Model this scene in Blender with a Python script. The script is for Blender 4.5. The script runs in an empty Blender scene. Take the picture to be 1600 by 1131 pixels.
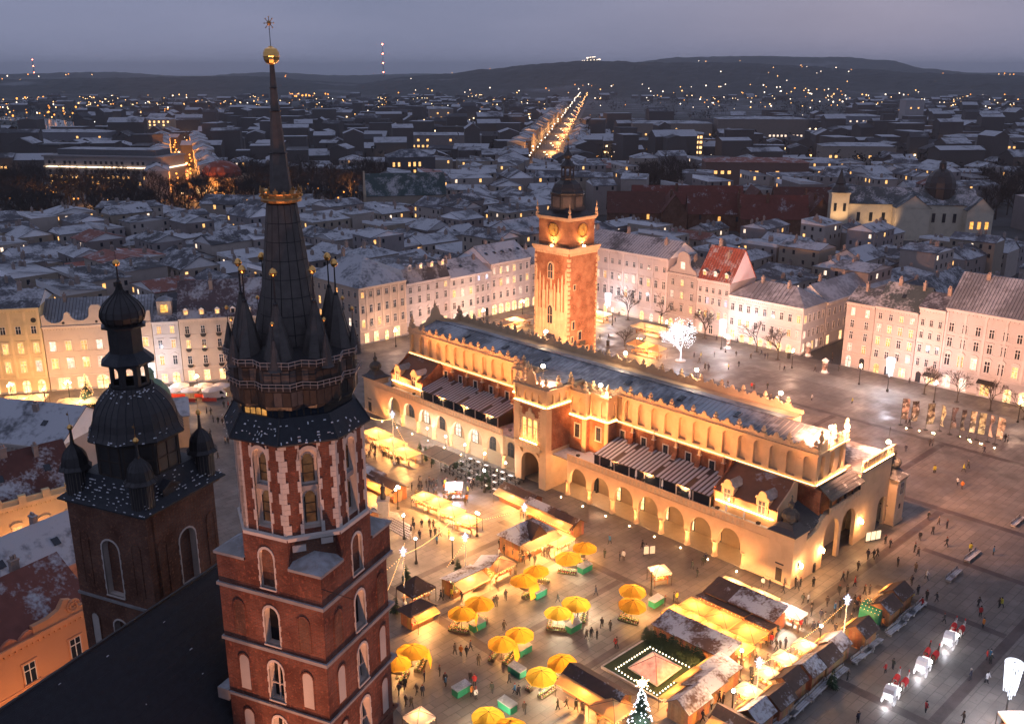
import bpy, math, random
from math import sin, cos, pi, radians, sqrt, atan2
from mathutils import Vector, Matrix
R = random.Random(11)
S = bpy.context.scene
COL = S.collection
# ------------------------------------------------------------------ camera
CAM_H, CAM_PITCH = 80.0, 17.04
cd = bpy.data.cameras.new('camera'); cd.sensor_width = 36; cd.lens = 33.3
cd.clip_start = 0.5; cd.clip_end = 60000
cam = bpy.data.objects.new('camera', cd); COL.objects.link(cam)
cam.location = (0, 0, CAM_H); cam.rotation_euler = (radians(90 - CAM_PITCH), 0, 0)
S.camera = cam
# ------------------------------------------------------------------ dusk sky under thin even cloud, weak last daylight
W = bpy.data.worlds.new('World'); S.world = W; W.use_nodes = True
nt = W.node_tree; nt.nodes.clear()
out = nt.nodes.new('ShaderNodeOutputWorld'); bg = nt.nodes.new('ShaderNodeBackground')
sky = nt.nodes.new('ShaderNodeTexSky'); sky.sky_type = 'NISHITA'; sky.sun_disc = False
sky.sun_elevation = radians(2.0); sky.sun_rotation = radians(20); sky.dust_density = 3.0; sky.ozone_density = 4.0
tc = nt.nodes.new('ShaderNodeTexCoord'); nz = nt.nodes.new('ShaderNodeTexNoise')
mp = nt.nodes.new('ShaderNodeMapping'); mp.inputs['Scale'].default_value = (1, 1, 4)
nz.inputs['Scale'].default_value = 3.2; nz.inputs['Detail'].default_value = 5
cr = nt.nodes.new('ShaderNodeValToRGB')
cr.color_ramp.elements[0].position = .3; cr.color_ramp.elements[0].color = (1.08, 1.24, 1.9, 1)
cr.color_ramp.elements[1].position = .7; cr.color_ramp.elements[1].color = (1.45, 1.56, 2.3, 1)
mx = nt.nodes.new('ShaderNodeMix'); mx.data_type = 'RGBA'; mx.inputs['Factor'].default_value = .95
nt.links.new(tc.outputs['Generated'], mp.inputs['Vector']); nt.links.new(mp.outputs[0], nz.inputs['Vector'])
nt.links.new(nz.outputs['Fac'], cr.inputs['Fac'])
nt.links.new(sky.outputs[0], mx.inputs[6]); nt.links.new(cr.outputs[0], mx.inputs[7])
nt.links.new(mx.outputs[2], bg.inputs['Color']); bg.inputs['Strength'].default_value = 0.088
nt.links.new(bg.outputs[0], out.inputs['Surface'])
sl = bpy.data.lights.new('sun', 'SUN'); sl.energy = 0.05; sl.angle = radians(40); sl.color = (.8, .85, 1)
so = bpy.data.objects.new('sun', sl); COL.objects.link(so); so.rotation_euler = (radians(50), 0, radians(200))
vs = S.view_settings; vs.view_transform = 'Standard'; vs.look = 'None'; vs.exposure = 1.2; vs.gamma = 1.0
vs.use_curve_mapping = False
cy = S.cycles; cy.use_denoising = True; cy.max_bounces = 4; cy.diffuse_bounces = 2; cy.glossy_bounces = 2
cy.transmission_bounces = 3; cy.volume_bounces = 0; cy.transparent_max_bounces = 6
cy.sample_clamp_indirect = 4; cy.sample_clamp_direct = 30; cy.caustics_reflective = False; cy.caustics_refractive = False
cy.use_light_tree = True

# ------------------------------------------------------------------ mesh builder
class MB:
    def __init__(s): s.v = []; s.f = []; s.m = []
    def face(s, pts, m=0):
        i = len(s.v); s.v += [tuple(p) for p in pts]; s.f.append(tuple(range(i, i + len(pts)))); s.m.append(m); return s
    def box(s, x0, x1, y0, y1, z0, z1, m=0, mt=None):
        i = len(s.v)
        s.v += [(x0,y0,z0),(x1,y0,z0),(x1,y1,z0),(x0,y1,z0),(x0,y0,z1),(x1,y0,z1),(x1,y1,z1),(x0,y1,z1)]
        for q in ((3,2,1,0),(0,1,5,4),(1,2,6,5),(2,3,7,6),(3,0,4,7)): s.f.append(tuple(i+k for k in q)); s.m.append(m)
        s.f.append((i+4,i+5,i+6,i+7)); s.m.append(m if mt is None else mt); return s
    def cbox(s, cx, cy, cz, dx, dy, dz, m=0): return s.box(cx-dx/2,cx+dx/2,cy-dy/2,cy+dy/2,cz-dz/2,cz+dz/2,m)
    def xf(s, k, M):                     # transform vertices from index k on
        s.v[k:] = [tuple(M @ Vector(p)) for p in s.v[k:]]; return s
    def rot(s, k, ang, c=(0,0)):
        ca, sa = cos(ang), sin(ang)
        s.v[k:] = [(c[0]+(x-c[0])*ca-(y-c[1])*sa, c[1]+(x-c[0])*sa+(y-c[1])*ca, z) for x,y,z in s.v[k:]]; return s
    def tube(s, p, q, r0, r1=None, n=6, m=0, cap=True):
        r1 = r0 if r1 is None else r1; p = Vector(p); q = Vector(q); d = (q-p)
        if d.length < 1e-6: return s
        d.normalize(); a = d.orthogonal().normalized(); b = d.cross(a); i = len(s.v)
        for c, r in ((p,r0),(q,r1)):
            for k in range(n):
                t = 2*pi*k/n; s.v.append(tuple(c + a*(r*cos(t)) + b*(r*sin(t))))
        for k in range(n): s.f.append((i+k,i+(k+1)%n,i+n+(k+1)%n,i+n+k)); s.m.append(m)
        if cap:
            s.f.append(tuple(i+n-1-k for k in range(n))); s.m.append(m); s.f.append(tuple(i+n+k for k in range(n))); s.m.append(m)
        return s
    def lathe(s, prof, n=12, c=(0,0), m=0, rot=0, cap=True):
        i = len(s.v); L = len(prof)
        for r, z in prof:
            for k in range(n):
                t = 2*pi*k/n+rot; s.v.append((c[0]+r*cos(t), c[1]+r*sin(t), z))
        for j in range(L-1):
            for k in range(n):
                s.f.append((i+j*n+k,i+j*n+(k+1)%n,i+(j+1)*n+(k+1)%n,i+(j+1)*n+k)); s.m.append(m)
        if cap:
            s.f.append(tuple(i+n-1-k for k in range(n))); s.m.append(m)
            s.f.append(tuple(i+(L-1)*n+k for k in range(n))); s.m.append(m)
        return s
    def ext(s, pts, y0, y1, m=0):        # polygon in x-z pushed from y0 to y1
        n = len(pts); i = len(s.v)
        s.v += [(x,y0,z) for x,z in pts] + [(x,y1,z) for x,z in pts]
        s.f.append(tuple(i+k for k in range(n))); s.m.append(m)
        s.f.append(tuple(i+n+n-1-k for k in range(n))); s.m.append(m)
        for k in range(n): s.f.append((i+(k+1)%n,i+k,i+n+k,i+n+(k+1)%n)); s.m.append(m)
        return s
    def poly(s, pts, z0, z1, m=0, mt=None):
        n = len(pts); i = len(s.v)
        s.v += [(x,y,z0) for x,y in pts] + [(x,y,z1) for x,y in pts]
        s.f.append(tuple(i+n-1-k for k in range(n))); s.m.append(m)
        s.f.append(tuple(i+n+k for k in range(n))); s.m.append(m if mt is None else mt)
        for k in range(n): s.f.append((i+k,i+(k+1)%n,i+n+(k+1)%n,i+n+k)); s.m.append(m)
        return s
    def arch(s, x0, x1, z0, z1, ax, aw, az0, spring, y0, y1, point=0.0, m=0, n=8, mi=None):
        """wall panel x0..x1, z0..z1 with an arched opening centred ax, width aw, sill az0, springing height spring"""
        mi = m if mi is None else mi
        l, r = ax-aw/2, ax+aw/2; pts = []
        for k in range(n+1):
            t = pi*k/n; x = ax-aw/2*cos(t); z = spring+aw/2*sin(t)*(1+point) if not point else spring + aw/2*(sin(t)**.8)*(1+point)
            pts.append((x, z))
        for y, fl in ((y0,0),(y1,1)):
            def F(p):
                p = [(a,y,b) for a,b in p]
                s.face(p[::-1] if fl else p, m)
            F([(x0,z0),(l,z0),(l,z1),(x0,z1)]); F([(r,z0),(x1,z0),(x1,z1),(r,z1)])
            if az0 > z0+1e-4: F([(l,z0),(r,z0),(r,az0),(l,az0)])
            for k in range(n): a, b = pts[k], pts[k+1]; F([a,b,(b[0],z1),(a[0],z1)])
        for k in range(n):
            a, b = pts[k], pts[k+1]; s.face([(a[0],y0,a[1]),(a[0],y1,a[1]),(b[0],y1,b[1]),(b[0],y0,b[1])], mi)
        s.face([(l,y0,az0),(l,y1,az0),(l,y1,spring),(l,y0,spring)], mi); s.face([(r,y0,az0),(r,y0,spring),(r,y1,spring),(r,y1,az0)], mi)
        if az0 > z0+1e-4: s.face([(l,y0,az0),(r,y0,az0),(r,y1,az0),(l,y1,az0)], mi)
        s.face([(x0,y0,z1),(x1,y0,z1),(x1,y1,z1),(x0,y1,z1)], m)
        s.face([(x0,y0,z0),(x0,y0,z1),(x0,y1,z1),(x0,y1,z0)], m); s.face([(x1,y0,z0),(x1,y1,z0),(x1,y1,z1),(x1,y0,z1)], m)
        return s
    def gable(s, x0, x1, y0, y1, z, h, axis='x', o=.4, m=0, mg=1, t=.18):
        """two roof slopes with thickness over the rectangle, plus gable walls"""
        if axis == 'y':
            k = len(s.v); s.gable(y0, y1, -x1, -x0, z, h, 'x', o, m, mg, t); s.v[k:] = [(-b, a, c) for a,b,c in s.v[k:]]; return s
        ym = (y0+y1)/2; sl = h/((y1-y0)/2); zo = z-o*sl
        for sg, ye in ((-1,y0-o),(1,y1+o)):
            a = [(x0-o,ye,zo),(x1+o,ye,zo),(x1+o,ym,z+h),(x0-o,ym,z+h)]
            if sg > 0: a = a[::-1]
            s.face([(p[0],p[1],p[2]+t) for p in a], m); s.face(a[::-1], m)
            s.face([(x0-o,ye,zo),(x1+o,ye,zo),(x1+o,ye,zo+t),(x0-o,ye,zo+t)], m)
            for xx in (x0-o,x1+o): s.face([(xx,ye,zo),(xx,ye,zo+t),(xx,ym,z+h+t),(xx,ym,z+h)], m)
        for xx in (x0,x1): s.face([(xx,y0,z),(xx,y1,z),(xx,ym,z+h)], mg)
        return s
    def hip(s, x0, x1, y0, y1, z, h, o=.5, m=0):
        x0-=o; x1+=o; y0-=o; y1+=o; w=x1-x0; d=y1-y0; ym=(y0+y1)/2; xm=(x0+x1)/2
        if w >= d: A=(x0+d/2,ym,z+h); B=(x1-d/2,ym,z+h)
        else: A=(xm,y0+w/2,z+h); B=(xm,y1-w/2,z+h)
        a,b,c,e=(x0,y0,z),(x1,y0,z),(x1,y1,z),(x0,y1,z)
        if w >= d: F=[[a,b,B,A],[b,c,B],[c,e,A,B],[e,a,A]]
        else: F=[[a,b,A],[b,c,B,A],[c,e,B],[e,a,A,B]]
        for q in F: s.face(q, m)
        s.face([a,e,c,b], m); return s
    def mesh(s, name, mats, smooth=False):
        me = bpy.data.meshes.new(name); me.from_pydata(s.v, [], s.f)
        for mt in mats: me.materials.append(mt)
        if len(mats) > 1: me.polygons.foreach_set('material_index', s.m)
        if smooth: me.polygons.foreach_set('use_smooth', [True]*len(s.f))
        return me
    def o(s, name, mats, parent=None, loc=(0,0,0), rz=0, col=None, smooth=False):
        return put(s.mesh(name, mats if isinstance(mats,(list,tuple)) else [mats], smooth), name, parent, loc, rz, col)
def put(me, name, parent=None, loc=(0,0,0), rz=0, col=None, sc=None):
    ob = bpy.data.objects.new(name, me); COL.objects.link(ob)
    ob.location = loc if len(loc) == 3 else (loc[0], loc[1], 0); ob.rotation_euler = (0,0,rz)
    if parent is not None: ob.parent = parent
    if col: ob.color = (*col, 1)
    if sc: ob.scale = sc
    return ob
# ------------------------------------------------------------------ tagging
REG = []
ORD = ['first','second','third','fourth','fifth','sixth','seventh','eighth','ninth','tenth','eleventh','twelfth','thirteenth','fourteenth','fifteenth','sixteenth','seventeenth','eighteenth','nineteenth','twentieth']
def ordw(i):
    if i < 20: return ORD[i]
    t = ['','','twenty','thirty','forty','fifty','sixty','seventy','eighty','ninety'][(i+1)//10]; u = (i+1)%10
    return (t[:-1]+'ieth') if u == 0 else t+'-'+ORD[u-1]
def tag(o, label, cat, group=None, kind=None):
    o['label'] = label; o['category'] = cat
    if group: o['group'] = group
    if kind: o['kind'] = kind
    REG.append(o); return o
def E(name, label, cat, loc=(0,0,0), rz=0, group=None):
    o = bpy.data.objects.new(name, None); COL.objects.link(o); o.empty_display_size = .1
    o.location = loc if len(loc) == 3 else (loc[0], loc[1], 0); o.rotation_euler = (0,0,rz)
    return tag(o, label, cat, group)
def struct(o, label=None):
    o['kind'] = 'structure'
    if label: o['label'] = label
    return o
def finish_labels():
    by = {}
    for o in REG: by.setdefault(o['label'], []).append(o)
    for lab, L in by.items():
        if len(L) < 2: continue
        def key(o):
            p = o.get('pos') or o.location
            return p[0]/max(p[1], 1)
        L.sort(key=key)
        for i, o in enumerate(L):
            w = 'leftmost' if i == 0 else 'rightmost' if i == len(L)-1 else ordw(i)+' from the left'
            o['label'] = lab + ', ' + w
def light(kind, loc, power, col, parent=None, size=.3, spot=None, aim=None, name='bulb_light'):
    l = bpy.data.lights.new(name, kind); l.energy = power; l.color = col
    if kind == 'AREA': l.size = size
    else: l.shadow_soft_size = size
    if kind == 'SPOT': l.spot_size = radians(spot or 90); l.spot_blend = .6
    o = bpy.data.objects.new(name, l); COL.objects.link(o); o.location = loc
    if aim is not None: o.rotation_euler = Vector(aim).to_track_quat('-Z', 'Y').to_euler()
    if parent is not None: o.parent = parent
    return o
# ------------------------------------------------------------------ materials
def nodes(name):
    m = bpy.data.materials.new(name); m.use_nodes = True; n = m.node_tree
    return m, n, n.nodes['Principled BSDF'], n.nodes, n.links
def N(n, t, **kw):
    x = n.nodes.new(t)
    for k, v in kw.items(): setattr(x, k, v)
    return x
def noise(n, scale, detail=4, vec=None, rough=.55):
    z = N(n, 'ShaderNodeTexNoise'); z.inputs['Scale'].default_value = scale; z.inputs['Detail'].default_value = detail
    z.inputs['Roughness'].default_value = rough
    if vec is None:
        g = N(n, 'ShaderNodeNewGeometry'); vec = g.outputs['Position']
    n.links.new(vec, z.inputs['Vector']); return z.outputs['Fac']
def ramp(n, fac, a, b):
    r = N(n, 'ShaderNodeMapRange'); r.inputs[1].default_value = a; r.inputs[2].default_value = b
    n.links.new(fac, r.inputs[0]); return r.outputs[0]
def mixc(n, fac, a, b, blend='MIX'):
    x = N(n, 'ShaderNodeMix'); x.data_type = 'RGBA'; x.blend_type = blend
    for s, v in ((0,fac),(6,a),(7,b)):
        if isinstance(v, (int,float)): x.inputs[s].default_value = v
        elif isinstance(v, tuple): x.inputs[s].default_value = (*v,1)[:4]
        else: n.links.new(v, x.inputs[s])
    return x.outputs[2]
def bump(n, bs, h, d=.1, st=.6):
    b = N(n, 'ShaderNodeBump'); b.inputs['Distance'].default_value = d; b.inputs['Strength'].default_value = st
    n.links.new(h, b.inputs['Height']); n.links.new(b.outputs[0], bs.inputs['Normal'])
def mat(name, col, rough=.8, metal=0, var=.25, vs=.8, bp=.04, ocol=False, snow=0, snows=.5, dirt=0, spec=.3):
    """plain weathered surface: two scales of tone variation, fine relief, optional snow lying on upward faces"""
    m, n, bs, _, L = nodes(name)
    f = noise(n, vs, 6); c = mixc(n, f, tuple(x*(1-var) for x in col), tuple(min(1, x*(1+var)) for x in col))
    if ocol:
        oi = N(n, 'ShaderNodeObjectInfo'); c = mixc(n, 1.0, c, oi.outputs['Color'], 'MULTIPLY')
    if dirt:
        c = mixc(n, ramp(n, noise(n, .35, 8), .5, .75), c, tuple(x*(1-dirt) for x in col), 'MIX') if not ocol else mixc(n, ramp(n, noise(n, .35, 8), .5, .8), c, (1-dirt,)*3, 'MULTIPLY')
    if snow:
        g = N(n, 'ShaderNodeNewGeometry'); sx = N(n, 'ShaderNodeSeparateXYZ'); L.new(g.outputs['Normal'], sx.inputs[0])
        up = ramp(n, sx.outputs[2], .25, .6)
        a = noise(n, snows*.35, 3); b = noise(n, snows*3, 6)
        ad = N(n, 'ShaderNodeMath', operation='MULTIPLY_ADD'); L.new(b, ad.inputs[0]); ad.inputs[1].default_value = .55; L.new(a, ad.inputs[2])
        th = 1.10 - snow*.56
        k = N(n, 'ShaderNodeMath', operation='MULTIPLY'); L.new(ramp(n, ad.outputs[0], th-.07, th+.13), k.inputs[0]); L.new(up, k.inputs[1])
        c = mixc(n, k.outputs[0], c, (.43,.44,.47))
    L.new(c, bs.inputs['Base Color']); bs.inputs['Roughness'].default_value = rough; bs.inputs['Metallic'].default_value = metal
    bs.inputs['Specular IOR Level'].default_value = spec
    if bp: bump(n, bs, noise(n, vs*9, 3), bp, .5)
    return m
def emit(name, col, st, sample=True, var=0, ocol=False):
    m, n, bs, _, L = nodes(name)
    bs.inputs['Base Color'].default_value = (*[.3*x for x in col],1); bs.inputs['Emission Color'].default_value = (*col,1)
    bs.inputs['Emission Strength'].default_value = st; bs.inputs['Roughness'].default_value = .4
    if var:
        f = noise(n, 1.7, 4); k = N(n, 'ShaderNodeMapRange'); k.inputs[1].default_value = .3; k.inputs[2].default_value = .7
        k.inputs[3].default_value = st*(1-var); k.inputs[4].default_value = st*(1+var); L.new(f, k.inputs[0]); L.new(k.outputs[0], bs.inputs['Emission Strength'])
    if not sample: m.cycles.emission_sampling = 'NONE'
    return m
def brick(name, c1, c2, mortar, ax=(1,0,0), sc=(.42,.13), bp=.05):
    m, n, bs, _, L = nodes(name)
    g = N(n, 'ShaderNodeNewGeometry'); d = N(n, 'ShaderNodeVectorMath', operation='DOT_PRODUCT'); L.new(g.outputs['Position'], d.inputs[0]); d.inputs[1].default_value = ax
    sx = N(n, 'ShaderNodeSeparateXYZ'); L.new(g.outputs['Position'], sx.inputs[0])
    cx = N(n, 'ShaderNodeCombineXYZ'); L.new(d.outputs['Value'], cx.inputs[0]); L.new(sx.outputs[2], cx.inputs[1])
    b = N(n, 'ShaderNodeTexBrick'); L.new(cx.outputs[0], b.inputs['Vector']); b.inputs['Scale'].default_value = 1
    b.inputs['Brick Width'].default_value = sc[0]; b.inputs['Row Height'].default_value = sc[1]; b.inputs['Mortar Size'].default_value = .018
    b.inputs['Color1'].default_value = (*c1,1); b.inputs['Color2'].default_value = (*c2,1); b.inputs['Mortar'].default_value = (*mortar,1)
    c = mixc(n, ramp(n, noise(n, .45, 8), .35, .7), b.outputs['Color'], tuple(x*.55 for x in c1))
    c = mixc(n, ramp(n, noise(n, 4, 3), .55, .75), c, tuple(min(1,x*1.35) for x in c2))
    L.new(c, bs.inputs['Base Color']); bs.inputs['Roughness'].default_value = .85; bs.inputs['Specular IOR Level'].default_value = .2
    bump(n, bs, b.outputs['Fac'], -bp, .6)
    return m
def pane(name, cols, st, dark=False):
    """window glass; a lit one shows a warm room with curtains and furniture tones behind it"""
    m, n, bs, _, L = nodes(name)
    bs.inputs['Roughness'].default_value = .12; bs.inputs['Base Color'].default_value = (.02,.025,.035,1)
    if not dark:
        oi = N(n, 'ShaderNodeObjectInfo'); g = N(n, 'ShaderNodeNewGeometry')
        f = noise(n, .9, 5); c = mixc(n, ramp(n, f, .3, .7), cols[0], cols[1])
        c = mixc(n, 1.0, c, oi.outputs['Color'], 'MULTIPLY'); L.new(c, bs.inputs['Emission Color'])
        k = N(n, 'ShaderNodeMapRange'); k.inputs[3].default_value = st*.45; k.inputs[4].default_value = st*1.5
        L.new(noise(n, 1.9, 3), k.inputs[0]); k.inputs[1].default_value = .3; k.inputs[2].default_value = .7
        L.new(k.outputs[0], bs.inputs['Emission Strength']); m.cycles.emission_sampling = 'NONE'
    return m
# ------------------------------------------------------------------ frames of the place (metres, camera over the origin)
HALL_A = (45.0, 136.0); HALL_RZ = radians(44)          # near corner of the cloth hall; local x runs across it, local y along it
def HW(u, v):                                          # u along the hall, v across it -> world
    return (HALL_A[0] + v*cos(HALL_RZ) - u*sin(HALL_RZ), HALL_A[1] + v*sin(HALL_RZ) + u*cos(HALL_RZ))
CH_T = (-15.0, 62.0); CH_RZ = radians(-24)             # church: local x = north, local -y = east
def CW(x, y): return (CH_T[0]+x*cos(CH_RZ)-y*sin(CH_RZ), CH_T[1]+x*sin(CH_RZ)+y*cos(CH_RZ))
cn, sn = cos(CH_RZ), sin(CH_RZ); ca, sa = cos(HALL_RZ), sin(HALL_RZ)
# ------------------------------------------------------------------ shared materials
BRICK = brick('tower_brick', (.16,.048,.032), (.25,.082,.05), (.17,.125,.10), (cn-.6*sn, sn+.6*cn, 0))
BRICK2 = brick('old_brick', (.16,.065,.04), (.23,.095,.055), (.15,.12,.10), (cn-.6*sn, sn+.6*cn, 0))
HBRICK = brick('hall_brick', (.30,.095,.045), (.38,.13,.06), (.34,.24,.17), (ca+.7*-sa, sa+.7*ca, 0))
STONE = mat('pale_stone', (.56,.47,.40), .85, var=.2, vs=1.2, bp=.03, dirt=.35)
GSTONE = mat('grey_stone', (.30,.28,.27), .85, var=.3, vs=1.5, dirt=.4, snow=.5)
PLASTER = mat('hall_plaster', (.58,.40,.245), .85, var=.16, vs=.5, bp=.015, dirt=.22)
WALL = mat('house_plaster', (.9,.9,.9), .88, var=.1, vs=.35, bp=.015, ocol=True, dirt=.25)
TRIM = mat('house_trim', (.95,.95,.95), .85, var=.1, vs=.9, bp=.01, ocol=True, dirt=.3)
DARKCU = mat('dark_copper', (.035,.032,.033), .42, .35, var=.5, vs=1.6, bp=.04, spec=.5)
PLATE = mat('spire_plate', (.105,.09,.082), .55, .15, var=.45, vs=2.2, bp=.05, dirt=.5)
SEAM = mat('spire_seam', (.03,.028,.028), .6, .2, var=.3, vs=2)
SLATE = mat('nave_slate', (.024,.027,.034), .45, 0, var=.6, vs=2.5, bp=.1)
WOODK = mat('old_timber', (.05,.038,.03), .8, 0, var=.5, vs=3, bp=.04)
GOLD = mat('gilded_metal', (.9,.50,.16), .28, 1.0, var=.15, vs=3, bp=.0)
SNOW = mat('snow', (.70,.71,.74), .9, 0, var=.08, vs=3, bp=.03)
SNOWR = mat('snowy_grey_roof', (.11,.115,.125), .75, var=.3, vs=.6, snow=.78, snows=.35, ocol=True)
SNOWD = mat('snowy_dark_roof', (.075,.075,.085), .75, var=.35, vs=.6, snow=.52, snows=.5, ocol=True)
SNOWT = mat('snowy_tile_roof', (.24,.085,.06), .8, var=.35, vs=.8, snow=.42, snows=.7, ocol=True)
METALR = mat('grey_metal_roof', (.22,.225,.24), .5, .3, var=.2, vs=.4, snow=.55, snows=.3)
FIN = mat('dark_frame', (.03,.028,.026), .6, .1)
WHITE = mat('white_paint', (.75,.73,.70), .6, var=.08, bp=.01)
P_DARK = pane('dark_pane', None, 0, True)
P_WARM = pane('warm_lit_pane', ((1,.40,.09),(1,.60,.24)), .75)
P_PALE = pane('pale_lit_pane', ((1,.66,.44),(1,.80,.66)), .7)
P_BLUE = pane('blue_lit_pane', ((.35,.45,1),(.75,.8,1)), .7)
P_SHOP = pane('shop_lit_pane', ((1,.42,.11),(1,.66,.32)), 1.25)
GLOW = emit('lamp_globe', (1,.62,.30), 40)
GLOWW = emit('white_lamp_globe', (1,.93,.88), 45)
STRIPE = emit('warm_light_strip', (1,.50,.16), 24)
BULB = emit('fairy_bulb', (1,.50,.16), 2.0, sample=False)
BULBW = emit('white_fairy_bulb', (.80,.86,1), 4, sample=False)
LEDW = emit('white_led', (.80,.86,1), .75)
REDL = emit('red_beacon', (1,.16,.08), 14, sample=False)
FARL = [emit('far_orange_light', (1,.34,.06), 1.4, False), emit('far_warm_light', (1,.50,.17), 1.6, False), emit('far_white_light', (1,.78,.58), 2.0, False)]
WARM = (1,.45,.14); PINK = (1,.50,.30); COOL = (.86,.88,1)
# ------------------------------------------------------------------ ground
def ground_mat():
    m, n, bs, _, L = nodes('city_ground')
    c = mixc(n, ramp(n, noise(n, .02, 8), .45, .6), (.035,.036,.038), (.17,.175,.19))
    c = mixc(n, ramp(n, noise(n, .0016, 4), .42, .58), c, (.022,.026,.024)); L.new(c, bs.inputs['Base Color']); bs.inputs['Roughness'].default_value = .9
    return m
def paving(name, base, tile, mort, rough=(.42,.78), sc=1.0):
    m, n, bs, _, L = nodes(name)
    g = N(n, 'ShaderNodeNewGeometry'); mpg = N(n, 'ShaderNodeMapping'); mpg.inputs['Rotation'].default_value = (0,0,-HALL_RZ); L.new(g.outputs['Position'], mpg.inputs[0])
    b = N(n, 'ShaderNodeTexBrick'); L.new(mpg.outputs[0], b.inputs['Vector']); b.inputs['Scale'].default_value = sc
    b.inputs['Brick Width'].default_value = 2.6; b.inputs['Row Height'].default_value = 1.3; b.inputs['Mortar Size'].default_value = .05
    b.inputs['Color1'].default_value = (*base,1); b.inputs['Color2'].default_value = (*tile,1); b.inputs['Mortar'].default_value = (*mort,1)
    c = mixc(n, ramp(n, noise(n, .12, 8), .35, .7), b.outputs['Color'], tuple(x*.6 for x in base))
    c = mixc(n, ramp(n, noise(n, 1.3, 6), .6, .8), c, tuple(x*.55 for x in base)); L.new(c, bs.inputs['Base Color'])
    k = N(n, 'ShaderNodeMapRange'); k.inputs[1].default_value = .35; k.inputs[2].default_value = .65; k.inputs[3].default_value = rough[0]; k.inputs[4].default_value = rough[1]
    L.new(noise(n, .25, 6), k.inputs[0]); L.new(k.outputs[0], bs.inputs['Roughness']); bump(n, bs, b.outputs['Fac'], -.02, .4)
    return m
PAVE = paving('granite_paving', (.125,.108,.096), (.18,.156,.14), (.065,.056,.05))
PAVED = paving('dark_porphyry_paving', (.06,.044,.041), (.078,.056,.05), (.036,.03,.03), sc=2)
PAVEL = paving('pale_stone_paving', (.17,.158,.146), (.20,.187,.172), (.10,.092,.085))
ROADM = mat('asphalt', (.05,.048,.047), .55, var=.3, vs=.05, bp=.01)
g = MB().face([(-16000,-200,0),(16000,-200,0),(16000,20000,0),(-16000,20000,0)]).o('ground', ground_mat()); struct(g)
def hpoly(name, m, uvs, z, parent=None):
    b = MB().face([(*HW(u,v), z) for u,v in uvs][::-1], 0); o = b.o(name, m, parent); return o
sq = struct(hpoly('square_pavement', PAVE, [(-110,-70),(-110,119.6),(165.5,119.6),(165.5,-8),(215,-95),(140,-105),(60,-60),(-30,-70)], .004))
def band(u0, u1, v0, v1, m=None, z=.008): return hpoly('paving_band', m or PAVED, [(u0,v0),(u0,v1),(u1,v1),(u1,v0)], z, sq)
for v in (-18,-47.5): band(-100,50,v,v+1.6)                  # dark bands beside the market, along the hall
for u in (-6,-31,-55): band(u,u+1.5,-16.3,45.8)
for u, v in ((-31,10),(-55,10)): pass
band(-100,150,46,47.6); band(-100,150,80,81.6)
for u in (8,34,60,86,112): band(u,u+1.5,47.7,79.9)
for u in (-29.4,-53): band(u, u+20, 10, 11.4, z=.012); band(u, u+20, 28, 29.4, z=.012)
band(-100,150,100,109, PAVEL, .010)                         # lighter roadway in front of the far houses
for u in (8,20,32,44): band(u,u+1.2,-45.8,-18.1)
for u, v in ((12,-30),(24,-24),(36,-34),(48,-26)): band(u,u+4.2,v,v+4.2, PAVEL, .013)
band(-100,4,-60,-49.6, PAVEL, .010)
struct(hpoly('side_street', ROADM, [(55.2,119.7),(66,119.7),(66,330),(55.2,330)], .006))
# ------------------------------------------------------------------ far land: hills, river, avenue
CREST = [(-900,128),(0,124),(200,121),(420,121),(560,131),(640,122),(700,117),(760,110),(830,103),(900,97),(960,97),(1060,98),(1150,99),(1250,103),(1340,108),(1420,114),(1500,118),(1700,120),(2600,122)]
BACK = [(-900,114),(0,116),(150,113),(300,119),(420,113),(520,118),(700,116),(980,98),(1060,91),(1180,89),(1300,91),(1380,96),(1450,108),(1520,114),(1700,114),(2600,114)]
def interp(T, x):
    for (a,b),(c,d) in zip(T, T[1:]):
        if a <= x <= c:
            t = (x-a)/(c-a); t = t*t*(3-2*t); return b+(d-b)*t
    return T[-1][1]
from mathutils import noise as mno
def hill(name, T, rc, wd, nz_, r0, r1, nr, label):
    b = MB(); na = 330
    for j in range(nr+1):
        r = r0+(r1-r0)*j/nr
        for i in range(na+1):
            t = radians(-40+80*i/na); px = 800+1548*math.tan(t)
            top = CAM_H + rc*(112-interp(T, px))*.000618
            f = math.exp(-((r-rc)/wd)**2)
            x, y = r*sin(t), r*cos(t)
            k = mno.fractal(Vector((x*.0018,y*.0018,3.1)), 1.0, 2.0, 5)
            z = -6 + (top+6)*f + nz_*k*min(1, f*2) + (5*mno.noise(Vector((x*.02,y*.02,1)))+4*mno.noise(Vector((x*.045,y*.045,7))))*min(1,f*4)
            b.v.append((x,y,z))
    for j in range(nr):
        for i in range(na):
            a = j*(na+1)+i; b.f.append((a,a+1,a+na+2,a+na+1)); b.m.append(0)
    m, n, bs, _, L = nodes(name+'_wood')
    c = mixc(n, ramp(n, noise(n, .02, 8), .4, .65), (.012,.015,.014), (.04,.043,.042)); c = mixc(n, ramp(n, noise(n, .0022, 5), .60, .70), c, (.16,.165,.18))
    L.new(c, bs.inputs['Base Color']); bs.inputs['Roughness'].default_value = 1
    return struct(b.o(name, m), label)
hill('hills', CREST, 4700, 900, 9, 3000, 6400, 46, 'dark wooded hills with scattered house lights')
hill('far_hills', BACK, 8200, 1100, 6, 6600, 9600, 24, 'pale hazy far hills on the horizon')
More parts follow.
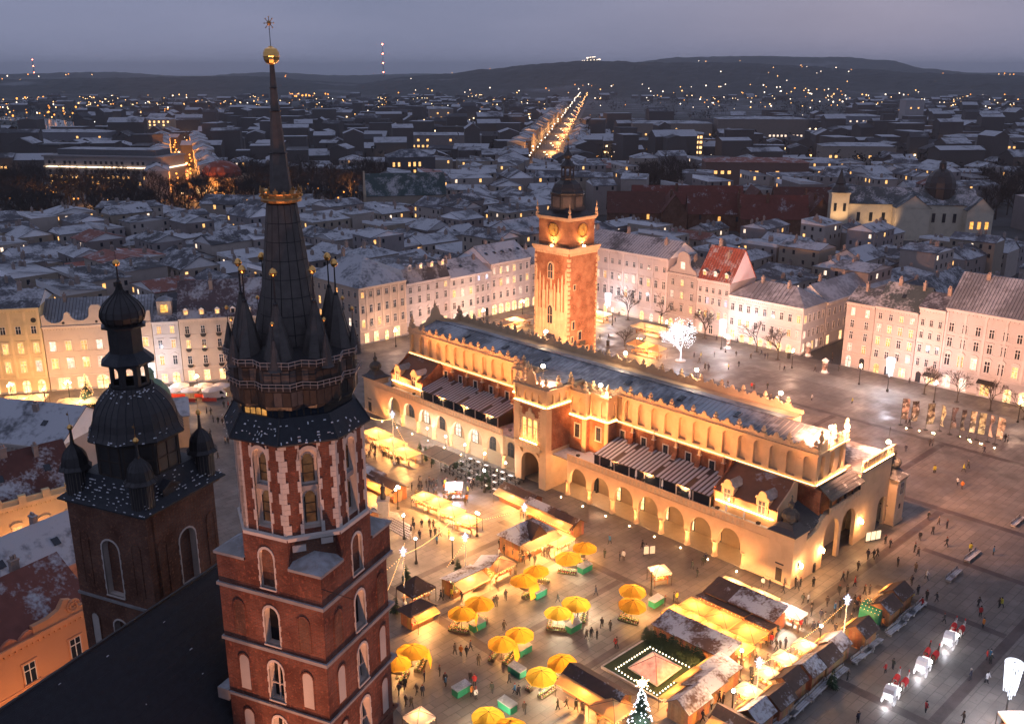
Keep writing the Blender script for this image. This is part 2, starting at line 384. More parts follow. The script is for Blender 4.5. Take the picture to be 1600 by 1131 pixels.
def strip(name, P, w, m, z=.02, label=None):
    b = MB(); n = len(P)
    for k in range(n):
        a = Vector(P[max(0,k-1)]); c = Vector(P[min(n-1,k+1)]); d = (c-a).normalized(); q = Vector((-d.y,d.x))*w/2; p = Vector(P[k])
        b.v += [(p.x+q.x,p.y+q.y,z),(p.x-q.x,p.y-q.y,z)]
    for k in range(n-1): b.f.append((2*k,2*k+1,2*k+3,2*k+2)); b.m.append(0)
    return struct(b.o(name, m), label)
AVE0, AVE1 = (25.7, 838.9), (208.2, 2853.6)
strip('avenue', [AVE0, AVE1], 30, ROADM, .03, 'straight avenue full of traffic lights running to the hills')
ST0, ST1 = (-212.5, 623.1), (-348.9, 1020.0)
strip('city_street', [ST0, ST1], 15, ROADM, .03, 'orange lit street between tall houses')
WATER = mat('river_water', (.02,.025,.035), .12, 0, var=.2, bp=.0, spec=.5)
strip('river', [(-730.2, 1152.9), (-659.7, 1220.8), (-638.3, 1310.7), (-656.1, 1447.3), (-814.7, 1679.7), (-1107.4, 1880.1)], 70, WATER, .03, 'dark river bend with lit embankment')
# ------------------------------------------------------------------ the air
hm = bpy.data.materials.new('haze_air'); hm.use_nodes = True; hn = hm.node_tree; hn.nodes.clear()
ho = hn.nodes.new('ShaderNodeOutputMaterial'); hv = hn.nodes.new('ShaderNodeVolumePrincipled')
hv.inputs['Color'].default_value = (.86,.89,.95,1); hv.inputs['Density'].default_value = 7.6e-5
hn.links.new(hv.outputs[0], ho.inputs['Volume'])
hz = MB().box(-16500,16500,-260,20500,-20,230).o('haze', hm); hz['kind'] = 'stuff'; hz['label'] = 'thin bluish evening haze over the whole city'; hz['category'] = 'haze'
# ================================================================== brick basilica with two unequal towers
ch = E('basilica', 'red brick basilica with two unequal towers, steep dark roof and tall crowned spire', 'church', CH_T, CH_RZ)
P_REFL = pane('orange_reflection_pane', ((.5,.16,.04),(.8,.34,.11)), .05)  # faint emission stands in for orange reflections on the octagon glass
JAMB = mat('pale_jamb', (.60,.52,.46), .85, var=.18, vs=2.0, bp=.03, dirt=.25)
NICHE = mat('pale_niche', (.52,.45,.40), .9, var=.12, vs=1.0, bp=.02, dirt=.3)
DARKIN = mat('dark_interior', (.006,.006,.007), .9, var=.1)
def face_xf(b, k, ang, c): b.rot(k, ang); b.v[k:] = [(x+c[0],y+c[1],z) for x,y,z in b.v[k:]]
def panel(name, c, ang, hw, ap, z0, z1, win, m, th=.6, niches=(), parent=ch, pane_m=None, point=.35, bars=False):
    """one storey of one tower face: wall with a real pointed opening, pale jambs, optional pale blind arches"""
    ww, zs, zp = win
    b = MB(); b.arch(-hw, hw, z0, z1, 0, ww, zs, zp, -ap, -ap+th, point, 0, 8, 1); face_xf(b, 0, ang, c)
    w = b.o(name, [m, JAMB], parent)
    b = MB(); b.box(-ww/2-.05, ww/2+.05, -ap+th, -ap+th+.08, zs-.1, zp+ww*.8); face_xf(b, 0, ang, c)
    b.o('window_opening', pane_m or DARKIN, w, col=(.7,.7,.7))
    # surround blocks standing proud of the brick
    b = MB(); n = int((zp-zs)/.42)
    for j in range(n):
        e = .15 if j%2 else .09; z = zs+j*(zp-zs)/n
        for s in (-1,1): b.box(min(s*ww/2,s*(ww/2+e)), max(s*ww/2,s*(ww/2+e)), -ap-.05, -ap+.1, z, z+(zp-zs)/n-.02)
    for j in range(8):
        t0, t1 = pi*j/8, pi*(j+1)/8
        def P(t, r): return (-r*cos(t), zp + r*(sin(t)**.8)*(1+point))
        a, d, e, f = P(t0,ww/2), P(t1,ww/2), P(t1,ww/2+.14), P(t0,ww/2+.14); b.ext([a,d,e,f][::-1], -ap-.05, -ap+.1)
    b.box(-ww/2-.1, ww/2+.1, -ap-.12, -ap+.1, zs-.1, zs)
    face_xf(b, 0, ang, c); b.o('window_surround', JAMB, w)
    if bars:
        b = MB(); b.box(-.05,.05,-ap+.3,-ap+.4,zs,zp+ww*.5); b.box(-ww/2,ww/2,-ap+.3,-ap+.4,(zs+zp)/2,(zs+zp)/2+.07); face_xf(b,0,ang,c); b.o('window_mullion', JAMB, w)
    for (nx, nw, na, nb, pale) in niches:
        b = MB(); pts = [(nx-nw/2,na),(nx+nw/2,na)]+[(nx+nw/2*cos(pi*q/6), nb+nw/2*1.1*sin(pi*q/6)) for q in range(7)]
        b.ext(pts, -ap-.02, -ap+.05); face_xf(b,0,ang,c); b.o('blind_niche', NICHE if pale else BRICK2, w)
        b = MB()
        for q in range(6):
            t0,t1=pi*q/6,pi*(q+1)/6
            def P(t,r): return (nx+r*cos(t), nb+r*1.1*sin(t))
            b.ext([P(t0,nw/2),P(t0,nw/2+.09),P(t1,nw/2+.09),P(t1,nw/2)], -ap-.07, -ap+.03)
        for s in (-1,1):
            b.box(min(nx+s*nw/2,nx+s*(nw/2+.09)),max(nx+s*nw/2,nx+s*(nw/2+.09)),-ap-.07,-ap+.03,na,nb)
        face_xf(b,0,ang,c); b.o('niche_edge', m, w)
    return w
def course(c, hw, z, h=.28, o=.14, m=GSTONE):
    b = MB(); ft = hw+o
    for x0,x1,y0,y1 in ((-ft,ft,-ft,-hw+.1),(-ft,ft,hw-.1,ft),(-ft,-hw+.1,-hw+.1,hw-.1),(hw-.1,ft,-hw+.1,hw-.1)):
        k = len(b.v); b.box(c[0]+x0,c[0]+x1,c[1]+y0,c[1]+y1,z,z+h)
        for q in range(k+4,k+8):
            x,y,zz = b.v[q]
    b.o('string_course', m, ch)
HW1 = 4.4; C1 = (0,0)
MB().box(-HW1,HW1,-HW1,HW1,0,22).box(-HW1+.62,HW1-.62,-HW1+.62,HW1-.62,22,47).o('tower_wall', BRICK, ch)
for z0, z1, lower in ((22,27,1),(27,31.6,1),(31.6,36.3,1),(36.3,40.9,1),(40.9,45.3,0)):
    for ang in (0, pi/2):
        nic = [(-2.75,.9,z0+.7,z1-1.5,lower),(2.75,.9,z0+.7,z1-1.5,lower)]
        panel('wall_panel', C1, ang, HW1 if ang == 0 else HW1-.61, HW1, z0, z1, (1.25, z0+.5, z1-1.75), BRICK, niches=nic, bars=bool(lower))
    MB().box(-HW1,HW1-.61,HW1-.6,HW1,z0,z1).box(-HW1,-HW1+.6,-HW1+.6,HW1-.6,z0,z1).o('tower_wall', BRICK, ch)
for z in (36.2,40.8,45.2): course(C1, HW1, z, .26 if z > 37 else .2, .14)
for z in (27,31.6): course(C1, HW1, z, .2, .08, BRICK2)
# top square storey: corner piers with stone caps, octagon rises between them
OA = 4.25; OV = OA/cos(pi/8); ow = OA*math.tan(pi/8)
for ang in (0, pi/2): panel('wall_panel', C1, ang, ow+.12, HW1, 45.3, 49.9, (1.2,45.9,48.1), BRICK)
MB().lathe([(OV-.1,45),(OV-.1,50)], 8, rot=pi/8).o('tower_wall', BRICK2, ch)
for sx, sy in ((1,-1),(-1,-1),(1,1),(-1,1)):
    b = MB(); x0, x1 = ow+.13, HW1
    b.box(min(sx*x0,sx*x1),max(sx*x0,sx*x1),min(sy*x0,sy*x1),max(sy*x0,sy*x1),45.3,47.9); p = b.o('corner_pier', BRICK, ch)
    b = MB(); e = .15; q = [(sx*(x1+e),sy*(x1+e)),(sx*(x0-.05),sy*(x1+e)),(sx*(x0-.05),sy*(x0-.05)),(sx*(x1+e),sy*(x0-.05))]
    for i in range(4):
        a, d = q[i], q[(i+1)%4]; ap_ = (sx*(x0-.1), sy*(x0-.1), 49.3)
        if i in (0,3): b.face([(*a,47.9),(*d,47.9),ap_]); b.face([(*a,47.7),(*d,47.7),(*d,47.9),(*a,47.9)])
    b.face([(*q[1],47.9),(*q[2],47.9),ap_]); b.face([(*q[2],47.9),(*q[3],47.9),ap_]); b.face([(*v_,47.7) for v_ in q])
    b.o('stone_cap', GSTONE, p)
    for kx, ky, ww in ((1.0,1,.5),) if sy < 0 and sx > 0 else ():
        pass
b = MB(); b.lathe([(OV,49.7),(OV+.17,49.75),(OV+.17,50),(OV,50.12)], 8, rot=pi/8); b.o('string_course', JAMB, ch)
for a, d, z in ((-1.0,.9,48.9),(.9,.8,49.2)):
    b = MB(); b.box(a-d/2,a+d/2,-OA-.06,-OA+.1,z,z+.45); b.rot(0, pi/4); b.o('stone_patch', JAMB, ch)
for k in range(8):
    ang = k*pi/4; vis = k in (0,1,2,7)
    if vis:
        b = MB(); b.arch(-ow, ow, 50, 56.9, 0, 1.15, 50.5, 55.5, -OA, -OA+.5, .25, 0, 8, 1); b.rot(0, ang); w = b.o('octagon_panel', [BRICK, JAMB], ch)
        MB().box(-.6,.6,-OA+.5,-OA+.56,50.4,56.7).rot(0,ang).o('blind_back', JAMB, w)
        for (a0,a1) in ((50.75,52.9),(53.75,55.6)):
            b = MB(); b.ext([(-.34,a0),(.34,a0)]+[(.34*cos(pi*q/6),a1-.3+.42*sin(pi*q/6)) for q in range(7)], -OA+.44, -OA+.52); b.rot(0,ang)
            pn = b.o('pane', P_REFL, w, col=(1,1,1) if k in (0,1) else (.5,.5,.5))
            b = MB()
            for zz in (.33,.66): b.box(-.36,.36,-OA+.4,-OA+.46,a0+(a1-a0)*zz-.03,a0+(a1-a0)*zz+.03)
            for s in (-1,1): b.box(s*.36-.04,s*.36+.04,-OA+.4,-OA+.46,a0,a1-.25)
            b.rot(0,ang); b.o('window_bar', FIN, w)
        b = MB(); b.box(-.55,.55,-OA+.15,-OA+.5,53.2,53.55); b.rot(0,ang); b.o('window_sill', GSTONE, w)
        rows = 17; dz = (56.75-50.15)/rows
        qa = MB().box(.575,.68,-OA-.06,-OA+.1,0,dz-.02).mesh('quoin',[JAMB]); qb = MB().box(.575,.82,-OA-.06,-OA+.1,0,dz-.02).mesh('quoin',[JAMB])
        qc = MB().box(-.68,-.575,-OA-.06,-OA+.1,0,dz-.02).mesh('quoin',[JAMB]); qd = MB().box(-.82,-.575,-OA-.06,-OA+.1,0,dz-.02).mesh('quoin',[JAMB])
        for j in range(rows):
            put((qa,qb)[(j//2+k)%2], 'quoin', w, (0,0,50.15+j*dz), ang); put((qc,qd)[(j//2+k)%2], 'quoin', w, (0,0,50.15+j*dz), ang)
        b = MB()
        for q in range(8):
            def P(t,r): return (-r*cos(t), 55.5+r*(sin(t)**.8)*1.25)
            t0,t1=pi*q/8,pi*(q+1)/8; b.ext([P(t0,.575),P(t0,.78),P(t1,.78),P(t1,.575)], -OA-.06, -OA+.1)
        b.rot(0,ang); b.o('arch_stone', JAMB, w)
        for j in range(rows):                   # corner strip of quoins to the right of the face
            e = (.2,.36)[(j//2)%2]; f = (.36,.2)[(j//2)%2]
            b = MB(); b.box(ow-e,ow+.03,-OA-.055,-OA+.1,50.15+j*dz,50.15+(j+1)*dz-.02); b.rot(0,ang); kk=len(b.v)
            b.box(-ow-.03,-ow+f,-OA-.055,-OA+.1,50.15+j*dz,50.15+(j+1)*dz-.02); b.rot(kk,ang+pi/4); b.o('quoin', JAMB, w)
        if k == 0:
            for j in range(rows):
                e = (.2,.36)[(j//2)%2]; b = MB(); b.box(-ow-.03,-ow+e,-OA-.055,-OA+.1,50.15+j*dz,50.15+(j+1)*dz-.02); b.rot(0,ang); b.o('quoin', JAMB, w)
    else: MB().box(-ow,ow,-OA,-OA+.5,50,56.9).rot(0,ang).o('octagon_wall', BRICK, ch)
MB().lathe([(OV-.6,50),(OV-.6,57)], 8, rot=pi/8).o('octagon_core', BRICK2, ch)
def slate_skirt(prof, n, rot, c, name, m=SLATE, par=ch):
    return MB().lathe(prof, n, c, 0, rot).o(name, m, par)
sk = slate_skirt([(4.85,56.65),(5.12,56.75),(5.13,56.86),(4.75,57.5),(4.2,58.4)], 8, pi/8, C1, 'skirt_roof')
def snow_flecks(name, par, fn, n, seed, sz=(.05,.18)):
    r = random.Random(seed); b = MB()
    for _ in range(n):
        p, d, up = fn(r)                       # point, tangent, slope direction
        l = r.uniform(*sz); w_ = r.uniform(.02,.05); k = Vector(p); t = Vector(d).normalized()*l; q = Vector(up).normalized()*w_
        nrm = t.cross(q).normalized(); nrm = nrm if nrm.z > 0 else -nrm; k = k + nrm*.025
        b.face([k-t-q,k+t-q,k+t*.8+q,k-t*.7+q]); b.face([k-t-q-nrm*.03,k-t-q,k+t-q,k+t-q-nrm*.03])
    o = b.o(name, SNOW, par); o['kind'] = 'stuff'; return o
def skf(r):
    k = r.choice((7,0,0,1,1,2)); ang = k*pi/4; t = r.random()**1.7
    ap = 4.9-.75*t if True else 0; x = r.uniform(-1,1)*ap*.41; z = 56.95+1.25*t
    ca_, sa_ = cos(ang), sin(ang); P = lambda x,y,z: (x*ca_-y*sa_, x*sa_+y*ca_, z)
    v = r.random() < .35
    return P(x,-ap-.02,z), (P(1,0,0) if not v else P(0,.8,1)), (P(0,.8,1) if not v else P(1,0,0))
snow_flecks('snow_fleck', sk, skf, 70, 5, (.04,.12))
for k in range(8):                              # raised hips of the skirt
    a = k*pi/4+pi/8; MB().tube((5.13*cos(a),5.13*sin(a),56.88),(4.2*cos(a),4.2*sin(a),58.42),.06,.06,5).o('hip_ridge', DARKCU, sk)
# watch room under the gallery, lit from inside
MB().lathe([(3.95,58),(3.95,59.1)], 8, rot=pi/8).o('watch_room', WOODK, ch)
for k, lit in ((0,1),(1,0),(7,1)):
    ap = 3.95*cos(pi/8)
    for j in range(6):
        x = -1.15+j*.46
        b = MB(); b.ext([(x-.17,58.35),(x+.17,58.35),(x+.17,58.75)]+[(x+.17*cos(pi*q/4),58.75+.17*sin(pi*q/4)) for q in range(1,4)]+[(x-.17,58.75)], -ap-.04, -ap+.02); b.rot(0,k*pi/4)
        b.o('pane', P_WARM if lit and j < 4 else P_DARK, ch, col=(.35,.3,.2))
# jettied timber gallery, a bastion at each corner
def star(r1, r2, da=.2):
    P = []
    for k in range(8):
        a = k*pi/4+pi/8
        P += [(r1*cos(a-da),r1*sin(a-da)),(r1*cos(a+da),r1*sin(a+da)),(r2*cos(a+pi/8),r2*sin(a+pi/8))]
    return P
P1 = star(4.5,4.0,.2); P0 = star(4.3,3.85,.2)
def loft(rings, m, name, par=ch):
    b = MB(); n = len(rings[0][0])
    for P, z in rings: b.v += [(x,y,z) for x,y in P]
    for j in range(len(rings)-1):
        for k in range(n): b.f.append((j*n+k,j*n+(k+1)%n,(j+1)*n+(k+1)%n,(j+1)*n+k)); b.m.append(0)
    b.f.append(tuple(n-1-k for k in range(n))); b.m.append(0); b.f.append(tuple((len(rings)-1)*n+k for k in range(n))); b.m.append(0)
    return b.o(name, m, par)
gal = loft([(star(4.2,3.85),58.95),(P0,59.2),(P0,60.25),(P1,60.35),(P1,60.5),(P0,60.55),(P0,61.7),(P1,61.8),(P1,61.95),(star(4.1,3.7),62.15),(star(2.4,2.3),62.7)], DARKCU, 'gallery')
for z, Q in ((60.5,star(4.6,4.1)),(61.95,star(4.6,4.1))):
    n = len(Q)
    for k in range(n):
        x0,y0 = Q[k]; x1,y1 = Q[(k+1)%n]
        if min(y0,y1) > 3.2: continue
        b = MB(); b.tube((x0,y0,z+.12),(x1,y1,z+.12),.028,.028,4).tube((x0,y0,z+.34),(x1,y1,z+.34),.028,.028,4)
        L_ = sqrt((x1-x0)**2+(y1-y0)**2); m_ = max(1,int(L_/.42))
        for j in range(m_): t = j/m_; b.tube((x0+(x1-x0)*t,y0+(y1-y0)*t,z-.12),(x0+(x1-x0)*t,y0+(y1-y0)*t,z+.38),.022,.022,4)
        b.o('snow_rail', GSTONE, gal)
# vertical cladding boards of the gallery
for k in range(len(P0)):
    x0,y0 = P0[k]; x1,y1 = P0[(k+1)%len(P0)]
    if min(y0,y1) > 3: continue
    L_ = sqrt((x1-x0)**2+(y1-y0)**2); m_ = max(2,int(L_/.5)); nx,ny = (y1-y0)/L_,-(x1-x0)/L_
    for z0,z1 in ((59.25,60.2),(60.6,61.65)):
        for j in range(m_):
            t0,t1 = (j+.06)/m_,(j+.94)/m_; q = R.uniform(.015,.045); b = MB()
            p = [(x0+(x1-x0)*t,y0+(y1-y0)*t) for t in (t0,t1)]; b.poly([p[0],p[1],(p[1][0]+nx*q,p[1][1]+ny*q),(p[0][0]+nx*q,p[0][1]+ny*q)][::-1],z0,z1); b.o('cladding_board', PLATE if R.random()<.5 else WOODK, gal)
def stepped(r0, r1, z0, z1, n, rot, c, step=.03, m=0, b=None, sides=8):
    b = b or MB(); pr = []
    for j in range(n):
        a = r0+(r1-r0)*j/n; d = r0+(r1-r0)*(j+1)/n; pr += [(a+step,z0+(z1-z0)*j/n),(d+step*.6,z0+(z1-z0)*(j+1)/n-.01)]
    pr.append((r1,z1)); return b.lathe(pr, sides, c, m, rot)
turret_me = stepped(1.0,.10,0,3.7,7,pi/8,(0,0)).lathe([(1.15,-.25),(1.0,-.05),(.92,.08)],8,(0,0),0,pi/8)
for j in range(8):
    a = j*pi/4+pi/8; turret_me.tube((1.05*cos(a),1.05*sin(a),0),(.12*cos(a),.12*sin(a),3.7),.03,.02,4)
turret_me = turret_me.mesh('corner_turret',[PLATE])
needle_me = MB().lathe([(.15,3.6),(.16,3.75),(.06,3.85),(.045,5.55)],6).mesh('needle',[DARKCU])
ball_me = MB().lathe([(.05,5.5),(.16,5.55),(.235,5.72),(.235,5.82),(.16,5.98),(.04,6.06)],10).lathe([(.26,5.74),(.27,5.77),(.26,5.8)],10).mesh('gilded_ball',[GOLD],True)
for k in range(8):
    a = k*pi/4+pi/8
    for r_, s, zz in ((3.2,1.0,62.1),(4.25,.46,61.8)):
        t = put(turret_me,'corner_turret',ch,(r_*cos(a),r_*sin(a),zz),a,sc=(s,s,s if s==1 else .52)); put(needle_me,'needle',t); put(ball_me,'gilded_ball',t, sc=(1,1,1) if s==1 else (1.15,1.15,1))
# great spire of lead plates
SPI = [(2.3,62.4),(2.1,63.4),(1.92,64.6),(1.74,65.8),(1.58,67.0),(1.42,68.2),(1.27,69.4),(1.12,70.6),(.98,71.8)]
sp = MB().lathe([(r-.03,z) for r,z in SPI]+[(.7,72)],16).o('spire', SEAM, ch)
for j in range(8):
    (ra,za),(rb,zb) = SPI[j],SPI[j+1]
    for k in range(16):
        if .35 < (k+.5)/16 < -1: continue
        t0,t1 = 2*pi*(k+.04)/16,2*pi*(k+.96)/16; o_ = R.uniform(.012,.03); sh = R.uniform(-.25,.25)*(k%2)
        A = [(ra*cos(t0),ra*sin(t0),za+.03),(ra*cos(t1),ra*sin(t1),za+.03),(rb*cos(t1),rb*sin(t1),zb-.02),(rb*cos(t0),rb*sin(t0),zb-.02)]
        f = lambda p,q: (p[0]*(1+q/ra),p[1]*(1+q/ra),p[2])
        B_ = [f(p,o_) for p in A]; b = MB(); b.face(B_)
        for i in range(4): b.face([A[i],A[(i+1)%4],B_[(i+1)%4],B_[i]])
        b.o('lead_plate', PLATE, sp)
b = MB(); stepped(.74,.52,72.2,75.0,4,0,(0,0),.02,0,b); stepped(.48,.30,75.0,77.6,3,0,(0,0),.02,0,b); stepped(.27,.13,77.6,80.5,4,0,(0,0),.012,0,b); b.o('spire_tip', PLATE, ch)
b = MB()
for z, r_ in ((75.0,.56),(77.6,.34),(79.0,.22)): b.lathe([(r_*.9,z-.06),(r_+.03,z-.03),(r_+.03,z+.03),(r_*.85,z+.06)],8)
b.o('spire_ring', DARKCU, ch)
GOLDD = mat('aged_gilding', (.42,.24,.10), .45, .9, var=.4, vs=3, bp=.03)
cr_ = MB().lathe([(.95,71.85),(1.28,71.95),(1.33,72.08),(1.27,72.2),(1.30,72.42),(1.36,72.5),(.8,72.5)],16).o('crown', GOLDD, ch)
for k in range(16):
    a = 2*pi*k/16; c_, s_ = cos(a),sin(a); b = MB(); h = .42 if k%2 else .26
    b.ext([(-.13,72.5),(.13,72.5),(.17,72.5+h*.55),(.05,72.5+h*.6),(0,72.5+h),(-.05,72.5+h*.6),(-.17,72.5+h*.55)],-1.36,-1.30); b.rot(0,a); b.o('crown_fleuron', GOLDD, cr_)
    b = MB().lathe([(.02,-.07),(.07,-.03),(.07,.03),(.02,.07)],6); b.o('crown_boss', GOLD, cr_, (1.35*c_,1.35*s_,72.32))
MB().lathe([(.12,72.6),(.16,72.66),(.16,72.78),(.1,72.86)],8,(-.15,-1.28)).o('gilded_ball', GOLD, cr_)
b = MB().lathe([(.14,80.4),(.36,80.5),(.47,80.68),(.50,80.9),(.49,81.12),(.38,81.34),(.16,81.44),(.1,81.5)],10).lathe([(.5,80.86),(.53,80.9),(.5,80.94)],10); b.o('great_gilded_ball', GOLD, ch)
b = MB().tube((0,0,81.4),(0,0,82.5),.025,.02,5); b.o('vane_rod', DARKCU, ch)
b = MB()
for k in range(8):
    a = 2*pi*k/8; b.tube((0,0,82.85),(.36*cos(a),0,82.85+.36*sin(a)),.035,.015,4); b.lathe([(.01,-.05),(.05,0),(.01,.05)],5,(0,0)); 
    n_ = 15; b.v[-n_:] = [(x+.36*cos(a),y,z+82.85+.36*sin(a)) for x,y,z in b.v[-n_:]]
b.lathe([(.03,82.7),(.13,82.8),(.13,82.9),(.03,83.0)],8); b.o('star_vane', GOLDD, ch)
# ------------------------------------------------------------------ lower tower with its bulbous helmet
C2 = (-21.0,5.4); HW2 = 4.35; K2 = .93
MB().box(C2[0]-HW2,C2[0]+HW2,C2[1]-HW2,C2[1]+HW2,0,24.5).box(C2[0]-HW2+.62,C2[0]+HW2-.62,C2[1]-HW2+.62,C2[1]+HW2-.62,24.5,45.6).o('tower_wall', BRICK2, ch)
for z0,z1,ww in ((24.5,29.7,1.3),(29.7,36.6,1.5),(36.6,45.4,1.9)):
    for ang in (0,pi/2):
        nic = [(-2.9,.85,z0+(1.2 if z1>44 else .6),z1-(3.2 if z1>44 else 2.2),z1<37),(2.9,.85,z0+(1.2 if z1>44 else .6),z1-(3.2 if z1>44 else 2.2),z1<37)]
        panel('wall_panel', C2, ang, HW2 if ang==0 else HW2-.61, HW2, z0, z1, (ww,z0+(.6 if z1>44 else 1.0),z1-(4.0 if z1>44 else 2.6)), BRICK2, niches=nic, th=.8, point=.1)
    MB().box(C2[0]-HW2,C2[0]+HW2-.61,C2[1]+HW2-.6,C2[1]+HW2,z0,z1).box(C2[0]-HW2,C2[0]-HW2+.6,C2[1]-HW2+.6,C2[1]+HW2-.6,z0,z1).o('tower_wall', BRICK2, ch)
for z in (29.7,36.5): course(C2, HW2, z, .24, .12)
course(C2, HW2, 45.2, .3, .1, BRICK2)
def at2(b): b.v[:] = [(x*K2+C2[0],y*K2+C2[1],45.55+(z-46.5)*K2) for x,y,z in b.v]; return b
q2 = sqrt(2)
hr = at2(MB().lathe([(4.98*q2,46.35),(5.22*q2,46.5),(5.22*q2,46.62),(4.1*q2,47.5),(3.9*q2*.92,48.9)],4,rot=pi/4)).o('helmet_skirt', SLATE, ch)
def skf2(r):
    k = r.choice((0,0,1)); ang = k*pi/2; t = r.random(); j = round(t*9)/9; ap = 4.8-1.4*j; z = 45.75+1.8*j**1.05
    x = r.uniform(-1,1)*ap; ca_,sa_ = cos(ang),sin(ang); P = lambda x,y,z: (C2[0]*0+x*ca_-y*sa_, x*sa_+y*ca_, z)
    p = P(x,-ap,z); return (p[0]+C2[0],p[1]+C2[1],p[2]+.03), P(1,0,0), P(0,.7,.7)
snow_flecks('snow_fleck', hr, skf2, 170, 9, (.06,.14))
dr = at2(MB().lathe([(3.75,48.2),(3.75,52.2),(3.95,52.35)],8,rot=pi/8)).o('helmet_drum', DARKCU, ch)
for k in range(8):
    a = k*pi/4; ap = 3.75*cos(pi/8)
    b = MB(); b.box(-1.3,1.3,-ap-.06,-ap,48.9,49.05).box(-1.3,1.3,-ap-.06,-ap,51.7,51.85).box(-1.3,-1.15,-ap-.06,-ap,49.05,51.7).box(1.15,1.3,-ap-.06,-ap,49.05,51.7).box(-.08,.08,-ap-.05,-ap,49.05,51.7).box(-1.15,1.15,-ap-.05,-ap,50.3,50.42)
    b.rot(0,a); at2(b).o('timber_frame', WOODK, dr)
DOME = [(4.35,52.1),(4.42,52.25),(4.15,52.6),(3.95,53.1),(3.8,53.8),(3.55,54.5),(3.1,55.2),(2.55,55.8),(2.1,56.2),(1.95,56.6)]
dm = at2(MB().lathe(DOME,8,rot=pi/8)).o('bell_dome', DARKCU, ch)
for k in range(32):                                    # standing seams of the dome
    a = k*pi/16; f = cos(pi/8)/cos(((k*pi/16+pi/8)%(pi/4))-pi/8); b = MB()
    pts = [(r_*f*cos(a),r_*f*sin(a),z) for r_,z in DOME[1:]]
    for p,q in zip(pts,pts[1:]): b.tube(p,q,.035,.035,4,cap=False)
    at2(b).o('dome_seam', SLATE, dm)
def skf3(r):
    a = r.uniform(-pi*1.1,.35); j = r.choice((0,0,0,1,5,6,6,7,7)); r_,z = DOME[j+1]; r2,z2 = DOME[j+2]; t = r.random(); r_ += (r2-r_)*t; z += (z2-z)*t
    f = cos(pi/8)/cos(((a+pi/8)%(pi/4))-pi/8)
    p = (r_*f*cos(a)*1.01*K2+C2[0],r_*f*sin(a)*1.01*K2+C2[1],45.57+(z-46.5)*K2); return p, (-sin(a),cos(a),0), (-cos(a)*.5,-sin(a)*.5,.8)
snow_flecks('snow_fleck', dm, skf3, 80, 12, (.05,.13))
def lantern(r_, z0, z1, holes, lit):
    b = MB()
    for k in range(8):
        a = k*pi/4; ap = r_*cos(pi/8); w_ = r_*sin(pi/8); kk = len(b.v)
        b.arch(-w_,w_,z0,z1,0,w_*.95,z0+.3,z1-.75,-ap,-ap+.12,0,0,5); b.rot(kk,a)
    b.lathe([(r_+.12,z0-.1),(r_+.12,z0)],8,rot=pi/8); return at2(b).o('helmet_lantern', DARKCU, ch)
lantern(1.75,56.6,58.9,1,1)
at2(MB().lathe([(1.5,58.8),(2.35,58.75),(2.4,58.9),(1.75,59.5),(1.5,59.75)],8,rot=pi/8)).o('lantern_roof', SLATE, ch)
at2(MB().lathe([(1.5,59.7),(1.5,61.9),(1.95,62.0),(1.98,62.15),(1.55,62.3)],8,rot=pi/8)).o('upper_lantern', DARKCU, ch)
ON = [(1.45,62.2),(1.75,62.55),(1.88,63.0),(1.8,63.5),(1.5,64.05),(1.0,64.55),(.5,64.95),(.28,65.3),(.2,65.8)]
on = at2(MB().lathe(ON,16)).o('onion_cap', DARKCU, ch)
for k in range(16):
    a = k*pi/8; b = MB(); pts = [(r_*1.01*cos(a),r_*1.01*sin(a),z) for r_,z in ON]
    for p,q in zip(pts,pts[1:]): b.tube(p,q,.045,.045,4,cap=False)
    at2(b).o('onion_rib', SEAM, on)
at2(MB().lathe([(.2,65.7),(.24,66.0),(.09,66.2),(.05,67.4)],8)).o('needle', DARKCU, ch)
at2(MB().lathe([(.06,67.35),(.22,67.42),(.31,67.6),(.31,67.7),(.22,67.86),(.05,67.95)],12)).o('gilded_ball', GOLD, ch)
at2(MB().tube((0,0,67.9),(0,0,68.7),.02,.015,4).box(-.15,.15,-.01,.01,68.3,68.34)).o('vane_rod', DARKCU, ch)
ct_b = MB().lathe([(1.05,-1.0),(1.05,1.5)],8,rot=pi/8).mesh('turret_body',[DARKCU])
CT = [(1.42,1.45),(1.48,1.55),(1.18,1.85),(1.14,2.2),(1.05,2.7),(.8,3.15),(.45,3.5),(.22,3.75),(.16,4.2),(.1,5.3)]
ct_d = MB().lathe(CT,8,rot=pi/8)
for k in range(16):
    a = k*pi/8; f = 1 if k%2 else cos(pi/8); pts = [(r_*f*cos(a)*1.01,r_*f*sin(a)*1.01,z) for r_,z in CT[1:8]]
    for p,q in zip(pts,pts[1:]): ct_d.tube(p,q,.025,.025,4,cap=False)
ct_d = ct_d.mesh('turret_dome',[DARKCU]); ct_p = MB()
for k in range(8):
    a = k*pi/4; ap = 1.05*cos(pi/8); kk = len(ct_p.v); ct_p.box(-.04,.04,-ap-.03,-ap,-1,1.5).box(-.32,-.26,-ap-.03,-ap,-1,1.5).box(.26,.32,-ap-.03,-ap,-1,1.5); ct_p.rot(kk,a)
ct_p = ct_p.mesh('turret_batten',[PLATE])
for sx, sy in ((1,-1),(-1,-1),(1,1),(-1,1)):
    t = put(ct_b,'corner_turret',ch,(C2[0]+sx*3.6,C2[1]+sy*3.6,46.75),sc=(K2,K2,K2)); put(ct_d,'turret_dome',t); put(ct_p,'turret_batten',t)
    put(ball_me,'gilded_ball',t,(0,0,-.4)); put(MB().tube((0,0,5.6),(0,0,6.9),.015,.012,4).box(-.22,.02,-.008,.008,6.5,6.7).mesh('turret_vane',[GOLDD]),'turret_vane',t)
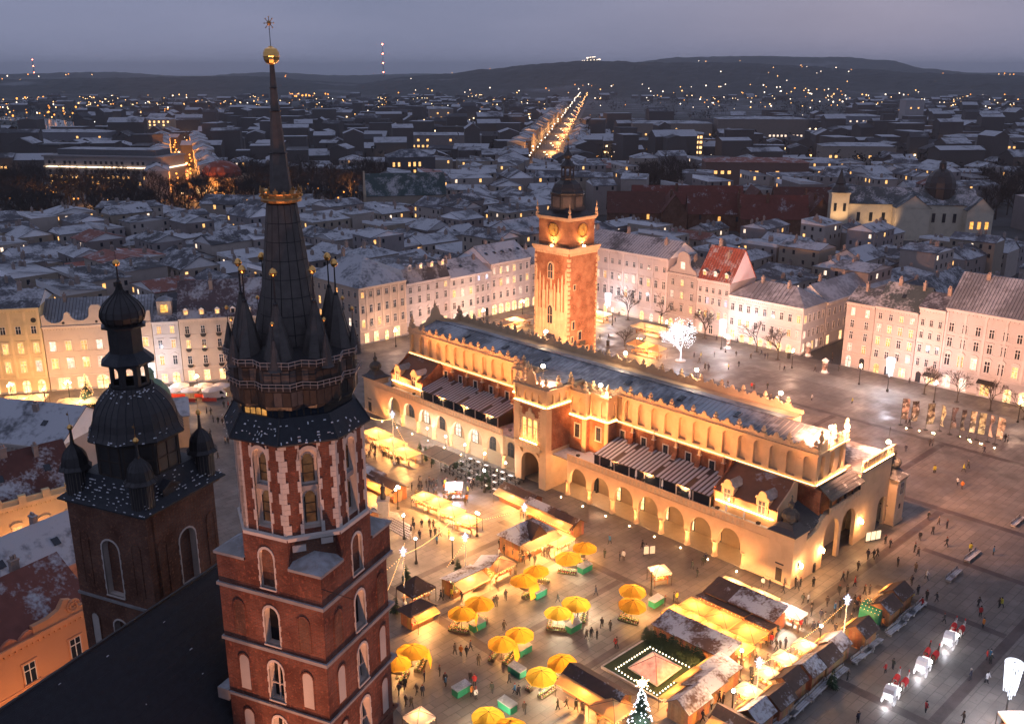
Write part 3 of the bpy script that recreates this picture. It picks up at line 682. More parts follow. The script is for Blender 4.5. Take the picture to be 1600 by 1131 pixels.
b = MB().box(-.9,.9,-.5,.5,0,.7).gable(-.9,.9,-.5,.5,.7,.5,'y',.15); b.o('roof_hatch', [SLATE,WOODK], ch, (C2[0]+3.7,C2[1]-1.1,46.0), pi/2)
# ------------------------------------------------------------------ nave roof between and in front of the towers
NX, NR, NE, NH = -10.3, 42.2, 27.0, 9.6
b = MB(); b.face([(NX,6,NR),(NX,-75,NR),(NX+NH,-75,NE),(NX+NH,6,NE)][::-1]); b.face([(NX,6,NR),(NX,-75,NR),(NX-NH,-75,NE),(NX-NH,6,NE)])
nv = b.o('nave_roof', SLATE, ch)
MB().box(NX-NH+.4,NX+NH-.4,-75,-4.6,0,NE).o('nave_wall', BRICK2, ch)
MB().box(NX-4.4,NX+4.4,4,6.6,0,NE+6).o('west_gable', BRICK2, ch)
slate_me = MB().box(-.98,.98,-.02,.03,-.012,.02).mesh('slate_course',[SLATE])
sl_ = sqrt((NR-NE)**2+NH**2); tilt = atan2(NR-NE,NH)
for j in range(1,24):                                   # slate courses as low steps on the visible slope
    t = j/24; x = NX+NH*t; z = NR+(NE-NR)*t
    b = MB(); b.box(-.28,.02,-75,5.9 if x < -4.6 else -4.5,-.03,.035); k=0; c_,s_ = cos(tilt),sin(tilt)
    b.v = [(x+p[0]*c_+p[2]*s_, p[1], z-p[0]*s_+p[2]*c_) for p in b.v]; b.o('slate_course', SLATE, nv)
MB().tube((NX,6,NR+.02),(NX,-75,NR+.02),.13,.13,6).o('ridge_cap', DARKCU, nv)
def skf4(r):
    if r.random() < .55: y = 5.6-r.random()*1.2*(1 if r.random()<.6 else 3); t = r.random()
    else: y = -r.random()*16; t = r.random()
    x = NX+NH*t; 
    if x > -4.6 and y > -4.6: y = -4.7-r.random()*2
    return (x,y,NR+(NE-NR)*t+.07), (0,1,0), (-NH,0,NR-NE)
snow_flecks('snow_fleck', nv, skf4, 42, 3, (.04,.16))
b = MB().box(-.45,.45,-.45,.45,-.6,.35).lathe([(.62,.35),(.62,.45),(.2,.75),(.05,1.1)],4,rot=pi/4); b.o('ridge_finial', GSTONE, ch, (NX,5.3,NR+.2))
b = MB().box(-.5,.5,-.6,.6,-.6,.3); b.o('tower_bracket', GSTONE, ch, (-4.9,-4.0,36.2))
MB().tube((-4.4+8.8,-4.4,46.9),(7.5,-5.2,47.3),.03,.02,4).o('rain_spout', DARKCU, ch)
# assumed ground floodlights, added in the little square below that wash the tall tower (out of the picture, below its lower edge)
for x, y, pw in ((16,-20,60000),(2,-34,26000)):
    q = MB().box(-.5,.5,-.35,.35,.3,.9).tube((0,0,0),(0,0,.3),.1,.1,6).o('assumed_tower_floodlight', FIN, ch, (x,y,0)); MB().box(-.45,.45,.36,.38,.35,.85).o('flood_lens', GLOW, q)
    light('SPOT',(x,y+.6,1.2),pw,(1,.42,.22),ch,.5,30,tuple(Vector((0,0,55))-Vector((x,y,1))))
light('SPOT',(2,-33.6,1.2),75000,(1,.42,.18),ch,.5,30,tuple(Vector((-21,5,42))-Vector((2,-34,1))))  # extra spot added as warm fill on the lower tower
# ================================================================== the cloth hall
HL, HWD = 117.0, 35.4
hall = E('cloth_hall', 'long floodlit cloth hall with arcades, brick upper walls, scrolled attic and grey roof', 'hall', HALL_A, HALL_RZ)
LEAD = mat('grey_lead_roof', (.13,.135,.15), .5, .25, var=.2, vs=.3, snow=.62, snows=.25)
SHADE = mat('shaded_plaster', (.26,.19,.12), .9, var=.2)  # plaster darkened in its colour to stand in for interior shade
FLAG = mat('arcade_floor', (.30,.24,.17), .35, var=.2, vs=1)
RELIEF = mat('carved_stone', (.50,.38,.25), .85, var=.45, vs=3, bp=.06)
TZ = 7.5                                               # terrace level
# --- arcade bays, both long sides
def bay_mesh(w, aw, dark=False):
    return MB().arch(-w/2, w/2, 0, TZ-.3, 0, aw, 0, 3.0, 0, .7, .0, 0, 10).mesh('arcade_bay', [PLASTER])
BW = 5.75; bay_me = MB().arch(-BW/2,BW/2,2.9,TZ-.3,0,4.5,2.9,3.3,0,.75,.35,0,10).mesh('arcade_bay',[PLASTER])
col_me = MB().lathe([(.62,0),(.62,.25),(.46,.4),(.40,2.4),(.44,2.5),(.62,2.75),(.62,2.9)],10).mesh('arcade_column',[PLASTER],False)
par_me = MB().box(-BW/2,BW/2,-.12,.18,TZ-.3,TZ-.05).box(-BW/2,BW/2,-.02,.12,TZ-.05,TZ+1.05).box(-BW/2,BW/2,-.14,.2,TZ+1.05,TZ+1.25)
par_me = par_me.mesh('parapet',[PLASTER])
pc_me = MB().box(-.24,.24,-.09,-.02,TZ+.12,TZ+.9).mesh('carved_panel',[RELIEF])
def wall_at(me, name, u, side, z=0, par=hall):          # side 0 = near long side, 1 = far long side; panels are drawn in x-z facing -y
    return put(me, name, par, ((0 if side == 0 else HWD), u, z), (-pi/2 if side == 0 else pi/2))
us = [9+BW*(i+.5) for i in range(7)] + [67.6+BW*(i+.5) for i in range(7)]
for side in (0,1):
    for u in us:
        wall_at(bay_me,'arcade_bay',u,side); p = wall_at(par_me,'parapet',u,side)
        if side == 0:
            for j in range(6): wall_at(pc_me,'carved_panel',u-BW/2+BW*(j+.5)/6,side)
    for u in [9+BW*i for i in range(8)] + [67.6+BW*i for i in range(8)]: put(col_me,'arcade_column',hall,(.38 if side==0 else HWD-.38,u,0))
    for u0,u1 in ((4.4,9-BW*0),(107.85,112.6)):
        x0,x1 = (0,.75) if side==0 else (HWD-.75,HWD)
        MB().box(x0,x1,u0,u1,0,TZ-.3).o('arcade_wall', PLASTER, hall)
        wall_at(MB().box(-(u1-u0)/2,(u1-u0)/2,-.12,.18,TZ-.3,TZ-.05).box(-(u1-u0)/2,(u1-u0)/2,-.02,.12,TZ-.05,TZ+1.05).box(-(u1-u0)/2,(u1-u0)/2,-.14,.2,TZ+1.05,TZ+1.25).mesh('parapet',[PLASTER]),'parapet',(u0+u1)/2,side)
# arcade interior: floor, back wall with shop doors, terrace slab
MB().box(.0,5.2,4,113,.0,.12).o('arcade_floor', FLAG, hall)
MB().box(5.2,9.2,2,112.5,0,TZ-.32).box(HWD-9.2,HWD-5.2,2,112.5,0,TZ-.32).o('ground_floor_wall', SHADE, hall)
MB().box(.2,9.5,2,112.8,TZ-.3,TZ).box(HWD-9.5,HWD-.2,14.4,112.8,TZ-.3,TZ).o('terrace', mat('terrace_snow',(.2,.17,.14),.8,var=.2,snow=.75,snows=.6), hall)
for i, u in enumerate(us):
    lit = R.random() < .7
    b = MB().ext([(-1.0,.12),(1.0,.12),(1.0,2.6)]+[(cos(pi*q/6),2.6+sin(pi*q/6)) for q in range(1,6)]+[(-1.0,2.6)],-.06,.04)
    o = put(b.mesh('shop_door',[FIN]),'shop_door',hall,(5.2,u,0),-pi/2)
    b = MB().ext([(-.82,.3),(.82,.3),(.82,2.6)]+[(.82*cos(pi*q/6),2.6+.82*sin(pi*q/6)) for q in range(1,6)]+[(-.82,2.6)],-.1,-.05)
    b.o('pane', (P_PALE if i > 7 else P_SHOP) if lit else P_DARK, o, col=(1,1,1) if lit else None)
    b = MB().box(-.05,.05,-.14,-.1,.3,3.3).box(-.82,.82,-.14,-.1,2.1,2.18); b.o('door_bar', FIN, o)
    if i%2 == 0 or i > 7:
        l = MB().lathe([(.05,.5),(.16,.42),(.2,.1),(.12,-.1),(.04,-.2)],8).o('arcade_lantern', GLOW if i < 7 else GLOWW, hall, (2.6,u,5.2)); light('POINT',(2.6,u,4.9),330 if i<7 else 600,(1,.46,.15) if i<7 else (1,.82,.66),hall,.25)
        MB().tube((0,0,.5),(0,0,2.0),.02,.02,4).o('lantern_rod',FIN,l)
# --- upper body: brick wall with windows and buttresses, attic above
U0, U1, V0, V1 = 2.0, 110.0, 9.0, 25.4; BZ, AZ, CZ = 14.3, 19.9, 20.5
NOT = 14.0                                             # lower porch block cuts the near right corner
MB().box(V0,V1,NOT,U1,TZ-.2,BZ).box(V0,19.2,U0,NOT,TZ-.2,BZ).o('brick_wall', HBRICK, hall)
MB().box(V0+.62,V1-.62,NOT,U1-.62,BZ,AZ-.2).box(V0+.62,18.6,U0+.62,NOT,BZ,AZ-.2).o('attic_wall', PLASTER, hall)
def ledge(z, h, o, m, name, u0=U0, u1=U1):
    b = MB(); b.box(V0-o,V0+.3,u0-o,u1+o,z,z+h).box(V1-.3,V1+o,NOT,u1+o,z,z+h).box(V0+.3,19.2,u0-o,u0+.3,z,z+h).box(V0+.3,V1-.3,u1-.3,u1+o,z,z+h); return b.o(name, m, hall)
ledge(BZ-.05,.35,.28,PLASTER,'band_course'); ledge(AZ-.1,.35,.3,PLASTER,'attic_cornice'); ledge(AZ+.25,.4,.1,PLASTER,'attic_base')
NB = 34; nw = (U1-U0)/NB
niche_me = MB().arch(-nw/2,nw/2,BZ+.3,AZ-.1,0,1.75,BZ+.75,AZ-1.35,0,.63,0,0,8).mesh('attic_niche',[PLASTER])
imp_me = MB().box(-.42,.42,-.05,.02,AZ-1.5,AZ-1.3).mesh('niche_impost',[PLASTER])
for i in range(NB):
    u = U0+nw*(i+.5)
    if not (44 < u < 71): put(niche_me,'attic_niche',hall,(V0,u,0),-pi/2); put(imp_me,'niche_impost',hall,(V0,u+nw/2,0),-pi/2)
    if u > NOT: put(niche_me,'attic_niche',hall,(V1,u,0),pi/2)
for i in range(3): put(niche_me,'attic_niche',hall,(V0+1.75+nw*i,U0,0),0)
for i in range(5): put(niche_me,'attic_niche',hall,(V0+1.75+nw*i,U1,0),pi)
# crest of scrolls and mascaron finials
def scroll(cx, cz, r, t0, t1, n, w0, w1):
    return [(cx+r*(1-.75*k/n)*cos(t0+(t1-t0)*k/n), cz+r*(1-.75*k/n)*sin(t0+(t1-t0)*k/n)) for k in range(n+1)]
sc_pts = [(-2.35,0),(2.35,0),(2.35,.25),(2.0,.35),(1.75,.62),(1.35,.62),(1.15,.45),(.85,.6),(.6,1.0),(.25,1.3),(-.25,1.3),(-.6,1.0),(-.85,.6),(-1.15,.45),(-1.35,.62),(-1.75,.62),(-2.0,.35),(-2.35,.25)]
scr_me = MB().ext(sc_pts,-.16,.16)
for s in (-1,1): scr_me.tube((s*1.55,-.24,.45),(s*1.55,.24,.45),.2,.2,8)
scr_me.tube((0,-.22,1.0),(0,.22,1.0),.28,.28,8); scr_me = scr_me.mesh('crest_scroll',[PLASTER])
fin_me = MB().box(-.42,.42,-.3,.3,0,.7).box(-.5,.5,-.38,.38,.7,.85).lathe([(.28,.85),(.2,1.0),(.42,1.3),(.46,1.5),(.36,1.75),(.16,1.9),(.3,2.05),(.22,2.25),(.06,2.4)],8)
for s in (-1,1): fin_me.ext([(s*.42,0),(s*1.1,0),(s*1.0,.3),(s*.7,.4),(s*.55,.8),(s*.42,.85)][::s],-.15,.15)
fin_me = fin_me.mesh('mascaron_finial',[PLASTER])
step = 4.9; n_ = int((U1-U0)/step)
for i in range(n_+1):
    u = U0+.6+i*(U1-U0-1.2)/n_
    for vv, rz in ((V0+.1,-pi/2),(V1-.1,pi/2)):
        if vv > 20 and u < NOT+1: continue
        if vv < 10 and 45 < u < 70: continue
        put(fin_me,'mascaron_finial',hall,(vv,u,AZ+.6),rz,sc=(1,1,.8))
        if i < n_ and not (vv < 10 and 43 < u < 68): put(scr_me,'crest_scroll',hall,(vv,u+(U1-U0-1.2)/n_/2,AZ+.6),rz, sc=(.62,1,1.0))
for v in (V0+.9,14,18.4): put(fin_me,'mascaron_finial',hall,(v,U0+.1,AZ+.6),0,sc=(1,1,1.5))
for v in (11.5,16.2): put(scr_me,'crest_scroll',hall,(v,U0+.1,AZ+.6),0,sc=(.6,1,1.2))
for v in (10,25): put(fin_me,'mascaron_finial',hall,(v,U1-.1,AZ+.6),0,sc=(1.2,1.2,1.3))
b = MB().ext([(-5,0),(5,0),(4.6,.6),(3.6,.8),(2.8,1.0),(2.2,1.9),(1.4,2.2),(1.1,3.4),(.5,4.2),(-.5,4.2),(-1.1,3.4),(-1.4,2.2),(-2.2,1.9),(-2.8,1.0),(-3.6,.8),(-4.6,.6)],-.3,.3).lathe([(.2,4.2),(.34,4.6),(.3,5),(.1,5.3),(.05,6)],8); b.o('end_gable', PLASTER, hall, ((V0+V1)/2,U1-.1,AZ+.4))
# roof with standing seams and hatches
RZ0, RZ1, VM = 19.2, 21.2, (V0+V1)/2
rf = MB().face([(V0+.4,NOT,RZ0),(VM,NOT,RZ1),(VM,U1-.4,RZ1),(V0+.4,U1-.4,RZ0)][::-1]).face([(V1-.4,NOT,RZ0),(V1-.4,U1-.4,RZ0),(VM,U1-.4,RZ1),(VM,NOT,RZ1)][::-1]).face([(V0+.4,U0+.4,RZ0),(V0+.4,NOT,RZ0),(VM,NOT,RZ1),(VM,U0+.4,RZ1)]).face([(VM,U0+.4,RZ1),(VM,NOT,RZ1),(18.9,NOT,RZ1-.4),(18.9,U0+.4,RZ1-.4)]).o('roof', LEAD, hall)
seam_me = MB(); L_ = sqrt((VM-V0-.4)**2+(RZ1-RZ0)**2); seam_me.tube((V0+.4,0,RZ0+.03),(VM,0,RZ1+.03),.045,.045,4); seam_me = seam_me.mesh('standing_seam',[GSTONE])
k = 0
while U0+1+k*1.0 < U1-1: put(seam_me,'standing_seam',rf,(0,U0+1+k*1.0,0)); k += 1
MB().tube((VM,U0+.4,RZ1+.05),(VM,U1-.4,RZ1+.05),.16,.16,6).o('ridge_cap', LEAD, rf)
for u in (21,33.5,46.5,69,82,95):
    b = MB().box(-.8,.8,-.55,.55,0,.35).box(-.65,.65,-.4,.4,.35,.42,1); o = b.o('roof_hatch',[LEAD,P_DARK],rf,(14.6,u,RZ0+(14.6-V0-.4)/(VM-V0-.4)*(RZ1-RZ0)-.05),0); o.rotation_euler = (0,-.24,0)
# buttresses and windows of the brick storey
but_me = MB().box(-.45,.45,-1.3,0,TZ,11.2).ext([(-.45,11.2),(.45,11.2),(.45,11.3),(-.45,11.3)],-1.3,0)
but_me.face([(-.45,-1.3,11.3),(.45,-1.3,11.3),(.45,-.5,12.3),(-.45,-.5,12.3)]).box(-.32,.32,-.55,0,11.2,13.4)
but_me = but_me.mesh('buttress',[HBRICK]); pin_me = MB().box(-.2,.2,-.5,-.1,13.2,14.0).lathe([(.26,14.0),(.08,14.9),(.02,15.6)],4,(0,-.3),0,pi/4).mesh('pinnacle',[PLASTER])
bcap_me = MB().box(-.5,.5,-1.38,0,11.1,11.28).box(-.38,.38,-.62,0,13.3,13.45).mesh('buttress_cap',[STONE])
fr_me = MB().box(-.75,-.55,-.1,.05,-.2,2.2).box(.55,.75,-.1,.05,-.2,2.2).box(-.55,.55,-.1,.05,2.0,2.2).box(-.85,.85,-.16,.05,-.35,-.2).mesh('window',[STONE])
fp_me = MB().box(-.55,.55,-.02,.04,-.2,2.0).mesh('pane',[P_DARK]); fb_me = MB().box(-.03,.03,-.06,-.02,-.2,2.0).box(-.55,.55,-.06,-.02,1.2,1.26).mesh('window_bar',[FIN])
bus = [19.5+5.2*i for i in range(5)] + [73+5.2*i for i in range(5)]
for i, u in enumerate(bus):
    b_ = put(but_me,'buttress',hall,(V0,u,0),-pi/2); put(pin_me,'pinnacle',b_); put(bcap_me,'buttress_cap',b_)
    w = put(fr_me,'window',hall,(V0,u+2.6,10.9),-pi/2); put(fp_me,'pane',w); put(fb_me,'window_bar',w)
# --- wooden/glass lean-to roofs on the terrace: each snow striped sheet its own piece
SHEET = mat('roof_sheet', (.30,.22,.18), .7, var=.25, vs=.6, snow=.95, snows=.6); GAP = mat('roof_glazing', (.045,.035,.032), .3, 0, var=.3)
for u0, u1 in ((17.5,44.2),(71.3,97.5)):
    b = MB().face([(1.9,u0,9.75),(1.9,u1,9.75),(8.9,u1,11.3),(8.9,u0,11.3)][::-1]).face([(1.9,u0,9.6),(1.9,u1,9.6),(8.9,u1,11.1),(8.9,u0,11.1)]).face([(1.9,u0,9.6),(1.9,u1,9.6),(1.9,u1,9.75),(1.9,u0,9.75)])
    tr = b.o('terrace_roof', GAP, hall)
    n_ = int((u1-u0)/.92)
    for i in range(n_):
        ua = u0+(i+.14)*(u1-u0)/n_; ub = u0+(i+.70)*(u1-u0)/n_; va, vb = 1.85, 8.85
        if i%9 in (4,5): va = 5.2 if i%2 else 1.85; vb = 7.0 if i%9 == 4 else 8.85
        z = lambda v: 9.75+(v-1.9)/7*1.55
        MB().face([(va,ua,z(va)+.08),(va,ub,z(va)+.08),(vb,ub,z(vb)+.08),(vb,ua,z(vb)+.08)][::-1]).face([(va,ua,z(va)),(va,ub,z(va)),(va,ub,z(va)+.08),(va,ua,z(va)+.08)][::-1]).face([(va,ua,z(va)),(vb,ua,z(vb)),(vb,ua,z(vb)+.08),(va,ua,z(va)+.08)]).o('roof_sheet', SHEET, tr)
    k = 0
    while u0+k*3.6 <= u1: MB().box(-.09,.09,-.09,.09,TZ,9.6).o('terrace_post', STONE, tr, (2.1,u0+k*3.6,0)); k += 1
    MB().box(2.2,2.3,u0,u1,TZ,9.4).o('terrace_glazing', P_DARK, tr)
    for uu in (u0+.05,u1-.1): MB().face([(2.2,uu,TZ),(8.9,uu,TZ),(8.9,uu,11.1),(2.2,uu,9.6)]).o('terrace_side', FIN, tr)
# closed white sun umbrellas along the terrace edge
for u in (10,13.5,21,27,33,39): MB().lathe([(.06,TZ),(.06,TZ+1.2),(.2,TZ+1.3),(.16,TZ+2.4),(.03,TZ+2.7)],8).o('folded_umbrella', WHITE, hall, (1.0,u,0))
# --- dormer pavilions at both ends of the near terrace
DTIL = mat('pavilion_roof', (.20,.09,.05), .7, var=.35, vs=.8, snow=.25, snows=.6)
for u0, u1, fl in ((5.2,17.2,0),(98,109.5,1)):
    b = MB().box(3.0,9.0,u0,u1,TZ,11.0); pv = b.o('pavilion_wall', PLASTER, hall)
    MB().face([(2.7,u0-.2,10.9),(2.7,u1+.2,10.9),(8.98,u1+.2,14.25),(8.98,u0-.2,14.25)][::-1]).face([(2.7,u0-.2,10.75),(2.7,u1+.2,10.75),(2.7,u1+.2,10.9),(2.7,u0-.2,10.9)]).o('pavilion_roof', DTIL, pv)
    for uu, dd in ((u0-.2,.01),(u1+.2,-.01)):
        b = MB().face([(3.0,uu,TZ),(8.98,uu,TZ),(8.98,uu,14.6),(7.8,uu,14.6),(6.9,uu,13.6),(3.0,uu,11.3)]); k = len(b.v); b.v += [(x,uu+.25*(1 if dd>0 else -1),z) for x,_,z in b.v[:k]]; b.f.append(tuple(range(k,2*k))[::-1]); b.m.append(0)
        for q in range(k): b.f.append((q,(q+1)%k,k+(q+1)%k,k+q)); b.m.append(0)
        b.o('pavilion_gable', HBRICK if (uu > u1) == (fl == 0) or fl else PLASTER, pv)
    for uu in (u0+2.6,u1-2.6):
        b = MB().box(-1.15,1.15,-.25,1.2,9.3,12.2).ext([(-1.4,12.2),(1.4,12.2),(1.2,12.6),(.8,12.7),(.7,13.2),(.3,13.6),(-.3,13.6),(-.7,13.2),(-.8,12.7),(-1.2,12.6)],-.35,-.05)
        d = put(b.mesh('dormer',[PLASTER]),'dormer',pv,(3.0,uu,0),-pi/2); put(MB().gable(-1.2,1.2,-.1,3.2,12.2,.9,'y',.1,0,1).mesh('dormer_roof',[METALR,PLASTER]),'dormer_roof',d)
        put(MB().box(-.62,.62,-.3,-.24,9.7,11.8).mesh('pane',[P_DARK]),'pane',d); put(MB().box(-.05,.05,-.34,-.3,9.7,11.8).box(-.62,.62,-.34,-.3,11,11.1).box(-.75,-.62,-.36,-.25,9.6,11.9).box(.62,.75,-.36,-.25,9.6,11.9).mesh('window_frame',[STONE]),'window_frame',d)
    MB().box(2.72,2.8,u0+.4,u1-.4,9.15,9.25).o('light_strip', STRIPE, pv)
# --- middle porch with balcony, triple window and lit attic
pu0, pu1, pv0 = 53.4, 62.2, -1.7; pm = (pu0+pu1)/2
b = MB(); kk = 0
b.arch(-4.4,4.4,0,8.2,0,5.0,0,4.2,pv0,pv0+1.0,.1,0,10); o = put(b.mesh('porch_arch',[PLASTER]),'porch_arch',hall,(0,pm,0),-pi/2)
for sgn in (0,1):
    uu = (pu0,pu0+1.0) if sgn == 0 else (pu1-1.0,pu1)
    MB().box(pv0+1.0,9,uu[0],uu[1],0,8.2).o('porch_wall', PLASTER, hall)
MB().box(pv0+.05,9.1,pu0+.05,pu1-.05,8.2,17.0).o('porch_upper_wall', HBRICK, hall)
for uu in (pu0-.12,pu1-1.5): MB().box(pv0-.15,pv0+1.4,uu,uu+1.62,8.2,17.0).o('porch_pilaster', PLASTER, hall)
qz = MB().box(-.15,0,-.3,.3,0,.5).mesh('quoin',[PLASTER]); 
for j in range(12):
    for uu in (pu0+1.7+(j%2)*.12,pu1-1.7-(j%2)*.12): put(qz,'quoin',hall,(pv0+.06,uu,8.9+j*.62))
MB().box(pv0-1.0,pv0,pu0+.9,pu1-.9,8.0,8.35).box(pv0-1.0,pv0-.8,pu0+.9,pu1-.9,8.35,9.3).box(pv0-1.1,pv0-.7,pu0+.8,pu1-.8,9.3,9.45).o('balcony', RELIEF, hall)
for i in range(6): MB().box(pv0-1.04,pv0-.98,-.38,.38,8.5,9.2).o('carved_panel', PLASTER, hall, (0,pu0+1.6+i*1.12,0))
for s in (-1,1): MB().ext([(0,6.6),(.35,6.8),(.9,7.7),(1.0,8.0),(0,8.0)],-.3,.3).o('balcony_bracket', PLASTER, hall, (pv0,pm+s*2.3,0), pi)
wn = MB().box(pv0-.12,pv0+.05,pm-2.5,pm+2.5,9.6,10.0).box(pv0-.14,pv0+.05,pm-2.6,pm+2.6,14.2,14.7).o('triple_window', PLASTER, hall)
for i in range(4): MB().box(pv0-.2,pv0+.04,-.2,.2,10.0,14.2).o('window_column', PLASTER, wn, (0,pm-2.3+i*1.533,0))
for i in range(3):
    MB().box(pv0-.0,pv0+.045,-.55,.55,10,14.2).o('pane', P_SHOP, wn, (0,pm-1.533+i*1.533,0), col=(1,.85,.6)); MB().box(pv0-.06,pv0-.01,-.56,.56,12.4,12.6).box(pv0-.06,pv0-.01,-.05,.05,10,12.4).o('window_bar', PLASTER, wn, (0,pm-1.533+i*1.533,0))
MB().ext([(-1.3,14.7),(1.3,14.7),(1.1,15.4),(.5,15.6),(.35,16.3),(0,16.6),(-.35,16.3),(-.5,15.6),(-1.1,15.4)],-.25,0).o('coat_of_arms', RELIEF, hall, (pv0+.05,pm,0), -pi/2)
def ring_ledge(v0,v1,u0,u1,z,h,o,name,m=PLASTER): MB().box(v0-o,v1,u0-o,u1+o,z,z+h).o(name, m, hall)
ring_ledge(pv0,9,pu0,pu1,17.0,.4,.35,'porch_cornice')
MB().box(pv0+.35,9.2,pu0+.35,pu1-.35,17.4,20.6).o('porch_attic', PLASTER, hall)
pn_me = MB().arch(-.97,.97,17.4,20.6,0,1.25,17.9,19.3,0,.34,0,0,8).mesh('attic_niche',[PLASTER])
for i in range(4): put(pn_me,'attic_niche',hall,(pv0,pu0+.55+1.2+i*1.94-.08,0),-pi/2)
for i in range(4): put(pn_me,'attic_niche',hall,(pv0+1.4+i*1.94,pu0,0),0)
MB().box(pv0,pv0+.34,pu0,pu0+.7,17.4,20.6).box(pv0,pv0+.34,pu1-.7,pu1,17.4,20.6).o('porch_attic_pier', PLASTER, hall)
ring_ledge(pv0,9,pu0,pu1,20.6,.4,.35,'porch_cornice'); 
MB().box(pv0+.3,8.8,pu0+.3,pu1-.3,21.0,21.3).o('porch_roof', LEAD, hall)
for u in (pu0+.5,pm-2.1,pm+2.1,pu1-.5): put(fin_me,'mascaron_finial',hall,(pv0+.3,u,21.0),-pi/2)
for v in (2,5.5): put(fin_me,'mascaron_finial',hall,(v,pu0+.3,21.0),0)
MB().ext([(-2.2,0),(2.2,0),(2.0,.7),(1.3,.9),(1.1,1.7),(.9,2.6),(.4,3.1),(-.4,3.1),(-.9,2.6),(-1.1,1.7),(-1.3,.9),(-2.0,.7)],-.2,.2).lathe([(.15,3.1),(.3,3.4),(.1,3.8),(.04,4.6)],8).box(-.6,.6,-.26,-.2,1.1,2.3).o('porch_gable', PLASTER, hall, (pv0+.3,pm,21.0), -pi/2)
# stepped side wings of the porch
for u0,u1,v0 in ((49.2,53.3,5.0),(44.6,49.2,6.4),(62.3,66.4,5.0),(66.4,71.0,6.4)):
    MB().box(v0,9.2,u0,u1,TZ,14.4).o('wing_wall', HBRICK, hall); ring_ledge(v0,9.2,u0,u1,14.4,.3,.22,'wing_band')
    MB().box(v0+.35,9.2,u0+.3,u1-.3,14.7,19.6).o('wing_attic', PLASTER, hall)
    n_ = 2; w_ = (u1-u0)/n_; me = MB().arch(-w_/2,w_/2,14.7,19.6,0,1.35,15.2,18.1,0,.34,0,0,8).mesh('attic_niche',[PLASTER])
    for i in range(n_): put(me,'attic_niche',hall,(v0,u0+w_*(i+.5),0),-pi/2)
    put(me,'attic_niche',hall,(v0+.3+w_/2,u0,0),0); ring_ledge(v0,9.2,u0,u1,19.6,.4,.3,'wing_cornice')
    for u in (u0+.4,u1-.4): put(fin_me,'mascaron_finial',hall,(v0+.3,u,20.0),-pi/2)
    put(scr_me,'crest_scroll',hall,(v0+.25,(u0+u1)/2,20.0),-pi/2,sc=(.55,1,.9))
    MB().box(v0-.1,v0+.3,u0-.1,u0+.75,TZ,14.4).o('wing_quoin', PLASTER, hall)
    w = put(fr_me,'window',hall,(v0,(u0+u1)/2,10.6),-pi/2,sc=(1.1,1,1.25)); put(fp_me,'pane',w); put(fb_me,'window_bar',w)
    MB().box(v0-.2,v0-.1,u0,u1,14.72,14.80).o('light_strip', STRIPE, hall); MB().box(v0,9,u0-.2,u0-.1,14.72,14.8).o('light_strip', STRIPE, hall)
for u0,u1 in ((U0,44.5),(71.2,U1)): MB().box(V0-.26,V0-.18,u0,u1,BZ+.31,BZ+.36).o('light_strip', emit('attic_light_strip',(1,.46,.13),8), hall)
MB().box(V0,19,U0-.26,U0-.18,BZ+.31,BZ+.36).o('light_strip', STRIPE, hall)
MB().box(pv0-.28,pv0-.2,pu0+.1,pu1-.1,17.42,17.5).box(pv0,8,pu0-.28,pu0-.2,17.42,17.5).o('light_strip', STRIPE, hall)
MB().box(pv0-.6,pv0-.5,pm-2.4,pm+2.4,9.5,9.58).o('light_strip', STRIPE, hall)
# --- near end wall with stepped sgraffito gable, arches, loggia and higher block
END = mat('end_plaster', (.55,.39,.25), .88, var=.14, vs=.6, dirt=.2)
TILE = mat('loggia_tiles', (.05,.05,.055), .55, var=.4, vs=3, snow=.28, snows=1.4)
b = MB(); b.ext([(4.2,0),(9.4,0),(9.4,9.2),(8.6,8.8),(7.4,7.6),(6.0,7.2),(4.2,6.9)],0,.7)
b.arch(9.4,15.6,0,9.6,12.5,5.2,0,4.9,0,.7,.2,0,10); b.arch(15.6,21.4,0,9.6,18.5,5.0,0,4.9,0,.7,.2,0,10)
b.box(21.4,29.0,0,.7,0,13.6); b.arch(29.0,33.4,0,13.6,31.2,3.2,0,4.2,0,.7,.15,0,8); b.o('end_wall', END, hall)
MB().box(21.4,33.3,.7,NOT,9,13.5).box(9.2,21.4,3.2,NOT,0,TZ).box(21.4,28.5,4.0,NOT,0,9).o('end_block', END, hall)
MB().box(21.2,33.6,-.2,NOT,13.5,13.9).o('end_block_roof', SNOWD, hall, col=(1.6,1.4,1.3))
MB().box(19.0,21.3,2.0,NOT,TZ,14.6).box(19.2,33.3,NOT-.4,NOT+.3,9,15.0).o('end_block_back', END, hall)
for i in range(9): MB().box(-.42,.42,-.15,.2,13.9,15.5).box(-.5,.5,-.22,.26,15.5,15.7).o('crenel', PLASTER, hall, (22.2+i*1.32,0,0))
MB().box(21.5,33.3,-.02,.15,13.9,14.9).o('crenel_wall', PLASTER, hall); MB().box(21.6,33.2,-.3,-.22,13.92,13.98).o('light_strip', STRIPE, hall)
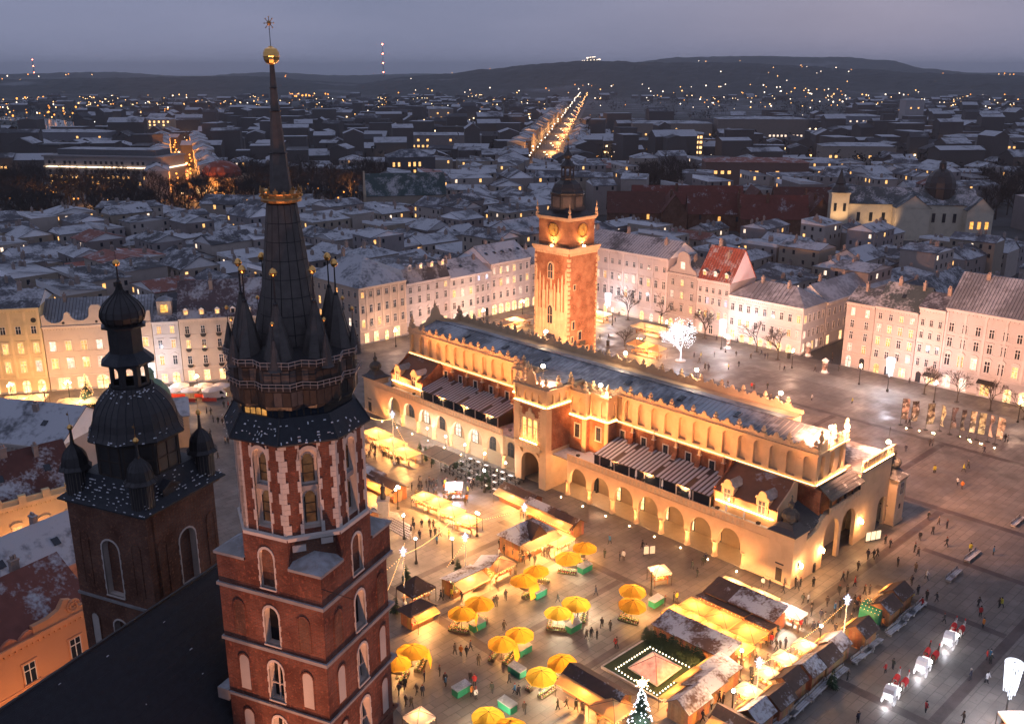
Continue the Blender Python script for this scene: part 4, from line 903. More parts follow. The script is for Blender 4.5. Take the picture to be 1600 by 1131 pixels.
# loggia
MB().box(10.6,21.4,-.35,.9,9.4,9.7).box(10.6,21.4,-.35,-.15,9.7,10.6).box(10.5,21.5,-.42,-.08,10.6,10.75).o('loggia_balustrade', END, hall)
for i in range(12): MB().box(-.26,.26,-.4,-.34,9.85,10.5).o('carved_panel', RELIEF, hall, (11.2+i*.88,0,0))
lr = MB().face([(10.2,-.7,12.3),(21.6,-.7,12.3),(21.6,3.6,15.2),(10.2,3.6,15.2)]).face([(10.2,-.7,12.1),(21.6,-.7,12.1),(21.6,3.6,15.0),(10.2,3.6,15.0)][::-1]).face([(10.2,-.7,12.1),(21.6,-.7,12.1),(21.6,-.7,12.3),(10.2,-.7,12.3)]).face([(10.2,-.7,12.1),(10.2,-.7,12.3),(10.2,3.6,15.2),(10.2,3.6,15.0)]).o('loggia_roof', TILE, hall)
for j in range(8):
    t = (j+.5)/8; MB().box(10.15,21.65,-.02,.05,-.02,.05).o('tile_course', TILE, lr, (0,-.7+4.3*t,12.32+2.9*t))
for v in (10.9,13.5,16,18.6,21.1): MB().box(-.16,.16,-.25,.05,10.75,12.2).o('loggia_post', WOODK, lr, (v,0,0))
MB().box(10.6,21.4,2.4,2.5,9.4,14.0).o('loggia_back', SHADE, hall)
# lower tiled roof between corner pavilion and loggia
MB().face([(4.0,.3,7.4),(9.6,.3,9.6),(9.6,4.8,11.2),(4.0,4.8,9.8)]).face([(4.0,.3,7.2),(9.6,.3,9.4),(9.6,.3,9.6),(4.0,.3,7.4)]).o('gable_roof', TILE, hall)
MB().ext([(4.0,6.9),(6,7.2),(7.4,7.6),(8.6,8.8),(9.6,9.3),(9.6,9.7),(8.4,9.2),(7.2,8.0),(5.9,7.6),(4.0,7.3)],-.12,.75).o('gable_coping', RELIEF, hall)
MB().box(9.0,9.35,.8,9,9.6,13.8).o('side_gable', HBRICK, hall)
# sunk round lamps on the end wall
for v, z in ((9.0,3.4),(22.5,4.0),(2.0,3.2)):
    l = MB().lathe([(.04,.7),(.2,.6),(.26,.2),(.16,-.1),(.03,-.2)],8).tube((0,0,.6),(0,.5,.9),.025,.025,4).o('wall_lantern', GLOW, hall, (v,-.6,z)); light('POINT',(v,-1.0,z-.1),420,WARM,hall,.2)
# --- corner pavilions with lead domes
DOM = [(1.0,0),(1.05,.3),(1.0,.55),(1.28,.75),(1.42,1.2),(1.3,1.7),(.9,2.15),(.5,2.4),(.36,2.7),(.5,3.0),(.5,3.4),(.2,3.7),(.1,4.3),(.2,4.5),(.05,4.8)]
dom_me = MB().lathe(DOM,12)
for k in range(12):
    a = k*pi/6; pts = [(r_*1.01*cos(a),r_*1.01*sin(a),z) for r_,z in DOM[2:8]]
    for p,q in zip(pts,pts[1:]): dom_me.tube(p,q,.04,.04,4,cap=False)
dom_me = dom_me.mesh('pavilion_dome',[mat('dome_lead',(.07,.065,.06),.5,.3,var=.4,vs=2)])
cor = [(0,0,4.2,4.4),(0,112.6,4.2,4.4),(33.4,-1.6,3.6,4.2),(31.2,112.6,4.2,4.4)]
for (v,u,dv,du) in cor:
    b = MB().box(v,v+dv,u,u+du,0,9.0).box(v-.12,v+dv+.12,u-.12,u+du+.12,0,.5).box(v-.2,v+dv+.2,u-.2,u+du+.2,8.6,9.0); pvn = b.o('corner_pavilion', END, hall)
    k_ = MB(); c_ = (v+dv/2,u+du/2); hx, hy = dv/2+.35, du/2+.35
    P = lambda s,z: [(c_[0]-hx*s,c_[1]-hy*s,z),(c_[0]+hx*s,c_[1]-hy*s,z),(c_[0]+hx*s,c_[1]+hy*s,z),(c_[0]-hx*s,c_[1]+hy*s,z)]
    rings = [P(1,9.0),P(1,9.12),P(.62,9.7),P(.42,10.5)]
    for a,d in zip(rings,rings[1:]):
        for q in range(4): k_.face([a[q],a[(q+1)%4],d[(q+1)%4],d[q]])
    k_.o('pavilion_skirt', TILE, pvn); put(dom_me,'pavilion_dome',pvn,(*c_,10.3))
    put(MB().box(-.55,.55,-.08,.02,0,2.3).mesh('pavilion_door',[WOODK]),'pavilion_door',pvn,(v,u+du/2,.5),-pi/2)
    put(MB().box(-.75,.75,-.1,.0,3.5,3.7).mesh('door_sign',[FIN]),'door_sign',pvn,(v,u+du/2,0),-pi/2)
    put(MB().box(-.3,.3,-.06,.02,0,.9).mesh('pavilion_window',[P_DARK]),'pavilion_window',pvn,(v+dv/2,u,3),0)
w = MB().box(-.7,.7,-.1,.02,5.8,8.2).o('pavilion_window', STONE, hall, (35.2,-1.6,0)); MB().box(-.55,.55,-.13,-.1,5.95,8.05).o('pane', P_DARK, w); MB().box(-.05,.05,-.17,-.13,5.95,8.05).box(-.55,.55,-.17,-.13,7.2,7.3).o('window_bar', STONE, w)
# ground uplights before the arcade columns
for i, u in enumerate([9+BW*i for i in range(8)] + [67.6+BW*i for i in range(8)]):
    MB().lathe([(.1,0),(.1,.08),(.07,.1)],8).o('ground_uplight', GLOW, hall, (-1.6,u,0.02))
    light('SPOT',(-1.9,u,.25),1500,(1,.38,.12),hall,.15,100,(.55*cos(0),0,1)).rotation_euler = (0,radians(-180+24),0)
for u in (7,15,23,31,39,47,66,74,82,90,98,106):      # small assumed floods, added on the terrace edge to light brick and attic
    fl_ = MB().box(-.22,.22,-.3,.3,0,.35).box(-.3,-.22,-.35,.35,-.05,.4).o('assumed_terrace_floodlight', FIN, hall, (.7,u,TZ+1.25)); MB().box(.225,.24,-.26,.26,.04,.31).o('flood_lens', GLOW, fl_)
    light('SPOT',(1.1,u,TZ+1.7),5600,(1,.38,.11),hall,.2,125,(.75,0,.66))
def to_hall(p): d = (p[0]-HALL_A[0],p[1]-HALL_A[1]); return Vector((d[0]*ca+d[1]*sa,-d[0]*sa+d[1]*ca,p[2]))
FLOOD = emit('floodlight_glow', (1,.74,.48), 90)
# floodlights on masts along the ridge
for (v,u,z,pw,aim) in ((11,1.2,24.6,38000,(1,.25,-.3)),(16.6,1.2,23.2,20000,(1,.2,-.35)),(29.5,-.6,17.4,13000,(1,.3,-.3)),(25.2,56,22.6,68000,(1,.2,-.25)),(1.2,57.2,24.6,5000,(-.5,-.3,-1)),(5.8,46.2,22.2,3500,(-.4,-.6,-1)),(25.6,38,22.8,88000,(1,.15,-.28)),(25.6,19,22.6,62000,(1,.0,-.3)),(25.6,80,22.6,68000,(1,.2,-.28))):
    l = MB().lathe([(.05,-.35),(.3,-.25),(.42,0),(.3,.25),(.05,.35)],10).o('floodlight', FLOOD, hall, (v,u,z)); MB().tube((0,0,-.3),(0,0,-(z-20.2)),.05,.05,5).box(-.3,.3,-.1,.1,-.45,-.3).o('floodlight_mast', FIN, l)
    light('SPOT',(v+aim[0]*.6,u+aim[1]*.6,z+aim[2]*.6),pw,(1,.45,.24),hall,.4,140,aim)
# ================================================================== town hall tower
TB = brick('town_tower_brick', (.22,.085,.042), (.29,.12,.06), (.26,.19,.13), (ca-.7*sa, sa+.7*ca, 0))
tw = E('town_hall_tower', 'tall floodlit brick clock tower with stone facing and dark baroque helmet', 'tower', HW(94.7,49.1), HALL_RZ)
TX, TY = 11.0, 12.2                                    # near corner at the origin, +x and +y away from the camera
TS = mat('tower_stone', (.42,.31,.20), .85, var=.3, vs=.8, dirt=.35)
MB().box(0,TX,0,TY,0,36).o('tower_wall', TB, tw)
MB().box(-.35,TX+.35,-.35,TY+.35,35.6,36.3).box(-.6,TX+.6,-.6,TY+.6,36.3,36.9).o('cornice', TS, tw)
for i in range(18): MB().box(-.32,-.02,-.17,.17,34.9,35.6).o('corbel', TS, tw, (0,.5+i*(TY-1)/17,0))
for i in range(16): MB().box(-.17,.17,-.32,-.02,34.9,35.6).o('corbel', TS, tw, (.5+i*(TX-1)/15,0,0))
# stone facing on the left face (x = 0): panels, lesenes, gable
MB().box(-.12,0,.3,TY-.3,0,20).o('stone_facing', TS, tw)
for i in range(9):
    y = .8+i*(TY-1.6)/8; h = (30,28.5,27.5,26,28,26,27.5,28.5,30)[i]
    MB().box(-.3,-.1,-.2,.2,14,h).lathe([(.26,h),(.05,h+1.4)],4,(-.2,0),0,pi/4).o('stone_lesene', TS, tw, (0,y,0))
    if i%2 == 0: MB().box(-.2,-.0,-.55,.55,20,h-2.5).o('stone_facing', TS, tw, (0,y,0))
for y in (.0,TY-.0):
    for j in range(28):
        e = .7 if j%2 else .45; MB().box(-.1,e if True else .5,min(0,0)-.1+(y if y>0 else 0)-(e if y>0 else 0),(e if y==0 else y+.1),1+j*1.2,1+j*1.2+.75).o('quoin', TS, tw)
for j in range(28):
    e = .6 if j%2 else .35; MB().box(TX-e,TX+.1,-.1,e,1+j*1.2,1+j*1.2+.75).o('quoin', TS, tw)
def lancet(y, z0, w, h, face, lit=False, par=tw):
    pts = [(-w/2,0),(w/2,0)]+[(w/2*cos(pi*q/6),h-w/2+w*.75*sin(pi*q/6)) for q in range(7)]; po = [(-w/2-.35,-.3),(w/2+.35,-.3)]+[((w/2+.35)*cos(pi*q/6),h-w/2+(w*.75+.4)*sin(pi*q/6)) for q in range(7)]
    loc = (-.3,y,z0) if face == 0 else (y,-.1,z0); rz = -pi/2 if face == 0 else 0
    o = put(MB().ext(po,-.12,.12).mesh('lancet_window',[TS]),'lancet_window',par,loc,rz); put(MB().ext(pts,-.2,-.1).mesh('pane',[P_WARM if lit else P_DARK]),'pane',o); put(MB().box(-.06,.06,-.26,-.2,0,h-.1).box(-w/2,w/2,-.26,-.2,h*.5,h*.5+.12).mesh('window_bar',[TS]),'window_bar',o)
lancet(TY/2,28.6,1.5,3.6,0); lancet(TY/2,16.5,1.6,4.4,0)
b = MB().box(-1.6,0,TY/2-2.2,TY/2+2.2,5,11.2); oy = b.o('oriel', TS, tw)
MB().face([(-2.0,TY/2-2.6,11.2),(-2.0,TY/2+2.6,11.2),(-.1,TY/2+1.4,13.6),(-.1,TY/2-1.4,13.6)][::-1]).face([(-2.0,TY/2-2.6,11.2),(-.1,TY/2-1.4,13.6),(-.1,TY/2-2.6,11.2)]).face([(-2.0,TY/2+2.6,11.2),(-.1,TY/2+2.6,11.2),(-.1,TY/2+1.4,13.6)]).o('oriel_roof', SLATE, oy)
for y in (TY/2-.9,TY/2+.9): MB().box(-1.66,-1.6,-.55,.55,7,10.4).o('pane', P_WARM, oy, (0,y,0), col=(1,.85,.5)); MB().box(-1.72,-1.66,-.05,.05,7,10.4).box(-1.72,-1.66,-.55,.55,8.9,9.0).o('window_bar', FIN, oy, (0,y,0))
for x,z,w_,h in ((2.2,26,.6,1.2),(2.0,15.5,.8,2.0),(4.6,12.2,1.1,2.2),(7.5,7.5,.9,2.4),(1.6,11.8,.6,1.6),(2.8,5,.8,1.6)):
    o = MB().box(-w_/2-.22,w_/2+.22,-.12,.05,-.2,h+.25).o('side_window', TS, tw, (x,0,z)); MB().box(-w_/2,w_/2,-.16,-.1,0,h).o('pane', P_DARK, o)
MB().box(3.6,5.8,-1.1,0,10.9,11.15).box(3.6,5.8,-1.1,-1.0,11.15,12.1).o('small_balcony', FIN, tw)
# clock stage
MB().box(.7,TX-.7,.7,TY-.7,36.9,43.6).o('clock_stage', TB, tw)
MB().box(.4,TX-.4,.4,TY-.4,43.6,44.1).box(.1,TX-.1,.1,TY-.1,44.1,44.5).o('cornice', TS, tw)
CLK = mat('clock_face', (.30,.20,.06), .5, .3, var=.2, vs=2)
def clock(x, y, rz):
    o = put(MB().tube((0,-.12,0),(0,.1,0),1.75,1.75,28).mesh('clock_dial',[CLK]),'clock_dial',tw,(x,y,41.0),rz)
    b = MB()
    for k in range(12):
        a = k*pi/6; b.tube((1.3*sin(a),-.16,1.3*cos(a)),(1.58*sin(a),-.16,1.58*cos(a)),.07,.07,4)
    for k in range(28):
        a, d = 2*pi*k/28, 2*pi*(k+1)/28; b.tube((1.72*sin(a),-.14,1.72*cos(a)),(1.72*sin(d),-.14,1.72*cos(d)),.09,.09,4,cap=False)
    put(b.mesh('clock_numerals',[GOLD]),'clock_numerals',o); put(MB().tube((0,-.2,0),(.5,-.2,.65),.07,.03,4).tube((0,-.2,0),(.9,-.2,-.9),.06,.02,4).mesh('clock_hand',[GOLD]),'clock_hand',o)
    put(MB().box(-.3,.3,-.05,.05,0,1.3).mesh('stage_door',[P_DARK]),'stage_door',tw,(x,y,37.1),rz)
clock(.66,TY/2,-pi/2); clock(TX/2,.66,0)
for x,y,ax in ((-.1,TY/2,(1,0)),(TX/2,-.1,(0,1))):
    MB().box(-.2,.2,-.2,.2,0,.3).o('clock_floodlight', GLOW, tw, (x+.05*0,y,36.95)); o = light('SPOT',(x,y,37.5),2600,(1,.46,.13),tw,.15,130,(ax[0]*.35,ax[1]*.35,1))
for x,y in ((.4,.4),(TX-.4,.4),(.4,TY-.4),(TX-.4,TY-.4)): MB().box(-.3,.3,-.3,.3,44.5,45.3).lathe([(.4,45.3),(.2,45.6),(.42,46.1),(.3,46.6),(.1,46.8),(.16,47.3),(.03,48.2)],8).o('corner_finial', TS, tw, (x,y,0))
for k in range(12):
    for (x,y) in ((-.45,.3+k*(TY-.6)/11),(.3+k*(TX-.6)/11,-.45)): MB().tube((0,0,36.9),(0,0,37.9),.03,.03,4).o('railing_post', FIN, tw, (x,y,0))
# helmet
hc = (TX/2,TY/2)
MB().lathe([(7.2,44.4),(7.2,44.6),(5.0,45.6),(4.5,46.6)],4,hc,0,pi/4).o('helmet_skirt', DARKCU, tw)
MB().lathe([(4.5,46.2),(4.4,46.5),(4.4,49.8),(4.75,50.0),(4.8,50.3),(4.3,50.5)],8,hc,0,pi/8).o('helmet_drum', DARKCU, tw)
for k in range(8): MB().box(-1.2,1.2,-4.12,-4.0,46.8,49.4).rot(0,k*pi/4).o('drum_panel', PLATE, tw, (*hc,0))
hb = MB().lathe([(4.3,50.4),(4.15,50.8),(3.9,51.6),(3.3,52.5),(2.5,53.1),(2.0,53.5),(2.1,53.8),(1.9,54.0)],8,hc,0,pi/8).o('helmet_bell', DARKCU, tw)
for k in range(8):
    a = k*pi/4+pi/8; MB().tube((4.3*cos(a),4.3*sin(a),50.5),(3.35*cos(a),3.35*sin(a),52.5),.08,.08,4).o('bell_rib', PLATE, hb, (*hc,0))
b = MB()
for k in range(8): kk = len(b.v); b.arch(-.68,.68,54,56.8,0,.85,54.3,55.9,-1.65,-1.5,0,0,5); b.rot(kk,k*pi/4)
b.o('helmet_lantern', DARKCU, tw, (*hc,0))
MB().lathe([(1.7,56.7),(2.1,56.8),(2.1,57.0),(1.5,57.6),(1.0,58.1),(.7,58.6),(1.0,59.0),(1.15,59.5),(.95,60.0),(.5,60.5),(.25,61),(.12,62),(.08,63.2)],8,hc,0,pi/8).o('helmet_cap', DARKCU, tw)
MB().lathe([(.1,63.1),(.3,63.25),(.42,63.6),(.3,63.95),(.08,64.1),(.04,65.6)],8,hc).o('gilded_ball', GOLD, tw)
for x,y,d,pw in ((-7,TY/2-2,(.5,0,1),9500),(-5,TY-1,(.3,-.1,1),4500),(TX-1,-6,(-.1,.5,1),5200),(2,-6,(.1,.5,1),4200)):
    light('SPOT',(x,y,.8),pw,(1,.46,.13),tw,.3,75,d,'floodlight_beam'); MB().box(-.4,.4,-.3,.3,0,.5).o('ground_floodlight', FIN, tw, (x,y,0))
for x in (1.2,3.0):
    l = MB().lathe([(.05,.4),(.28,.25),(.28,-.15),(.05,-.3)],8).o('wall_lantern', GLOW, tw, (x,-1.0,5.4)); MB().tube((0,0,.3),(0,1.0,.5),.04,.04,4).o('lantern_arm', FIN, l)
light('POINT',(2.1,-1.6,5.4),1500,WARM,tw,.3)
# ================================================================== town houses round the square
wf_me = MB().box(-.62,-.5,-.1,.06,0,1.0).box(.5,.62,-.1,.06,0,1.0).box(-.68,.68,-.13,.06,1.0,1.09).box(-.7,.7,-.2,.06,-.07,0).mesh('window',[TRIM])
wb_me = MB().box(-.035,.035,-.06,.0,0,1).box(-.5,.5,-.06,.0,.62,.66).box(-.5,-.44,-.05,0,0,1).box(.44,.5,-.05,0,0,1).box(-.44,.44,-.05,0,.96,1).mesh('window_bar',[WHITE])
wp = {k: MB().box(-.5,.5,-.02,.03,0,1).mesh('pane',[m]) for k, m in (('d',P_DARK),('w',P_WARM),('p',P_PALE),('b',P_BLUE),('s',P_SHOP))}
ped_me = MB().ext([(-.8,1.12),(.8,1.12),(0,1.36)],-.22,.05).box(-.82,.82,-.24,.05,1.08,1.13).mesh('pediment',[TRIM])
hood_me = MB().box(-.8,.8,-.24,.05,1.12,1.2).mesh('window_hood',[TRIM])
arc_me = MB().ext([(-.74,1.1),(.74,1.1)]+[(.74*cos(pi*q/6),1.1+.22*sin(pi*q/6)) for q in range(1,6)],-.2,.05).mesh('window_arch',[TRIM])
apts = [(-.5,0),(.5,0),(.5,.75)]+[(.5*cos(pi*q/6),.75+.25*sin(pi*q/6)) for q in range(1,6)]+[(-.5,.75)]
ao = [(-.62,0),(.62,0),(.62,.75)]+[(.62*cos(pi*q/6),.75+.33*sin(pi*q/6)) for q in range(1,6)]+[(-.62,.75)]
ash_me = MB().ext(ao,-.08,.04).mesh('shop_arch',[TRIM]); asp = {k: MB().ext(apts,-.13,-.08).mesh('pane',[m]) for k, m in (('d',P_DARK),('s',P_SHOP),('p',P_PALE),('w',P_WARM))}
asb_me = MB().box(-.03,.03,-.18,-.13,0,.95).box(-.5,.5,-.18,-.13,.6,.64).mesh('window_bar',[FIN])
chim_me = MB().box(-.5,.5,-.35,.35,0,1).box(-.58,.58,-.43,.43,1,1.1).box(-.3,-.05,-.15,.15,1.1,1.35).box(.1,.35,-.15,.15,1.1,1.35).mesh('chimney',[mat('chimney_render',(.30,.24,.21),.9,var=.3,vs=1.5,snow=.6)])
dorm_w = MB().box(-.7,.7,-.1,1.6,0,1.5).mesh('dormer',[WALL]); dorm_r = MB().gable(-.8,.8,-.3,2.4,1.5,.6,'y',.1,0,1).mesh('dormer_roof',[SNOWD,WALL])
sky_me = MB().box(-.5,.5,-.6,.6,0,.16).mesh('roof_window',[P_DARK])
def window(par, x, z, w, h, kind, tcol, y=0, style='plain', rz=0):
    o = put(wf_me,'window',par,(x,y,z),rz,tcol,(w,1,h)); put(wp[kind],'pane',o,col=R.choice(((1,1,1),(1,.9,.8),(.75,.7,.65),(1.1,1,.9)))); put(wb_me,'window_bar',o)
    if style == 'ped': put(ped_me,'pediment',o,col=tcol)
    elif style == 'hood': put(hood_me,'window_hood',o,col=tcol)
    elif style == 'arch': put(arc_me,'window_arch',o,col=tcol)
    return o
def kind(p, r=R):
    if r.random() < p: return r.choice('wwwwpp')
    return 'd'
def seams(par, x0, x1, y0, z0, y1, z1, gap, m=SEAM):
    me = MB().tube((0,y0,z0+.05),(0,y1,z1+.05),.05,.05,4).mesh('standing_seam',[m]); n = int((x1-x0)/gap)
    for i in range(n+1): put(me,'standing_seam',par,(x0+(x1-x0)*i/n,0,0))
def house(label, P0, rz, W_, H, D, col, fl, shops, roof=('gable',5,SNOWR,(1,1,1)), tcol=None, cornice=.5, chim=2, dorm=0, skyl=0, side=None, seam=0, name='town_house', group='houses facing the square', shop_h=4.0, pilasters=0, x0off=0):
    """facade along local +x from P0, facing local -y. fl: rows of (z, h, w, n, lit share, style)"""
    tcol = tcol or tuple(min(1,c*1.12) for c in col)
    t = E(name, label, 'house', P0, rz, group); t['pos'] = [P0[0]+W_/2*cos(rz), P0[1]+W_/2*sin(rz), 0]
    MB().box(.02,W_-.02,0,D,0,H).o('wall', WALL, t, col=col)
    MB().box(-.02,W_+.02,-cornice,.3,H-.35,H+.02).box(.05,W_-.05,-cornice*.6,.2,H-.75,H-.36).o('cornice', TRIM, t, col=tcol)
    nb = int(W_/.7)
    dm_ = MB().box(-.12,.12,-cornice*.55,0,-.3,0).mesh('cornice_bracket',[TRIM])
    for i in range(min(nb,40)): put(dm_,'cornice_bracket',t,(W_*(i+.5)/min(nb,40),0,H-.76),0,tcol)
    MB().box(.03,W_-.03,-.16,.1,shop_h,shop_h+.3).o('string_course', TRIM, t, col=tcol)
    MB().box(.03,W_-.03,-.12,.05,0,.5).o('plinth', GSTONE, t)
    for fi, f in enumerate(fl):
        z,h,w,n,lit,st = f[:6]; xs = f[6] if len(f) > 6 else [W_*(i+.5)/n for i in range(n)]
        for x in xs: window(t, x, z, w, h, kind(lit) if not isinstance(lit,str) else lit, tcol, 0, st)
        if fi and len(f) < 8: MB().box(.03,W_-.03,-.1,.05,z-.5,z-.32).o('string_course', TRIM, t, col=tcol)
    for (x,w,h,k,st) in shops:
        if st == 'a': o = put(ash_me,'shop_arch',t,(x,0,.1),0,tcol,(w,1,h)); put(asp[k],'pane',o,col=(1,1,1)); put(asb_me,'window_bar',o)
        else:
            o = put(wf_me,'shop_window',t,(x,0,.5),0,tcol,(w,1,h)); put(wp[k],'pane',o,col=(1,1,1)); put(wb_me,'window_bar',o)
            if st == 'aw': put(MB().face([(-.75*w,-1.3,h+.4),(.75*w,-1.3,h+.4),(.75*w,0,h+1.0),(-.75*w,0,h+1.0)]).face([(-.75*w,-1.3,h+.1),(.75*w,-1.3,h+.1),(.75*w,-1.3,h+.4),(-.75*w,-1.3,h+.4)]).mesh('awning',[FIN]),'awning',t,(x,0,0))
    for i in range(pilasters):
        x = W_*(i)/(pilasters-1); x = min(max(x,.35),W_-.35); MB().box(-.3,.3,-.14,.04,shop_h+.3,H-.8).box(-.38,.38,-.2,.04,H-1.2,H-.8).o('pilaster', TRIM, t, (x,0,0), col=tcol)
    rk, rh, rm, rc = roof; r_ = None
    if rk == 'gable':
        b = MB().gable(0,W_,0,D,H,rh,'x',.35,0,1); r_ = b.o('roof',[rm,WALL],t,col=rc)
        if seam: seams(r_,.3,W_-.3,-.3,H+.1,D/2,H+rh+.15,seam)
        sl = lambda y: H+rh*min(y,D-y)/(D/2)+.15
    elif rk == 'hip':
        r_ = MB().hip(0,W_,0,D,H,rh,.4).o('roof',rm,t,col=rc); sl = lambda y: H+rh*min(y,D-y)/(min(D,W_)/2)
        if seam: seams(r_,D/2+.5,W_-D/2,-.3,H+.05,D/2,H+rh,seam)
    elif rk == 'mansard':
        y1 = 2.2; b = MB().face([(0,-.2,H),(W_,-.2,H),(W_,y1,H+rh),(0,y1,H+rh)]).face([(0,y1,H+rh),(W_,y1,H+rh),(W_,D,H+rh+1.2),(0,D,H+rh+1.2)]).face([(0,-.2,H),(0,y1,H+rh),(0,D,H+rh+1.2),(0,D,H)],1).face([(W_,-.2,H),(W_,D,H),(W_,D,H+rh+1.2),(W_,y1,H+rh)],1).face([(0,D,H),(0,D,H+rh+1.2),(W_,D,H+rh+1.2),(W_,D,H)],1)
        r_ = b.o('roof',[rm,WALL],t,col=rc); sl = lambda y: H+rh+1.2*(y-y1)/(D-y1)
    elif rk == 'steep':                                   # ridge across, one tall slope to the street, gable wall right
        b = MB().gable(0,W_,0,D,H,rh,'x',.25,0,1); r_ = b.o('roof',[rm,WALL],t,col=rc); sl = lambda y: H+rh*min(y,D-y)/(D/2)+.15
        if seam: seams(r_,.3,W_-.3,-.2,H+.1,D/2,H+rh+.15,seam)
    for i in range(chim):
        x = W_*(i+.5+R.uniform(-.25,.25))/chim; y = D*R.uniform(.35,.6); put(chim_me,'chimney',r_,(x,y,sl(y)-.6),R.choice((0,pi/2)),sc=(1,1,R.uniform(1.6,2.6)))
    for i in range(dorm):
        x = W_*(i+.5)/dorm; y = .8; o = put(dorm_w,'dormer',r_,(x,y,sl(y)-.3),0,tcol); put(dorm_r,'dormer_roof',o); q = put(wp[kind(.45)],'pane',o,(0,-.12,.25),sc=(.85,1,1.05),col=(1,1,1))
    for i in range(skyl):
        x = W_*(i+.5)/skyl; y = D*.25; o = put(sky_me,'roof_window',r_,(x,y,sl(y)+.05)); o.rotation_euler = (atan2(rh,D/2),0,0)
    if side:                                              # windows on a side wall: ('l'|'r', rows)
        for sd, rows in side:
            for (z,h,w,n,lit,st) in rows:
                for i in range(n):
                    y = D*(i+.5)/n; o = window(t, 0 if sd=='l' else W_, z, w, h, kind(lit), tcol, y, st, -pi/2 if sd=='l' else pi/2)
    return t
RA = radians(-46); RB = radians(44)
CR = (.62,.50,.40); PK = (.55,.47,.44); TP = (.42,.36,.33); WH = (.62,.58,.56); GY = (.50,.46,.46); YL = (.66,.52,.30); RS = (.48,.40,.37)
def rowA(u): return HW(u,120)
def rowB(v): return HW(165.5,v)
def reg(W_, n, w, h, k, st='r', every=1): return [(W_*(i+.5)/n, w, h, k, st) for i in range(n) if i%every == 0]
A1 = house('long pale palace with pedimented windows, just right of the brick clock tower', rowA(160), RA, 44, 22.0, 16, PK, [(6.6,2.9,1.25,14,.12,'ped'),(11.8,2.5,1.3,14,.45,'hood'),(17.3,1.7,1.1,14,.08,'plain')], reg(44,11,1.5,2.8,'s','a',2)+reg(44,11,1.4,2.6,'p','a',3), ('gable',4.5,SNOWR,(1,1,1)), pilasters=8, chim=3, seam=1.1)
A2 = house('narrow grey house with a rounded scroll gable', rowA(115.9), RA, 11.4, 18.0, 15, TP, [(5.6,2.2,1.1,3,.15,'hood'),(9.8,2.2,1.1,3,.35,'plain'),(14.0,2.0,1.1,3,.05,'plain')], [(2,1.3,2.6,'s','a'),(6,1.6,2.8,'s','a'),(9.5,1.2,2.5,'d','a')], ('gable',4.5,SNOWD,(.9,1,1)), chim=1)
b = MB().ext([(-5.2,0),(5.2,0),(5.2,.8),(4.4,1.7),(3.6,1.9),(2.9,2.6),(2.5,3.2),(2.3,5.2)]+[(2.3*cos(pi*q/8),5.2+2.0*sin(pi*q/8)) for q in range(1,8)]+[(-2.3,5.2),(-2.5,3.2),(-2.9,2.6),(-3.6,1.9),(-4.4,1.7),(-5.2,.8)],-.1,.5); o = b.o('scroll_gable', WALL, A2, (5.7,0,18.0), col=TP); window(A2,5.7,19.6,1.6,2.2,'p',PK,-.1)
A3 = house('pink house with steep red tiled roof and three gabled dormers', rowA(104.4), RA, 12.2, 17.6, 14, PK, [(5.5,2.3,1.1,5,.8,'ped'),(9.9,2.2,1.05,5,'d','hood'),(13.6,1.6,1,5,.1,'plain')], [(2.2,1.4,2.8,'p','r'),(6,1.5,2.8,'d','r'),(10,1.6,2.8,'s','r')], ('steep',9.5,SNOWT,(1.25,1,1)), chim=2, dorm=3, seam=.9)
for i in (1.9,4.3): window(A3, i*2.2 if i < 4 else 11, 10, .9, 2, 'b', PK, -.02)
A4 = house('wide low white house with slate roof on the street corner', rowA(92.3), RA, 25.4, 14.2, 13, WH, [(5.0,2.1,1.15,9,.55,'hood'),(9.6,2.2,1.15,9,.12,'hood')], [(2.0,1.7,2.9,'s','r')]+[(5.5+i*3.2,1.5,2.4,'s','a') for i in range(6)], ('hip',4.6,METALR,(1,1,1)), seam=1.2, side=[('r',[(5.0,2.1,1.15,5,.2,'hood'),(9.6,2.2,1.15,5,.15,'hood'),(.8,2.6,1.3,5,.9,'plain')])], chim=2)
A5 = house('taupe narrow corner house, two windows wide, right of the side street', rowA(54.0), RA, 8.3, 18.6, 13, TP, [(4.6,2.3,1.15,2,.9,'plain'),(8.3,2.1,1.1,2,'d','plain'),(11.6,2.1,1.1,2,'d','plain'),(14.9,2.2,1.15,2,.9,'plain')], [(2.1,1.5,3.2,'p','a'),(6.1,1.5,3.2,'d','a')], ('gable',3.2,SNOWD,(.9,1.05,1)), chim=1, side=[('l',[(5,2.1,1.1,3,.2,'plain'),(9,2.1,1.1,3,.1,'plain')])])
A6 = house('taupe house of four lit window rows under a green grey roof', rowA(45.6), RA, 11.8, 18.8, 14, RS, [(4.6,2.0,1.15,4,.7,'arch'),(8.2,2.2,1.2,4,.95,'hood'),(11.8,2.1,1.2,4,.9,'hood'),(15.4,1.7,1.1,4,.5,'plain')], [(2,1.5,2.6,'w','a'),(5,1.3,2.6,'d','a'),(9.2,1.7,2.4,'s','r')], ('gable',5.6,SNOWD,(.75,1.0,.95)), chim=2, skyl=1)
A7 = house('narrow pink house with wavy gable line beside the broad palace', rowA(33.7), RA, 6.9, 20.6, 13, PK, [(4.8,2.0,.9,3,.1,'plain'),(8.6,2.0,.95,3,.15,'hood'),(12.4,1.7,.9,3,'d','arch'),(15.8,1.7,.9,3,.3,'plain')], [(1.8,1.4,3,'d','a'),(5,2.2,2.4,'s','aw')], ('gable',3,SNOWD,(1,1,1)), chim=1)
